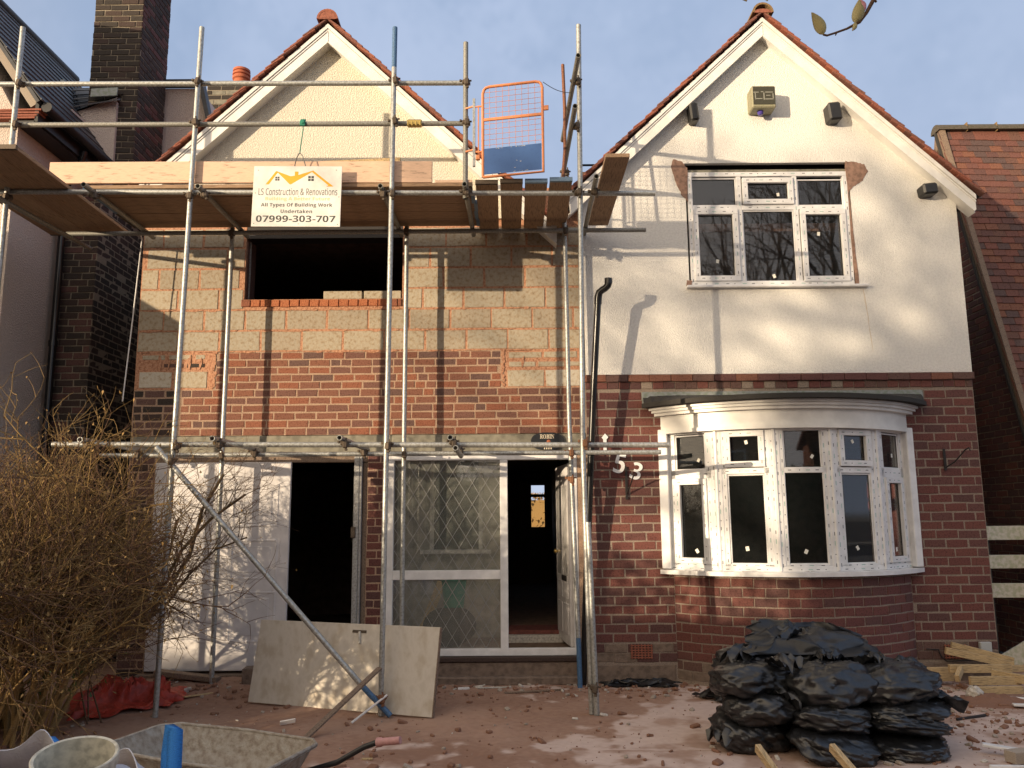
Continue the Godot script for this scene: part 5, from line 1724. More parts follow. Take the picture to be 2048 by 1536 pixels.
func boards() -> void:
	var y := 4.87
	var g := "boards of the working platform"
	var ord := ["nearest the house wall", "second from the house wall", "third, middle of the platform", "fourth from the house wall", "outermost, under the sign's toe board"]
	for i in 5:
		plank("long weathered scaffold board of the main platform, %s" % ord[i], Vector3(-4.25, y + jit(0.003), 0.36 + i * 0.228), Vector3(-0.37 + jit(0.03), y + jit(0.003), 0.36 + i * 0.228), M.board_x, g)
	var lo := ["leftmost at the picture's edge", "second from the left edge", "third from the left edge", "next to the long platform boards"]
	for i in 4:
		plank("short scaffold board at the left end, %s" % lo[i], Vector3(-5.17 + i * 0.229, y + jit(0.003), 2.34 - 0.01 * i), Vector3(-5.2 + i * 0.229, y + jit(0.003), 0.02), M.board_z, g, 0.222, 0.038, Vector3(1, 0, 0))
	var mo := ["with a blue band, below the gate's hinge", "with two dark knots under the gate", "under the gate's right half", "with a blue end, beside the outer pole"]
	for i in 4:
		plank("short scaffold board under the orange gate, %s" % mo[i], Vector3(-0.235 + i * 0.245, y + 0.006 * i, 1.45 + jit(0.015)), Vector3(-0.25 + i * 0.255, y, -0.12 + jit(0.05)), M.board_z, g, 0.222, 0.038, Vector3(1, 0, 0))
	plank("scaffold board jutting out alone right of the outer pole", Vector3(0.985, y, 2.03), Vector3(0.99, y, 0.22), M.board_z, g, 0.222, 0.038, Vector3(1, 0, 0), false)
	# toe boards on edge
	var tg := "pale toe boards along the platform"
	plank("pale pine toe board on edge, left of the front pole", Vector3(-4.6, 5.025, 1.368), Vector3(-3.16, 5.022, 1.368), M.pine_x, tg, 0.225, 0.034, Vector3(0, 1, 0), false)
	plank("pale pine toe board on edge behind the company sign", Vector3(-3.15, 5.02, 1.37), Vector3(-0.78, 5.005, 1.37), M.pine_x, tg, 0.225, 0.034, Vector3(0, 1, 0), false)
	plank("second pine board leaning behind the toe board, its top edge rising right", Vector3(-2.5, 5.02, 1.33), Vector3(-1.1, 5.08, 1.33), M.pine, tg, 0.2, 0.03, Vector3(0, 1, 0), false)
	plank("thin pale batten lying on the platform's front edge", Vector3(-0.75, 4.905, 1.33), Vector3(-0.38, 4.905, 1.33), M.pine_x, tg, 0.1, 0.03, Vector3(0, 0, 1), false)
	# loose red batten leaning at the platform's end
	var s := Shape.new()
	s.sweep([Vector3(0.53, 4.868, 1.05), Vector3(0.575, 5.4, 0.98), Vector3(0.585, 5.9, 0.93), Vector3(0.575, 6.43, 0.9)], [0.018], 4)
	single("leaning_batten", s, M.timber_red, "thin reddish batten standing upright at the platform's right end", "batten")
	var w := Shape.new()
	var c := []
	for i in 9:
		var f := i / 8.0
		c.append(Vector3(0.33, 5.86, 1.56).lerp(Vector3(0.63, 5.86, 1.25), f) - Vector3(0, 0.03 * sin(PI * f) - 0.05 * f, 0))
	w.sweep(c, [0.0035], 5)
	single("tie_wire", w, M.wire, "thin wire tied from the gate's top corner to the end rail", "wire")
	var rd := Shape.new()
	rd.sweep([Vector3(-4.155, 4.713, 0.25), Vector3(-4.2, 3.8, 0.25), Vector3(-4.251, 2.88, 0.25)], [0.007], 6)
	rd.sweep([Vector3(-4.155, 4.713, 0.25), Vector3(-4.15, 4.76, 0.3), Vector3(-4.1, 4.77, 0.33)], [0.007], 6)
	single("hanging_rod", rd, M.upvc, "thin pale rod hanging from the scaffold at the house's left corner", "rod")
	# black downpipe with swan neck, leaning loose in the corner
	var dp := thing("loose_downpipe", "black plastic downpipe with a swan neck standing loose against the scaffold", "downpipe", Vector3(0.72, GROUND, 0.14))
	var o := dp.position
	var ps := Shape.new()
	ps.sweep([Vector3(0.72, GROUND, 0.14) - o, Vector3(0.79, 1.2, 0.2) - o, Vector3(0.875, 2.85, 0.34) - o, Vector3(0.942, 3.92, 0.45) - o], [0.036], 16)
	put("pipe", ps, M.black_plastic, dp)
	var nk := Shape.new()
	nk.sweep([Vector3(0.94, 3.88, 0.447) - o, Vector3(0.945, 3.96, 0.455) - o, Vector3(0.958, 4.005, 0.463) - o, Vector3(0.99, 4.03, 0.475) - o, Vector3(1.02, 4.045, 0.49) - o, Vector3(1.045, 4.07, 0.5) - o, Vector3(1.054, 4.105, 0.503) - o, Vector3(1.056, 4.15, 0.504) - o], [0.042, 0.042, 0.039, 0.038, 0.038, 0.039, 0.043, 0.043], 16, false)
	put("swan_neck", nk, M.black_plastic, dp)

func gate() -> void:
	var g := thing("scaffold_gate", "orange mesh safety gate with a scuffed blue kick panel", "gate", Vector3(-0.27, 4.9, 1.5))
	var b := Basis(Vector3(0.595, 0.012, 0.1).normalized(), Vector3.UP, Vector3(-0.1, 0, 0.595).normalized())
	var T := Transform3D(b, Vector3(-0.27, 4.905, 1.47) - g.position)
	var w := 0.6
	var h := 0.95
	var fr := Shape.new()
	var pts := []
	for p in [Vector2(0, 0), Vector2(0, h - 0.07), Vector2(0.012, h - 0.03), Vector2(0.03, h - 0.01), Vector2(0.07, h), Vector2(w - 0.07, h), Vector2(w - 0.03, h - 0.01), Vector2(w - 0.012, h - 0.03), Vector2(w, h - 0.07), Vector2(w, 0), Vector2(0, 0)]:
		pts.append(T * Vector3(p.x, p.y, 0))
	fr.sweep(pts, [0.0145], 10)
	put("frame", fr, M.gate_orange, g)
	var mr := Shape.new()
	mr.bar(T * Vector3(0.0, 0.6, 0), T * Vector3(w, 0.6, 0), 0.03, 0.02, Vector3.UP, 0.004)
	put("cross_bar", mr, M.gate_orange, g)
	for i in 8:
		var s := Shape.new()
		var x := 0.07 + i * 0.065
		s.sweep([T * Vector3(x, 0.3, 0.004), T * Vector3(x, h, 0.004)], [0.0022], 5)
		put("mesh_wire", s, M.gate_orange, g)
	for i in 11:
		var s := Shape.new()
		var y := 0.33 + i * 0.056
		s.sweep([T * Vector3(0, y, 0.0), T * Vector3(w, y, 0.0)], [0.0022], 5)
		put("mesh_wire", s, M.gate_orange, g)
	var kp := Shape.new()
	kp.box(Vector3(w * 0.5, 0.155, 0.012), Vector3(w - 0.03, 0.27, 0.004), 0.0015)
	for i in kp.v.size(): kp.v[i] = T * kp.v[i]
	for i in kp.n.size(): kp.n[i] = b * kp.n[i]
	put("kick_panel", kp, M.gate_blue, g)
	var sc := Shape.new()   # scuffs bare of paint
	for k in 22:
		var e := rng.randf()
		var px := 0.05 + rng.randf() * (w - 0.1)
		var py: float = [0.026, 0.282, 0.06 + rng.randf() * 0.1][rng.randi() % 3]
		sc.box(T * Vector3(px, py, 0.0142), Vector3(0.006 + e * 0.02, 0.002 + rng.randf() * 0.005, 0.0008), 0, b * turn(0, 0, jit(35)))
	put("paint_scuffs", sc, M.old_white, g).set_meta("kind", "stuff")
	var hp := Shape.new()
	hp.bar(T * Vector3(-0.09, 0.12, 0), T * Vector3(-0.09, 0.84, 0), 0.026, 0.026, Vector3.RIGHT, 0.003)
	put("hinge_post", hp, M.galvanised, g)
	var rods := Shape.new()
	rods.tube(T * Vector3(-0.045, 0.26, 0), T * Vector3(-0.045, 0.76, 0), 0.006, 8)
	for y in [0.27, 0.75]: rods.tube(T * Vector3(-0.09, y, 0), T * Vector3(0.0, y, 0), 0.008, 8)
	rods.box(T * Vector3(-0.05, 0.21, 0.0), Vector3(0.04, 0.05, 0.04), 0.006)
	for y in [0.3, 0.76]: rods.tube(T * Vector3(-0.18, y, -0.03), T * Vector3(-0.09, y, 0), 0.01, 8)
	put("hinge", rods, M.gate_orange, g)
	boxed("latch", T * Vector3(w + 0.035, 0.66, 0), Vector3(0.05, 0.05, 0.02), M.gate_orange, g, 0.004, b)

func lettering(parent: Node3D, text: String, wide: float, high: float, at: Vector3, m: Material, weight := 400, fonts := ["Droid Sans"]) -> MeshInstance3D:
	var f := SystemFont.new()
	f.font_names = PackedStringArray(fonts)
	f.font_weight = weight
	var t := TextMesh.new()
	t.text = text
	t.font = f
	t.font_size = 64
	t.pixel_size = 0.01
	t.depth = 0.01
	var bb := t.get_aabb()
	var o := put("lettering", t, m, parent)
	var sx := wide / bb.size.x
	var sy := high / bb.size.y
	o.transform = Transform3D(Basis().scaled(Vector3(sx, sy, 0.1)), at - Vector3((bb.position.x + bb.size.x * 0.5) * sx, (bb.position.y + bb.size.y * 0.5) * sy, 0))
	return o

func company_sign() -> void:
	var s := thing("sign_board", "white builder's sign board with a yellow roof logo hung on the scaffold", "sign", Vector3(-2.09, 4.715, 1.49))
	s.rotation.z = deg_to_rad(-0.7)
	var W := 0.866
	var H := 0.622
	boxed("panel", Vector3.ZERO, Vector3(W, H, 0.008), M.sign_white, s, 0.002)
	# coordinates of the print: fractions of the panel from its top left corner
	var at := func(u: float, v: float) -> Vector2: return Vector2((u - 0.5) * W, (0.5 - v) * H)
	var z := 0.0042
	var roof := func(pts: Array) -> Shape:
		var sh := Shape.new()
		var poly := PackedVector2Array()
		for p in pts: poly.append(at.call(p[0], p[1]))
		sh.prism(poly, z - 0.001, z + 0.0008)
		return sh
	put("logo_roof", roof.call([[0.145, 0.295], [0.25, 0.085], [0.275, 0.1], [0.185, 0.285], [0.175, 0.305], [0.14, 0.305]]), M.sign_orange, s)
	put("logo_roof", roof.call([[0.252, 0.082], [0.42, 0.17], [0.465, 0.16], [0.465, 0.092], [0.505, 0.092], [0.505, 0.148], [0.672, 0.074], [0.665, 0.092], [0.425, 0.305], [0.41, 0.3], [0.268, 0.105]]), M.sign_orange, s)
	put("logo_roof", roof.call([[0.672, 0.074], [0.91, 0.338], [0.83, 0.338], [0.85, 0.318], [0.664, 0.105]]), M.sign_orange, s)
	for q in [[0.245, 0.175, 0.05, 0.07], [0.617, 0.162, 0.068, 0.088]]:
		for i in 2:
			for j in 2:
				var c: Vector2 = at.call(q[0] + q[2] * (0.24 + 0.52 * i), q[1] + q[3] * (0.24 + 0.52 * j))
				boxed("logo_window", Vector3(c.x, c.y, z), Vector3(q[2] * W * 0.42, q[3] * H * 0.42, 0.0016), M.sign_grey, s)
	var L := func(text: String, u0: float, u1: float, v0: float, v1: float, m: Material, wt: int) -> void:
		var c: Vector2 = at.call((u0 + u1) * 0.5, (v0 + v1) * 0.5)
		lettering(s, text, (u1 - u0) * W, (v1 - v0) * H, Vector3(c.x, c.y, z), m, wt)
	L.call("LS Construction & Renovations", 0.065, 0.955, 0.37, 0.485, M.sign_grey, 400)
	L.call("Building A Better Future", 0.145, 0.875, 0.512, 0.585, M.sign_pale, 700)
	L.call("All Types Of Building Work", 0.1, 0.905, 0.612, 0.69, M.sign_grey, 700)
	L.call("Undertaken", 0.325, 0.68, 0.718, 0.78, M.sign_grey, 700)
	L.call("07999-303-707", 0.052, 0.945, 0.818, 0.925, M.sign_grey, 700)
	for q in [[0.05, 0.07], [0.935, 0.065], [0.03, 0.45], [0.975, 0.51], [0.52, 0.5], [0.03, 0.95], [0.53, 0.955], [0.97, 0.96]]:
		var c: Vector2 = at.call(q[0], q[1])
		boxed("screw", Vector3(c.x, c.y, 0.005), Vector3(0.007, 0.007, 0.004), M.sign_grey, s, 0.001)
	var wr := Shape.new()
	wr.sweep([Vector3(-0.04, H * 0.5 - 0.01, -0.004), Vector3(-0.025, H * 0.5 + 0.08, -0.003), Vector3(0.0, H * 0.5 + 0.135, -0.002), Vector3(0.01, H * 0.5 + 0.14, -0.002), Vector3(0.035, H * 0.5 + 0.11, -0.002), Vector3(0.075, H * 0.5 - 0.01, -0.004)], [0.005], 6)
	put("wire_loop", wr, M.wire, s)
	# green cord up to the middle guard rail
	var c := thing("green_rope", "thin green rope knotted on the middle rail above the sign", "rope", Vector3(-2.08, 5.165, 1.48))
	var k := Shape.new()
	k.sweep([Vector3(0.0, 0.0, 0), Vector3(0.008, 0.15, -0.02), Vector3(0.002, 0.3, -0.09), Vector3(0.0, 0.36, -0.07)], [0.005], 6)
	put("rope", k, M.cord_green, c)
	var kn := Shape.new()
	for i in 4: kn.sweep([Vector3(-0.02 + i * 0.012, 0.33, -0.075), Vector3(-0.02 + i * 0.012, 0.37, -0.07), Vector3(-0.018 + i * 0.012, 0.4, -0.09)], [0.01], 6)
	kn.box(Vector3(0.005, 0.365, -0.07), Vector3(0.05, 0.05, 0.03), 0.014, turn(0, 0, 20))
	put("knot", kn, M.cord_green, c)

# ------------------------------------------------------------------ the yard
func build_yard() -> void:
	sacks()
	# flush door leaning on its long side against the scaffold
	var o := Vector3(-1.637, GROUND, 1.2)
	var dr := thing("leaning_door", "cream flush door on its side leaning against the scaffold poles", "door", o)
	var along := Vector3(1.859, 0.0, 0.70).normalized()
	var lean := Vector3(0.07, 1, -0.2)
	lean = (lean - along * lean.dot(along)).normalized()
	var out := along.cross(lean)
	var b := Basis(along, lean, out)
	boxed("slab", Vector3(0, 0.002, 0) + lean * 0.385, Vector3(1.96, 0.765, 0.036), M.board_cream, dr, 0.003, b)
	boxed("edge_lipping", along * 0.982 + lean * 0.385, Vector3(0.008, 0.765, 0.038), M.timber_grey, dr, 0, b)
	boxed("hinge_plate", along * 0.15 + lean * 0.7 + out * 0.021, Vector3(0.15, 0.025, 0.006), M.coupler_steel, dr, 0.001, b)
	boxed("latch_hook", along * 0.165 + lean * 0.645 + out * 0.03, Vector3(0.02, 0.11, 0.02), M.old_white, dr, 0.003, b * turn(0, 0, 8))
	# props and battens near it
	var p := Shape.new()
	p.bar(Vector3(-1.673, GROUND + 0.01, 2.3), Vector3(-1.2, 0.28, 1.5), 0.05, 0.02, Vector3(1, 0, 0.3), 0.002)
	single("timber_prop", p, M.timber_grey, "weathered grey batten propped from the soil against the pole", "batten")
	p = Shape.new()
	p.bar(Vector3(-1.4, GROUND + 0.008, 1.72), Vector3(-1.13, 0.05, 1.5), 0.018, 0.01, Vector3(1, 0, 0.5))
	single("white_strip", p, M.upvc, "thin white plastic strip resting on the foot of the brace", "strip")
	tarp()
	barrow()
	bulk_bag()
	timber_pile()
	# black sheeting peeping out at the foot of the wall
	crumpled("black_sheet", "piece of black plastic sheet at the wall's foot by the scaffold feet", "sheet", M.sheet_black, [Vector3(0.95, 0, 0.12), Vector3(1.75, 0, 0.12), Vector3(1.6, 0, 0.3), Vector3(0.95, 0, 0.24)], 0.05, 3)
	crumpled("black_sheet", "black plastic sheet lying between the bow window and the sacks", "sheet", M.sheet_black, [Vector3(1.75, 0, 0.75), Vector3(2.6, 0, 0.8), Vector3(2.6, 0, 1.5), Vector3(1.85, 0, 1.0)], 0.16, 5)
	litter()

func sack(label: String, c: Vector3, half: Vector3, yaw: float, sd: int, tail := Vector3.ZERO) -> void:
	var t := thing("rubble_sack", label, "sack", c, "black rubble sacks heaped in the yard")
	var f := FastNoiseLite.new()
	f.seed = sd
	f.frequency = 1.1
	f.fractal_octaves = 2
	var g := FastNoiseLite.new()
	g.seed = sd + 50
	g.frequency = 1.0
	g.noise_type = FastNoiseLite.TYPE_SIMPLEX_SMOOTH
	g.fractal_type = FastNoiseLite.FRACTAL_NONE
	var s := Shape.new()
	var cols := 73
	var rows := 42
	var pts := []
	var b := Basis.from_euler(Vector3(deg_to_rad(8.0 * sin(sd * 2.3)), deg_to_rad(yaw), deg_to_rad(7.0 * cos(sd * 1.7))))
	var lean := 0.4 + 1.6 * absf(sin(sd * 1.13))
	for r in rows:
		var v := PI * r / (rows - 1.0)
		for q in cols:
			var u := TAU * q / (cols - 1.0)
			var d := Vector3(sin(v) * cos(u), -cos(v), sin(v) * sin(u))
			var k := 1.0 / pow(pow(absf(d.x), 2.8) + pow(absf(d.y), 2.3) + pow(absf(d.z), 2.8), 1.0 / 2.6)
			var warp := Vector3(f.get_noise_3dv(d * 2.0 + Vector3(3, 0, 0)), 0, f.get_noise_3dv(d * 2.0 + Vector3(0, 0, 7))) * 0.5
			var c1 := pow(1.0 - absf(g.get_noise_3dv(Vector3(d.x * 1.15, d.y * 0.45 * lean, d.z * 1.15) + warp)), 4.0)
			var c2 := pow(1.0 - absf(g.get_noise_3dv(Vector3(d.x * 3.6, d.y * 1.3, d.z * 3.6) + warp * 2.0 + Vector3(20, 0, 0))), 6.0)
			var m := k * (0.95 + 0.16 * f.get_noise_3dv(d * 1.2) + 0.085 * c1 + 0.012 * c2)
			var pnt := Vector3(d.x * half.x, d.y * half.y, d.z * half.z) * m
			pnt.y = maxf(pnt.y, -half.y * 0.96)
			pts.append(b * pnt)
	s.grid(pts, cols)
	put("bag", s, M.sack, t)
	if tail != Vector3.ZERO:   # gathered neck or loose flap of plastic
		var w := Shape.new()
		var tp := []
		var n := 9
		var dir := tail.normalized()
		var sd2 := dir.cross(Vector3.UP).normalized()
		for i in n:
			for j in 13:
				var a := i / (n - 1.0)
				var e := j / 12.0 - 0.5
				var base := b * Vector3(half.x * 0.1, half.y * 0.75, half.z * 0.1) + dir * half.x * 0.35
				tp.append(base + tail * a + sd2 * e * (0.12 + 0.2 * a) + Vector3.UP * (0.035 * sin(e * 14.0 + sd) * (0.3 + a) + 0.04 * f.get_noise_2d(i * 0.6, j * 0.5) - 0.12 * a * a))
		w.grid(tp, 13, 0.003)
		put("loose_plastic", w, M.sack, t)

func sacks() -> void:
	# back row first; the front row is three columns
	var L := [
		["black rubble sack at the back of the heap, under the loose top sheet", Vector3(2.15, 0.08, 2.05), Vector3(0.42, 0.24, 0.3), 10, 1, Vector3.ZERO],
		["black rubble sack at the back right of the heap", Vector3(2.85, 0.05, 2.05), Vector3(0.42, 0.21, 0.32), -8, 2, Vector3.ZERO],
		["topmost black rubble sack crowning the heap", Vector3(2.42, 0.48, 2.12), Vector3(0.42, 0.2, 0.3), 5, 3, Vector3(-0.2, 0.06, 0.06)],
		["black rubble sack high on the heap's left, with crumpled neck", Vector3(1.98, 0.43, 2.2), Vector3(0.33, 0.13, 0.27), 20, 4, Vector3(-0.18, 0.05, 0.12)],
		["black rubble sack high on the heap's right side", Vector3(2.92, 0.33, 2.2), Vector3(0.33, 0.13, 0.28), -14, 5, Vector3(0.2, 0.03, 0.1)],
		["bottom black sack of the left stack, half tucked under", Vector3(1.8, -0.02, 2.52), Vector3(0.29, 0.14, 0.26), 12, 6, Vector3(-0.24, 0.0, 0.06)],
		["middle black sack of the left stack with a knotted neck", Vector3(1.86, 0.16, 2.62), Vector3(0.27, 0.125, 0.25), -24, 7, Vector3(0.18, 0.06, 0.1)],
		["top black sack of the left stack with an open mouth", Vector3(1.84, 0.35, 2.5), Vector3(0.32, 0.13, 0.27), 14, 8, Vector3(0.16, 0.1, 0.16)],
		["bottom black sack of the middle stack, nearest the picture's lower edge", Vector3(2.3, -0.04, 2.86), Vector3(0.3, 0.11, 0.26), 4, 9, Vector3.ZERO],
		["second black sack up in the middle stack", Vector3(2.32, 0.12, 2.78), Vector3(0.29, 0.105, 0.25), -6, 10, Vector3.ZERO],
		["bulging top black sack of the middle stack with pale chip on it", Vector3(2.35, 0.33, 2.66), Vector3(0.32, 0.165, 0.29), 8, 11, Vector3(0.06, 0.1, -0.14)],
		["bottom black sack of the right stack", Vector3(2.86, -0.07, 2.75), Vector3(0.31, 0.085, 0.26), -4, 12, Vector3.ZERO],
		["second black sack up in the right stack", Vector3(2.88, 0.06, 2.72), Vector3(0.31, 0.08, 0.26), 6, 13, Vector3.ZERO],
		["third black sack up in the right stack with a flap sticking out right", Vector3(2.9, 0.18, 2.68), Vector3(0.31, 0.08, 0.26), -3, 14, Vector3(0.28, 0.05, -0.02)],
		["top black sack of the right stack", Vector3(2.87, 0.33, 2.6), Vector3(0.32, 0.14, 0.29), 9, 15, Vector3(-0.08, 0.08, -0.12)],
	]
	for q in L: sack(q[0], q[1], q[2], q[3], q[4], q[5])
	crumpled("sack_sheet", "loose black plastic sheet draped over the top of the heap", "sheet", M.sheet_black, [Vector3(1.95, 0.72, 2.0), Vector3(2.75, 0.66, 2.0), Vector3(2.95, 0.5, 2.45), Vector3(1.8, 0.52, 2.5)], 0.16, 9)
	var c := Shape.new()
	c.box(Vector3.ZERO, Vector3(0.045, 0.012, 0.02), 0.003, turn(10, 20, 15))
	var o := single("wood_chip", c, M.pine, "small pale wood chip lying on the middle stack's top sack", "chip")
	o.position = Vector3(2.43, 0.44, 2.82)

func crumpled(called: String, label: String, category: String, m: Material, corners: Array, high: float, sd: int) -> void:
	var f := FastNoiseLite.new()
	f.seed = sd
	f.frequency = 1.6
	f.fractal_octaves = 2
	f.fractal_gain = 0.2
	var n := 42
	var pts := []
	for i in n:
		for j in n:
			var u := j / (n - 1.0)
			var v := i / (n - 1.0)
			var p: Vector3 = corners[0].lerp(corners[1], u).lerp(corners[3].lerp(corners[2], u), v)
			p.x += 0.09 * f.get_noise_2d(u * 2.0 + 7.0, v * 2.0)
			p.z += 0.07 * f.get_noise_2d(u * 2.0, v * 2.0 + 9.0)
			var edge := clampf(minf(minf(u, 1 - u), minf(v, 1 - v)) * 5.0, 0.0, 1.0)
			var base: float = p.y if p.y > 0.2 else ground_at(p.x, p.z) + 0.012
			p.y = base + high * (0.45 + 0.55 * (2.0 * pow(1.0 - absf(f.get_noise_2d(u * 1.15, v * 1.15)), 3.0) - 0.6)) * (0.15 + 0.85 * edge) * (0.45 if p.y > 0.2 else 1.0)
			pts.append(p)
	var s := Shape.new()
	s.grid(pts, n, 0.003)
	var t := single(called, s, m, label, category)

func tarp() -> void:
	crumpled("red_sheet", "crumpled red plastic sheet on the soil beside the hedge", "sheet", M.tarp_red, [Vector3(-4.25, 0, 0.75), Vector3(-3.25, 0, 0.45), Vector3(-3.22, 0, 1.1), Vector3(-3.85, 0, 1.75)], 0.2, 21)

func barrow() -> void:
	var t := thing("wheelbarrow", "mortar-caked wheelbarrow with black handles and pink grips", "wheelbarrow", Vector3(-1.68, GROUND, 4.35))
	t.rotation.y = deg_to_rad(-16)
	# tray: rim and floor outlines, +x towards the handles
	var rim := [Vector2(-0.5, 0.2), Vector2(-0.42, 0.29), Vector2(0.0, 0.33), Vector2(0.44, 0.31), Vector2(0.5, 0.24), Vector2(0.5, -0.24), Vector2(0.44, -0.31), Vector2(0.0, -0.33), Vector2(-0.42, -0.29), Vector2(-0.5, -0.2)]
	var s := Shape.new()
	var k := rim.size()
	var rings := []
	var ry := func(p: Vector2) -> float: return 0.5 + 0.05 * (0.5 - p.x) - 0.02
	for lay_i in 5:
		var ring := []
		for p in rim:
			var f: float = [1.03, 1.0, 0.86, 0.7, 0.0][lay_i]
			var y: float = [-0.015, 0.0, -0.13, -0.22, -0.235][lay_i]
			ring.append(Vector3(p.x * f, ry.call(p) * 1.0 + y, p.y * f))
		rings.append(ring)
	for l in 4:
		for i in k:
			var j := (i + 1) % k
			s.quad(rings[l][i], rings[l][j], rings[l + 1][j], rings[l + 1][i])
	put("tray", s, M.barrow, t)
	var rl := Shape.new()
	var rp := []
	for p in rim: rp.append(Vector3(p.x * 1.02, ry.call(p), p.y * 1.02))
	rp.append(rp[0])
	rl.sweep(rp, [0.011], 8, false)
	put("tray_rim", rl, M.barrow, t)
	for sd in [-1.0, 1.0]:
		var h := Shape.new()
		h.sweep([Vector3(-0.62, 0.2, sd * 0.05), Vector3(-0.2, 0.24, sd * 0.17), Vector3(0.35, 0.3, sd * 0.25), Vector3(0.62, 0.38, sd * 0.29), Vector3(0.78, 0.47, sd * 0.3), Vector3(0.86, 0.5, sd * 0.3), Vector3(0.93, 0.51, sd * 0.3)], [0.016], 10)
		put("handle", h, M.barrow_tube, t)
		var g := Shape.new()
		g.sweep([Vector3(0.86, 0.5, sd * 0.3), Vector3(0.885, 0.503, sd * 0.3), Vector3(0.89, 0.504, sd * 0.3), Vector3(1.0, 0.52, sd * 0.3)], [0.026, 0.026, 0.021, 0.021], 14)
		put("grip", g, M.grip_pink, t)
		var lg := Shape.new()
		lg.sweep([Vector3(0.3, 0.29, sd * 0.24), Vector3(0.34, 0.02, sd * 0.26), Vector3(0.42, 0.015, sd * 0.26)], [0.014], 8)
		put("leg", lg, M.barrow_tube, t)
	var w := Shape.new()
	w.lathe([Vector2(0.0, 0.03), Vector2(0.1, 0.03), Vector2(0.12, 0.04), Vector2(0.17, 0.035), Vector2(0.185, 0.0), Vector2(0.17, -0.035), Vector2(0.12, -0.04), Vector2(0.1, -0.03), Vector2(0.0, -0.03)], 24)
	var wo := put("wheel", w, M.rubber, t)
	wo.transform = Transform3D(Basis(Vector3.RIGHT, PI / 2), Vector3(-0.62, 0.19, 0))

func bulk_bag() -> void:
	var t := thing("bulk_bag", "open white woven bulk bag with blue lifting straps, holding red sand", "bag", Vector3(-1.95, GROUND, 5.75))
	var f := FastNoiseLite.new()
	f.seed = 77
	f.frequency = 0.9
	f.fractal_octaves = 2
	var s := Shape.new()
	var pts := []
	var cols := 121
	var rows := 16
	for r in rows:
		for c in cols:
			var a := TAU * c / (cols - 1.0)
			var d := Vector2(cos(a), sin(a))
			var k := 0.48 / pow(pow(absf(d.x), 6.0) + pow(absf(d.y), 6.0), 1.0 / 6.0)
			var v := r / (rows - 1.0)
			var n := f.get_noise_3d(d.x * 1.5, v * 1.2, d.y * 1.5)
			var bulge := 0.05 * sin(PI * minf(v * 1.3, 1.0)) - 0.14 * smoothstep(0.75, 1.0, v)
			var y := v * 0.76 + smoothstep(0.6, 1.0, v) * (0.04 * sin(3.0 * a + 1.0) + 0.028 * sin(7.0 * a + 2.0) + 0.018 * sin(13.0 * a + 0.6))
			pts.append(Vector3(d.x * (k + bulge + 0.045 * n * v), y, d.y * (k + bulge + 0.045 * n * v)))
	s.grid(pts, cols, 0.004)
	put("woven_side", s, M.woven, t)
	var sa := Shape.new()
	var sp := []
	for i in 24:
		for j in 24:
			var x := -0.42 + 0.84 * j / 23.0
			var z := -0.42 + 0.84 * i / 23.0
			sp.append(Vector3(x, 0.55 + 0.12 * exp(-(x * x + z * z) * 6.0) + 0.05 * f.get_noise_2d(x * 3.0, z * 3.0), z))
	sa.grid(sp, 24)
	put("sand", sa, M.sand, t)
	for q in [[0.42, -0.42, 0.84, 0.0], [-0.12, -0.44, 0.78, 25.0]]:
		var st := Shape.new()
		st.sweep([Vector3(q[0], 0.3, q[1]), Vector3(q[0] + 0.005, 0.55, q[1] + 0.01), Vector3(q[0] + 0.005, 0.72, q[1] + 0.02), Vector3(q[0] + 0.015, q[2] - 0.005, q[1] + 0.03), Vector3(q[0] + 0.03, q[2] - 0.02, q[1] + 0.05), Vector3(q[0] + 0.035, 0.6, q[1] + 0.07)], [0.035], 4)
		for i in st.v.size(): st.v[i].z = q[1] + (st.v[i].z - q[1]) * 0.25
		put("lifting_strap", st, M.strap_blue, t)
	var bk := thing("plastic_bucket", "empty cream plastic bucket standing in the bulk bag", "bucket", Vector3(-1.56, 0.46, 6.05))
	bk.rotation.x = deg_to_rad(13)
	bk.rotation.z = deg_to_rad(-3)
	var bs := Shape.new()
	bs.lathe([Vector2(0.0, 0.0), Vector2(0.115, 0.0), Vector2(0.132, 0.3), Vector2(0.14, 0.3), Vector2(0.141, 0.335), Vector2(0.137, 0.338), Vector2(0.128, 0.335), Vector2(0.112, 0.012), Vector2(0.0, 0.012)], 40)
	put("pail", bs, M.bucket, bk)
	var hd := Shape.new()
	var hp := []
	for i in 13:
		var a := PI * i / 12.0
		hp.append(Vector3(cos(a) * 0.142, 0.3 - 0.12 * sin(a), 0.03 + 0.13 * sin(a)))
	hd.sweep(hp, [0.003], 5)
	put("handle", hd, M.wire, bk)

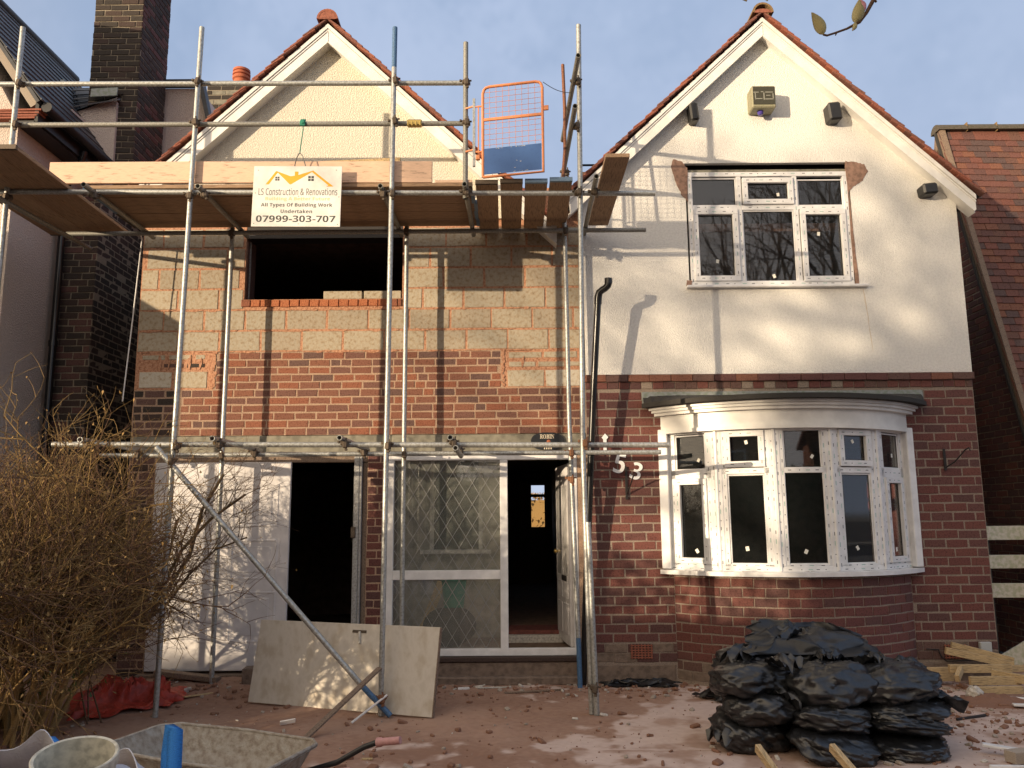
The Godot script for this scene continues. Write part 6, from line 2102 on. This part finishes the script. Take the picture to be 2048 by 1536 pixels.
func timber_pile() -> void:
	var g := "sawn timber offcuts piled by the wall"
	var L := [
		["pale timber offcut lying lowest at the front of the pile", Vector3(4.62, -0.07, 0.9), Vector3(0.5, 0.07, 0.045), 2, 0],
		["pale timber offcut, second from the front of the pile", Vector3(4.72, -0.02, 0.7), Vector3(0.5, 0.08, 0.045), 1, 0],
		["pale timber offcut lying across the pile down to the right", Vector3(5.02, -0.01, 0.78), Vector3(0.66, 0.085, 0.045), -38, -6],
		["pale timber offcut in the pile's middle, level and long", Vector3(4.72, 0.05, 0.45), Vector3(0.62, 0.08, 0.045), -2, 0],
		["short stub of timber at the pile's left end, cut face forward", Vector3(4.45, 0.02, 0.55), Vector3(0.2, 0.07, 0.045), 50, 20],
		["upper timber offcut of the pile sloping down to the right", Vector3(4.8, 0.13, 0.3), Vector3(0.66, 0.07, 0.045), -8, -12],
		["topmost timber offcut of the pile against the wall", Vector3(4.88, 0.17, 0.22), Vector3(0.6, 0.06, 0.045), -12, -14],
		["timber offcut sticking out right of the pile", Vector3(5.28, 0.03, 0.35), Vector3(0.42, 0.065, 0.045), 6, -2],
		["wide flat timber board at the pile's left, leaning on the plinth", Vector3(4.32, -0.03, 0.3), Vector3(0.42, 0.14, 0.03), 5, 0],
	]
	for q in L:
		var s := Shape.new()
		s.box(Vector3.ZERO, q[2], 0.003)
		var o := single("timber_offcut", s, M.pine_long_x, q[0], "timber", g)
		o.transform = Transform3D(turn(0, q[3], q[4]), q[1])
	# two battens of a frame standing up at the lower edge
	var f := thing("batten_frame", "pale wooden frame of two battens jutting up in front of the sacks", "frame", Vector3(1.7, GROUND, 4.0))
	for x in [1.455, 1.9]:
		var s := Shape.new()
		s.bar(Vector3(x, 0.225, 3.95) - f.position, Vector3(x + 0.14, -0.12, 5.0) - f.position, 0.05, 0.036, Vector3(0, 1, 0.3), 0.003)
		put("batten", s, M.pine_long_z, f)
	var cr := Shape.new()
	cr.bar(Vector3(1.47, 0.12, 4.25) - f.position, Vector3(1.96, 0.12, 4.25) - f.position, 0.022, 0.02, Vector3.UP, 0.002)
	put("cross_rail", cr, M.upvc, f)

func litter() -> void:
	# single pieces that can be told apart
	var P := func(called: String, label: String, cat: String, at: Vector3, size: Vector3, rot: Vector3, m: Material) -> void:
		var s := Shape.new()
		s.box(Vector3.ZERO, size, minf(size.y * 0.25, 0.004))
		var o := single(called, s, m, label, cat)
		o.transform = Transform3D(turn(rot.x, rot.y, rot.z), Vector3(at.x, ground_at(at.x, at.z) + at.y, at.z))
	P.call("white_trim_piece", "small bent white plastic trim on the soil left of the brace foot", "trim", Vector3(-1.94, 0.03, 1.75), Vector3(0.13, 0.05, 0.01), Vector3(35, 25, 6), M.upvc)
	P.call("white_trim_piece", "white plastic strip end lying in front of the porch", "trim", Vector3(-0.52, 0.012, 0.32), Vector3(0.12, 0.022, 0.04), Vector3(0, 8, 0), M.upvc)
	P.call("lath", "pale thin lath lying in front of the porch sill", "lath", Vector3(-0.2, 0.008, 0.3), Vector3(0.34, 0.012, 0.02), Vector3(0, 6, 0), M.old_white)
	P.call("lath", "grey split lath lying across the soil right of the porch lath", "lath", Vector3(0.2, 0.012, 0.5), Vector3(0.62, 0.014, 0.035), Vector3(0, 14, 0), M.timber_grey)
	P.call("lath", "short pale lath by the red sheet and inner pole", "lath", Vector3(-3.12, 0.012, 0.62), Vector3(0.3, 0.012, 0.035), Vector3(0, 40, 0), M.pine)
	P.call("plaster_chip", "small white plaster chip near the red sheet's end", "chip", Vector3(-3.28, 0.02, 0.5), Vector3(0.07, 0.05, 0.02), Vector3(20, 30, 12), M.plaster)
	P.call("timber_scrap", "small pale wood scrap on the bare soil near the lower edge", "scrap", Vector3(-1.07, 0.008, 2.84), Vector3(0.08, 0.014, 0.025), Vector3(0, 0, 0), M.pine)
	P.call("threshold_plank", "dark plank sloping from under the garage door", "plank", Vector3(-3.4, 0.05, 0.22), Vector3(0.7, 0.05, 0.12), Vector3(0, -8, -5), M.timber_grey)
	P.call("brown_block", "brown rubble block under the garage door edge", "block", Vector3(-2.62, 0.06, 0.2), Vector3(0.38, 0.16, 0.2), Vector3(0, 4, 0), M.plinth)
	P.call("dark_stick", "dark broken stick lying on the pale concrete right of the sacks", "stick", Vector3(3.92, 0.01, 1.72), Vector3(0.36, 0.02, 0.022), Vector3(0, 24, 0), M.iron)
	P.call("white_trim_piece", "white plastic trim length near the lower right corner", "trim", Vector3(3.62, 0.05, 2.86), Vector3(0.42, 0.02, 0.07), Vector3(0, -26, -4), M.upvc)
	P.call("white_trim_piece", "long white plastic trim along the lower right edge", "trim", Vector3(3.55, 0.03, 3.22), Vector3(0.62, 0.025, 0.03), Vector3(0, -4, 0), M.upvc)
	P.call("white_trim_piece", "white plastic strip at the picture's right edge below the timber", "trim", Vector3(4.82, 0.03, 1.12), Vector3(0.36, 0.02, 0.05), Vector3(0, -22, -2), M.upvc)
	P.call("white_trim_piece", "second white strip at the right edge, nearer than the first", "trim", Vector3(4.66, 0.03, 1.36), Vector3(0.3, 0.02, 0.06), Vector3(0, -14, 0), M.upvc)
	P.call("brown_paper", "folded brown paper among the rubbish in the lower right corner", "paper", Vector3(3.92, 0.05, 2.88), Vector3(0.3, 0.05, 0.16), Vector3(6, 12, 8), M.pine_x)
	P.call("printed_carton", "white carton with orange print in the lower right corner", "carton", Vector3(3.72, 0.05, 3.1), Vector3(0.26, 0.09, 0.14), Vector3(0, -6, 0), M.sign_white)
	P.call("carton_print", "orange printed panel on the lower right carton", "carton", Vector3(3.75, 0.06, 3.173), Vector3(0.14, 0.06, 0.004), Vector3(0, -6, 0), M.gate_orange)
	P.call("stone_block", "grey broken block among the rubbish in the lower right", "block", Vector3(3.55, 0.05, 3.02), Vector3(0.16, 0.08, 0.1), Vector3(0, 15, 0), M.cement_crumb)
	var s := Shape.new()   # wad of white paper
	var pts := []
	var f := FastNoiseLite.new()
	f.seed = 4
	f.frequency = 3.0
	for r in 14:
		for c in 21:
			var v := PI * r / 13.0
			var u := TAU * c / 20.0
			var d := Vector3(sin(v) * cos(u), -cos(v), sin(v) * sin(u))
			pts.append(d * 0.075 * (1.0 + 0.45 * f.get_noise_3dv(d * 1.2)))
	s.grid(pts, 21)
	var o := single("paper_wad", s, M.plaster, "crumpled white paper wad in front of the timber pile", "paper")
	o.position = Vector3(4.36, -0.09, 0.98)
	# mound of red soil by the timber
	var m := Shape.new()
	var mp := []
	for i in 30:
		for j in 40:
			var x := 3.95 + 1.2 * j / 39.0
			var z := 0.7 + 0.85 * i / 29.0
			var e := exp(-pow((x - 4.5) / 0.35, 2) - pow((z - 1.05) / 0.24, 2))
			mp.append(Vector3(x, ground_at(x, z) - 0.015 + 0.075 * e + 0.03 * e * f.get_noise_2d(x * 4.0, z * 4.0), z))
	m.grid(mp, 40)
	single("soil_heap", m, M.crumb, "low heap of red soil in front of the timber offcuts", "soil").set_meta("kind", "stuff")
	# crumbs of brick, mortar and plaster strewn about
	for q in [["brick_crumbs", "crumbs of brick and soil strewn over the yard", M.crumb, 2400, 0.017], ["mortar_crumbs", "pale crumbs of mortar strewn over the yard", M.cement_crumb, 1100, 0.013], ["plaster_crumbs", "white chips of plaster strewn over the yard", M.plaster, 360, 0.013]]:
		var cr := Shape.new()
		for i in q[3]:
			var x := rng.randf_range(-4.0, 5.0)
			var z := pow(rng.randf(), 1.3) * 4.0 + 0.15
			if rng.randf() < 0.35: z = 0.15 + rng.randf() * 0.6
			if rng.randf() < 0.2:
				x = 3.4 + rng.randf() * 1.5; z = 0.9 + rng.randf() * 2.4
			var k: float = q[4] * (0.3 + pow(rng.randf(), 5.0) * 2.6)
			var y := ground_at(x, z)
			cr.box(Vector3(x, y + k * 0.25, z), Vector3(k * rng.randf_range(0.8, 2.2), k * 0.7, k * rng.randf_range(0.6, 1.4)), k * 0.15, turn(jit(25), rng.randf() * 360, jit(25)))
		tag(put(q[0], cr, q[2]), q[1], "rubble", "", "stuff")

# ------------------------------------------------------------------ plants
func build_plants() -> void:
	hedge_shrub()
	added_boundary_hedge()
	leaning_shrub()
	magnolia()

func cane(s: Shape, tw: Shape, r: RandomNumberGenerator, p: Vector3, dir: Vector3, len: float, rad: float, lvl: int, tips: Array, most: int) -> void:
	dir = dir.normalized()
	var pts := [p]
	var rr := [rad]
	var d := dir
	var n := 4
	var q := p
	for i in n:
		d = (d + Vector3(r.randf_range(-1, 1), r.randf_range(-0.8, 0.9), r.randf_range(-1, 1)) * 0.2).normalized()
		q += d * len / n
		pts.append(q)
		rr.append(rad * (1.0 - 0.14 * (i + 1)))
	(s if lvl < 2 else tw).sweep(pts, rr, 5 if lvl < 2 else 3, false)
	if lvl >= most:
		tips.append(q)
		return
	var kids := 4 if lvl < 3 else 2
	for i in kids:
		var t := r.randf_range(0.3, 1.0) if i > 0 else 1.0
		var k := mini(n - 1, int(t * n))
		var from: Vector3 = pts[k].lerp(pts[k + 1], t * n - k)
		var f := Shape.frame_of(d)
		var a := r.randf() * TAU
		var nd := d + (f.x * cos(a) + f.z * sin(a)) * r.randf_range(0.6, 1.5) + Vector3(0, 0.1, 0)
		cane(s, tw, r, from, nd, len * r.randf_range(0.5, 0.78), maxf(rad * 0.6, 0.0016), lvl + 1, tips, most)

func hedge_shrub() -> void:
	var t := thing("twiggy_hedge", "large tangled leafless hedge of golden brown twigs left of the garage", "hedge", Vector3(-4.28, GROUND, 2.3))
	var r := RandomNumberGenerator.new()
	r.seed = 5
	var stems := Shape.new()
	var gold := Shape.new()
	var brown := Shape.new()
	var tips := []
	for i in 84:
		var bz := r.randf_range(-0.45, 0.4)
		var base := Vector3(lerpf(maxf(-0.75 - 1.2 * bz, -1.2), 0.55, r.randf()), 0, bz)
		var up := Vector3(r.randf_range(-0.3, 0.35) + 0.25 * smoothstep(0.0, 0.5, base.x), 1.0, r.randf_range(-0.3, 0.35))
		var high := 1.2 - 0.35 * smoothstep(0.2, 0.75, base.x)
		cane(stems, gold if i % 2 else brown, r, base, up, high * r.randf_range(0.75, 1.15), r.randf_range(0.008, 0.026), 0, tips, 4)
	put("stems", stems, M.twig_gold, t)
	put("golden_twigs", gold, M.twig_gold, t)
	put("brown_twigs", brown, M.twig_brown, t)
	var l := Shape.new()
	for q in tips:
		if r.randf() < 0.5: leaf(l, q, r.randf_range(0.014, 0.034))
	put("dry_leaves", l, M.leaf_tan, t).set_meta("kind", "stuff")
	var g := Shape.new()
	for i in 500:
		var c: Vector3 = [Vector3(0.5, 0.45, -0.2), Vector3(-0.5, 0.95, 0.3), Vector3(0.35, 0.7, -0.5), Vector3(-0.1, 0.5, 0.2)][i % 4]
		leaf(g, c + Vector3(r.randfn() * 0.17, r.randfn() * 0.11, r.randfn() * 0.17), r.randf_range(0.025, 0.05))
	put("ivy_leaves", g, M.leaf_green, t).set_meta("kind", "stuff")

func added_boundary_hedge() -> void:  # unseen hedge, added and sized to cast shade on porch and bow base
	var t := thing("added_boundary_hedge", "unseen overgrown hedge left of the yard, added to shade the porch and bow base", "hedge", Vector3(-5.75, GROUND, 6.3))
	var r := RandomNumberGenerator.new()
	r.seed = 91
	var stems := Shape.new()
	var tw := Shape.new()
	var tips := []
	for i in 58:
		cane(stems, tw, r, Vector3(r.randf_range(-0.3, 0.3), 0, r.randf_range(-1.8, 1.9)), Vector3(r.randf_range(-0.2, 0.2), 1, r.randf_range(-0.3, 0.3)), r.randf_range(0.85, 1.1), r.randf_range(0.01, 0.02), 0, tips, 3)
	put("stems", stems, M.twig_gold, t)
	put("twigs", tw, M.twig_brown, t)
	var l := Shape.new()
	for i in 4200: leaf(l, Vector3(r.randfn() * 0.22, 0.1 + 2.2 * pow(r.randf(), 0.9), r.randf_range(-1.85, 2.0)), r.randf_range(0.05, 0.1))
	put("leaves", l, M.leaf_green, t).set_meta("kind", "stuff")

func leaning_shrub() -> void:
	var t := thing("leaning_shrub", "bare shrub leaning right in front of the white garage door", "shrub", Vector3(-4.35, GROUND, 0.75))
	var o := t.position
	var r := RandomNumberGenerator.new()
	r.seed = 12
	var s := Shape.new()
	var tw := Shape.new()
	var tips := []
	var main := [
		[Vector3(-4.35, GROUND, 0.75), Vector3(-4.1, 0.25, 0.8), Vector3(-3.75, 0.52, 0.75), Vector3(-3.45, 0.78, 0.7), Vector3(-3.25, 1.05, 0.72), Vector3(-3.0, 1.3, 0.7), Vector3(-2.68, 1.42, 0.72)],
		[Vector3(-3.75, 0.52, 0.75), Vector3(-3.5, 0.9, 0.8), Vector3(-3.3, 1.3, 0.8), Vector3(-3.05, 1.6, 0.75), Vector3(-2.72, 1.85, 0.7)],
		[Vector3(-4.2, 0.1, 0.8), Vector3(-3.9, 0.3, 0.9), Vector3(-3.55, 0.6, 0.9), Vector3(-3.4, 1.05, 0.95), Vector3(-3.32, 1.6, 0.9)],
		[Vector3(-3.55, 0.65, 0.9), Vector3(-3.2, 1.25, 0.85), Vector3(-3.08, 1.7, 0.9), Vector3(-2.9, 2.05, 0.85)]]
	for m in main:
		var pts := []
		var rr := []
		for i in m.size():
			pts.append(m[i] - o)
			rr.append(0.021 - 0.0022 * i)
		s.sweep(pts, rr, 7, false)
		for i in range(1, m.size()):
			for k in 3:
				var p: Vector3 = pts[i - 1].lerp(pts[i], r.randf())
				var d: Vector3 = (pts[i] - pts[i - 1]).normalized() + Vector3(r.randf_range(-0.8, 0.8), r.randf_range(-0.1, 1.2), r.randf_range(-0.6, 0.6))
				if i > 1 or k < 1: cane(s, tw, r, p, d, r.randf_range(0.25, 0.5), 0.0055, 1, tips, 3)
	put("branches", s, M.stem_bark, t)
	put("twigs", tw, M.twig_brown, t)
	# tall thin shoots above the hedge, by the lower ledger
	var y := thing("thin_sapling", "thin reddish sapling shoots rising past the lower scaffold rail", "shrub", Vector3(-3.62, GROUND, 1.7))
	var ys := Shape.new()
	var yt := Shape.new()
	for k in 3:
		cane(ys, yt, r, Vector3(jit(0.1), 0, jit(0.1)), Vector3(jit(0.15) - 0.1, 1, jit(0.12)), 1.1 + jit(0.2), 0.008, 1, tips, 3)
	put("stem", ys, M.twig_brown, y)
	put("twigs", yt, M.twig_brown, y)

func magnolia() -> void:
	var t := thing("magnolia", "magnolia branch with swelling pink buds hanging in at the top right", "tree", Vector3(2.9, GROUND, 8.8))
	var o := t.position
	var s := Shape.new()
	s.sweep([Vector3.ZERO, Vector3(0.05, 1.2, 0), Vector3(-0.05, 2.4, -0.1), Vector3(-0.2, 3.6, -0.2)], [0.1, 0.085, 0.07, 0.05], 10)
	s.sweep([Vector3(-0.05, 2.4, -0.1), Vector3(-0.5, 3.1, -0.5), Vector3(-1.1, 3.5, -1.0), Vector3(-1.75, 3.42, -1.7)], [0.05, 0.035, 0.022, 0.012], 8)
	put("trunk", s, M.stem_bark, t)
	# the shoot in the picture (about two metres from the lens)
	var b := Shape.new()
	b.sweep([Vector3(-1.75, 3.42, -1.7), Vector3(1.065, 3.12, 7.0) - o, Vector3(1.058, 3.075, 7.0) - o, Vector3(1.035, 3.035, 7.0) - o, Vector3(1.012, 3.005, 7.0) - o, Vector3(0.975, 2.985, 7.0) - o, Vector3(0.94, 2.972, 7.0) - o, Vector3(0.916, 2.964, 7.0) - o, Vector3(0.905, 2.967, 7.0) - o], [0.008, 0.0065, 0.006, 0.0052, 0.0048, 0.0035, 0.0032, 0.0032, 0.003], 8)
	b.sweep([Vector3(1.056, 3.085, 7.0) - o, Vector3(1.066, 3.068, 7.0) - o], [0.004, 0.003], 6)
	b.sweep([Vector3(0.945, 2.973, 7.0) - o, Vector3(0.94, 2.964, 7.0) - o], [0.0025, 0.0015], 5)
	put("shoot", b, M.twig_brown, t)
	var bud := func(foot: Vector3, tip: Vector3, fat: float, pink: bool) -> void:
		var bs := Shape.new()
		var pts := []
		var rr := []
		for i in 11:
			var f := i / 10.0
			pts.append(foot.lerp(tip, f) + Vector3(0.004 * sin(PI * f), 0, 0) - o)
			rr.append(maxf(fat * pow(sin(PI * pow(f, 0.75) * 0.97 + 0.05), 0.85), 0.0008))
		bs.sweep(pts, rr, 12)
		var bo := put("bud", bs, M.bud_green, t)
		var ps := Shape.new()   # petals showing through the split scales
		var pp := []
		var pr := []
		for i in 9:
			var f := 0.35 + 0.6 * i / 8.0
			pp.append(foot.lerp(tip, f) + Vector3(0.004 * sin(PI * f) + fat * 0.55 * sin(PI * f), 0, fat * 0.25) - o)
			pr.append(maxf(fat * (0.6 if pink else 0.3) * sin(PI * i / 8.0), 0.0006))
		ps.sweep(pp, pr, 8)
		put("petal", ps, M.bud_pink, bo)
	bud.call(Vector3(0.905, 2.967, 7.0), Vector3(0.876, 3.037, 7.0), 0.0165, false)
	bud.call(Vector3(1.0, 3.003, 7.0), Vector3(1.018, 3.078, 7.0), 0.0175, true)
	bud.call(Vector3(0.998, 3.003, 7.0), Vector3(0.987, 2.975, 7.005), 0.007, false)
	bud.call(Vector3(0.665, 3.1, 7.0), Vector3(0.69, 3.073, 7.0), 0.008, true)
	bud.call(Vector3(0.735, 3.1, 7.0), Vector3(0.75, 3.074, 7.0), 0.008, true)
	var b2 := Shape.new()
	b2.sweep([Vector3(-1.75, 3.42, -1.7), Vector3(0.85, 3.17, 7.0) - o, Vector3(0.735, 3.1, 7.0) - o, Vector3(0.7, 3.09, 7.0) - o, Vector3(0.665, 3.1, 7.0) - o], [0.006, 0.005, 0.004, 0.003, 0.003], 6)
	put("shoot", b2, M.twig_brown, t)

# ------------------------------------------------------------------ small things on the walls
func build_small_things() -> void:
	# alarm box
	var a := thing("alarm_box", "weathered burglar alarm box with blue lamp under the right gable", "alarm box", Vector3(2.94, 6.385, FACE + 0.01))
	boxed("case", Vector3(0, 0, 0.1), Vector3(0.275, 0.27, 0.2), M.alarm, a, 0.012)
	boxed("face", Vector3(0, 0.01, 0.202), Vector3(0.25, 0.22, 0.006), M.alarm_face, a, 0.002)
	var pr := Shape.new()
	for q in [[-0.09, 0.05, 0.06, 0.01], [-0.02, 0.055, 0.03, 0.01], [0.06, 0.05, 0.09, 0.01], [-0.1, 0.0, 0.01, 0.08], [-0.06, -0.03, 0.08, 0.01], [0.0, 0.0, 0.012, 0.09], [0.06, -0.035, 0.1, 0.01], [0.105, 0.0, 0.01, 0.07], [0.05, 0.01, 0.05, 0.008]]:
		pr.box(Vector3(q[0], q[1], 0.2056), Vector3(q[2], q[3], 0.001))
	put("faded_print", pr, M.alarm_print, a)
	var ln := Shape.new()
	ln.lathe([Vector2(0.035, 0.0), Vector2(0.035, -0.02), Vector2(0.025, -0.045), Vector2(0.0, -0.05)], 18, Vector3(-0.02, -0.135, 0.1))
	put("blue_lamp", ln, M.alarm_lens, a)
	# house numbers, screwed on askew
	var ng := "house number 153"
	for q in [["1", 1.02, 2.39, 0.075, 0.2, 0, "white figure 1 of the house number, like an arrow"], ["5", 1.18, 2.175, 0.12, 0.22, -14, "white figure 5 of the house number, half behind a rail"], ["3", 1.36, 2.09, 0.115, 0.19, -20, "white figure 3 of the house number, lowest and rightmost"]]:
		var n := thing("house_number", q[6], "number", Vector3(q[1], q[2], FACE + 0.012), ng)
		n.rotation.z = deg_to_rad(q[5])
		if q[0] == "1":
			var s := Shape.new()
			s.prism(PackedVector2Array([Vector2(-0.017, -0.11), Vector2(0.019, -0.11), Vector2(0.019, 0.05), Vector2(0.04, 0.075), Vector2(0.004, 0.115), Vector2(-0.035, 0.07), Vector2(-0.017, 0.05)]), -0.004, 0.004)
			put("figure", s, M.number_white, n)
		else:
			lettering(n, q[0], q[3], q[4], Vector3.ZERO, M.number_white, 700).name = "figure"
	# oval name plate
	var p := thing("name_plate", "oval black name plate lettered in cream above the porch door", "plate", Vector3(0.39, 2.428, 0.02))
	var ov := PackedVector2Array()
	for i in 40:
		var t := TAU * i / 40.0
		var c := cos(t)
		var s2 := sin(t)
		ov.append(Vector2(signf(c) * pow(absf(c), 0.75) * 0.185, signf(s2) * pow(absf(s2), 0.9) * 0.098))
	var os := Shape.new()
	os.prism(ov, 0, 0.014)
	put("plate", os, M.plaque_black, p)
	lettering(p, "ROBIN", 0.16, 0.048, Vector3(-0.005, 0.052, 0.0145), M.plaque_letter, 700, ["Droid Serif"])
	for k in 4: boxed("letter_foot", Vector3(-0.035 + k * 0.024, -0.075, 0.0145), Vector3(0.012, 0.03, 0.001), M.plaque_letter, p)
	var bd := Shape.new()
	bd.lathe([Vector2(0.0, 0.006), Vector2(0.018, 0.003), Vector2(0.022, 0.0)], 14)
	var bo := put("painted_bird", bd, M.plaque_red, p)
	bo.transform = Transform3D(Basis(Vector3.RIGHT, PI / 2), Vector3(0.01, -0.004, 0.0142))
	# iron basket brackets
	for q in [[1.245, 2.14, 1.0, "black iron hanging basket bracket below the house number"], [4.752, 2.3, -1.0, "black iron hanging basket bracket right of the bow window"]]:
		var b := thing("basket_bracket", q[3], "bracket", Vector3(q[0], q[1], FACE + 0.01), "hanging basket brackets")
		boxed("wall_bar", Vector3(0, -0.18 if q[2] > 0 else -0.11, 0.008), Vector3(0.028, 0.36 if q[2] > 0 else 0.24, 0.012), M.iron, b, 0.003)
		var s := Shape.new()
		if q[2] > 0: s.sweep([Vector3(0, -0.3, 0.01), Vector3(0.03, -0.2, 0.12), Vector3(0.045, -0.12, 0.22), Vector3(0.05, -0.1, 0.3)], [0.008], 6)
		else: s.sweep([Vector3(0, -0.2, 0.01), Vector3(0.07, -0.14, 0.08), Vector3(0.13, -0.02, 0.2), Vector3(0.15, 0.0, 0.24), Vector3(0.15, -0.03, 0.26)], [0.008], 6)
		put("arm", s, M.iron, b)
	# air bricks
	for q in [[1.357, 0.18, "terracotta air brick low in the wall left of the bow"], [4.688, 0.155, "terracotta air brick low in the wall right of the bow"]]:
		var b := thing("air_brick", q[2], "air brick", Vector3(q[0], q[1], FACE + 0.006), "air bricks")
		var s := Shape.new()
		var W := 0.235
		var H := 0.15
		# face made of bars, with a black plate showing in the gaps
		for i in 7: s.box(Vector3(-W / 2 + 0.0125 + i * (W - 0.025) / 6.0, 0, 0.004), Vector3(0.014, H, 0.014), 0.002)
		for i in 6: s.box(Vector3(0, -H / 2 + 0.0125 + i * (H - 0.025) / 5.0, 0.0042), Vector3(W, 0.012, 0.0142), 0.002)
		put("grille", s, M.terracotta, b)
		boxed("void", Vector3(0, 0, -0.001), Vector3(W, H, 0.003), M.iron, b)  # black plate: the shade inside the holes put in as colour
	# junction box and its cables
	var j := thing("junction_box", "grey junction box with cables low on the house's right corner", "box", Vector3(4.995, 0.205, FACE + 0.012))
	boxed("cover", Vector3(0, 0, 0.02), Vector3(0.12, 0.1, 0.05), M.grey_box, j, 0.006)
	for k in 3:
		var s := Shape.new()
		s.sweep([Vector3(-0.03 + k * 0.03, -0.05, 0.02), Vector3(-0.035 + k * 0.034, -0.14, 0.02 + 0.01 * k), Vector3(-0.02 + k * 0.03, -0.22, 0.02)], [0.004], 5)
		put("cable", s, M.rubber, j)
	var cb := Shape.new()
	cb.sweep([Vector3(4.36, 0.19, 0.1), Vector3(4.5, 0.18, FACE + 0.02), Vector3(4.53, 0.1, FACE + 0.02), Vector3(4.58, 0.06, FACE + 0.02), Vector3(4.8, 0.065, FACE + 0.02), Vector3(4.95, 0.06, FACE + 0.02)], [0.006], 6)
	single("wall_cable", cb, M.rubber, "black cable looping under the right-hand air brick", "cable")
	# things left inside the porch
	var g := thing("porch_bag", "dark full bag slumped on the porch floor behind the glass", "bag", Vector3(-0.72, 0.17, -0.45))
	var s := Shape.new()
	var pts := []
	var f := FastNoiseLite.new()
	f.seed = 88
	f.frequency = 1.3
	for r in 20:
		for c in 33:
			var v := PI * r / 19.0
			var u := TAU * c / 32.0
			var d := Vector3(sin(v) * cos(u), -cos(v), sin(v) * sin(u))
			pts.append(Vector3(0, 0.22, 0) + Vector3(d.x * 0.3, d.y * 0.22, d.z * 0.2) * (1.0 + 0.15 * f.get_noise_3dv(d)))
	s.grid(pts, 33)
	put("bag", s, M.felt, g)
	var gc := thing("green_crate", "dark green tub standing on the bag behind the glass", "tub", Vector3(-0.68, 0.58, -0.5))
	var gs := Shape.new()
	gs.lathe([Vector2(0, 0), Vector2(0.11, 0.0), Vector2(0.14, 0.3), Vector2(0.15, 0.31), Vector2(0.13, 0.31), Vector2(0.1, 0.02), Vector2(0, 0.02)], 18)
	put("tub", gs, M.cord_green, gc)
	var bd2 := Shape.new()
	bd2.bar(Vector3(-1.1, 0.18, -0.55), Vector3(-0.85, 0.85, -0.85), 0.1, 0.02, Vector3(1, 0, 0))
	single("porch_board", bd2, M.pine, "pale board leaning inside the porch behind the glass", "board")
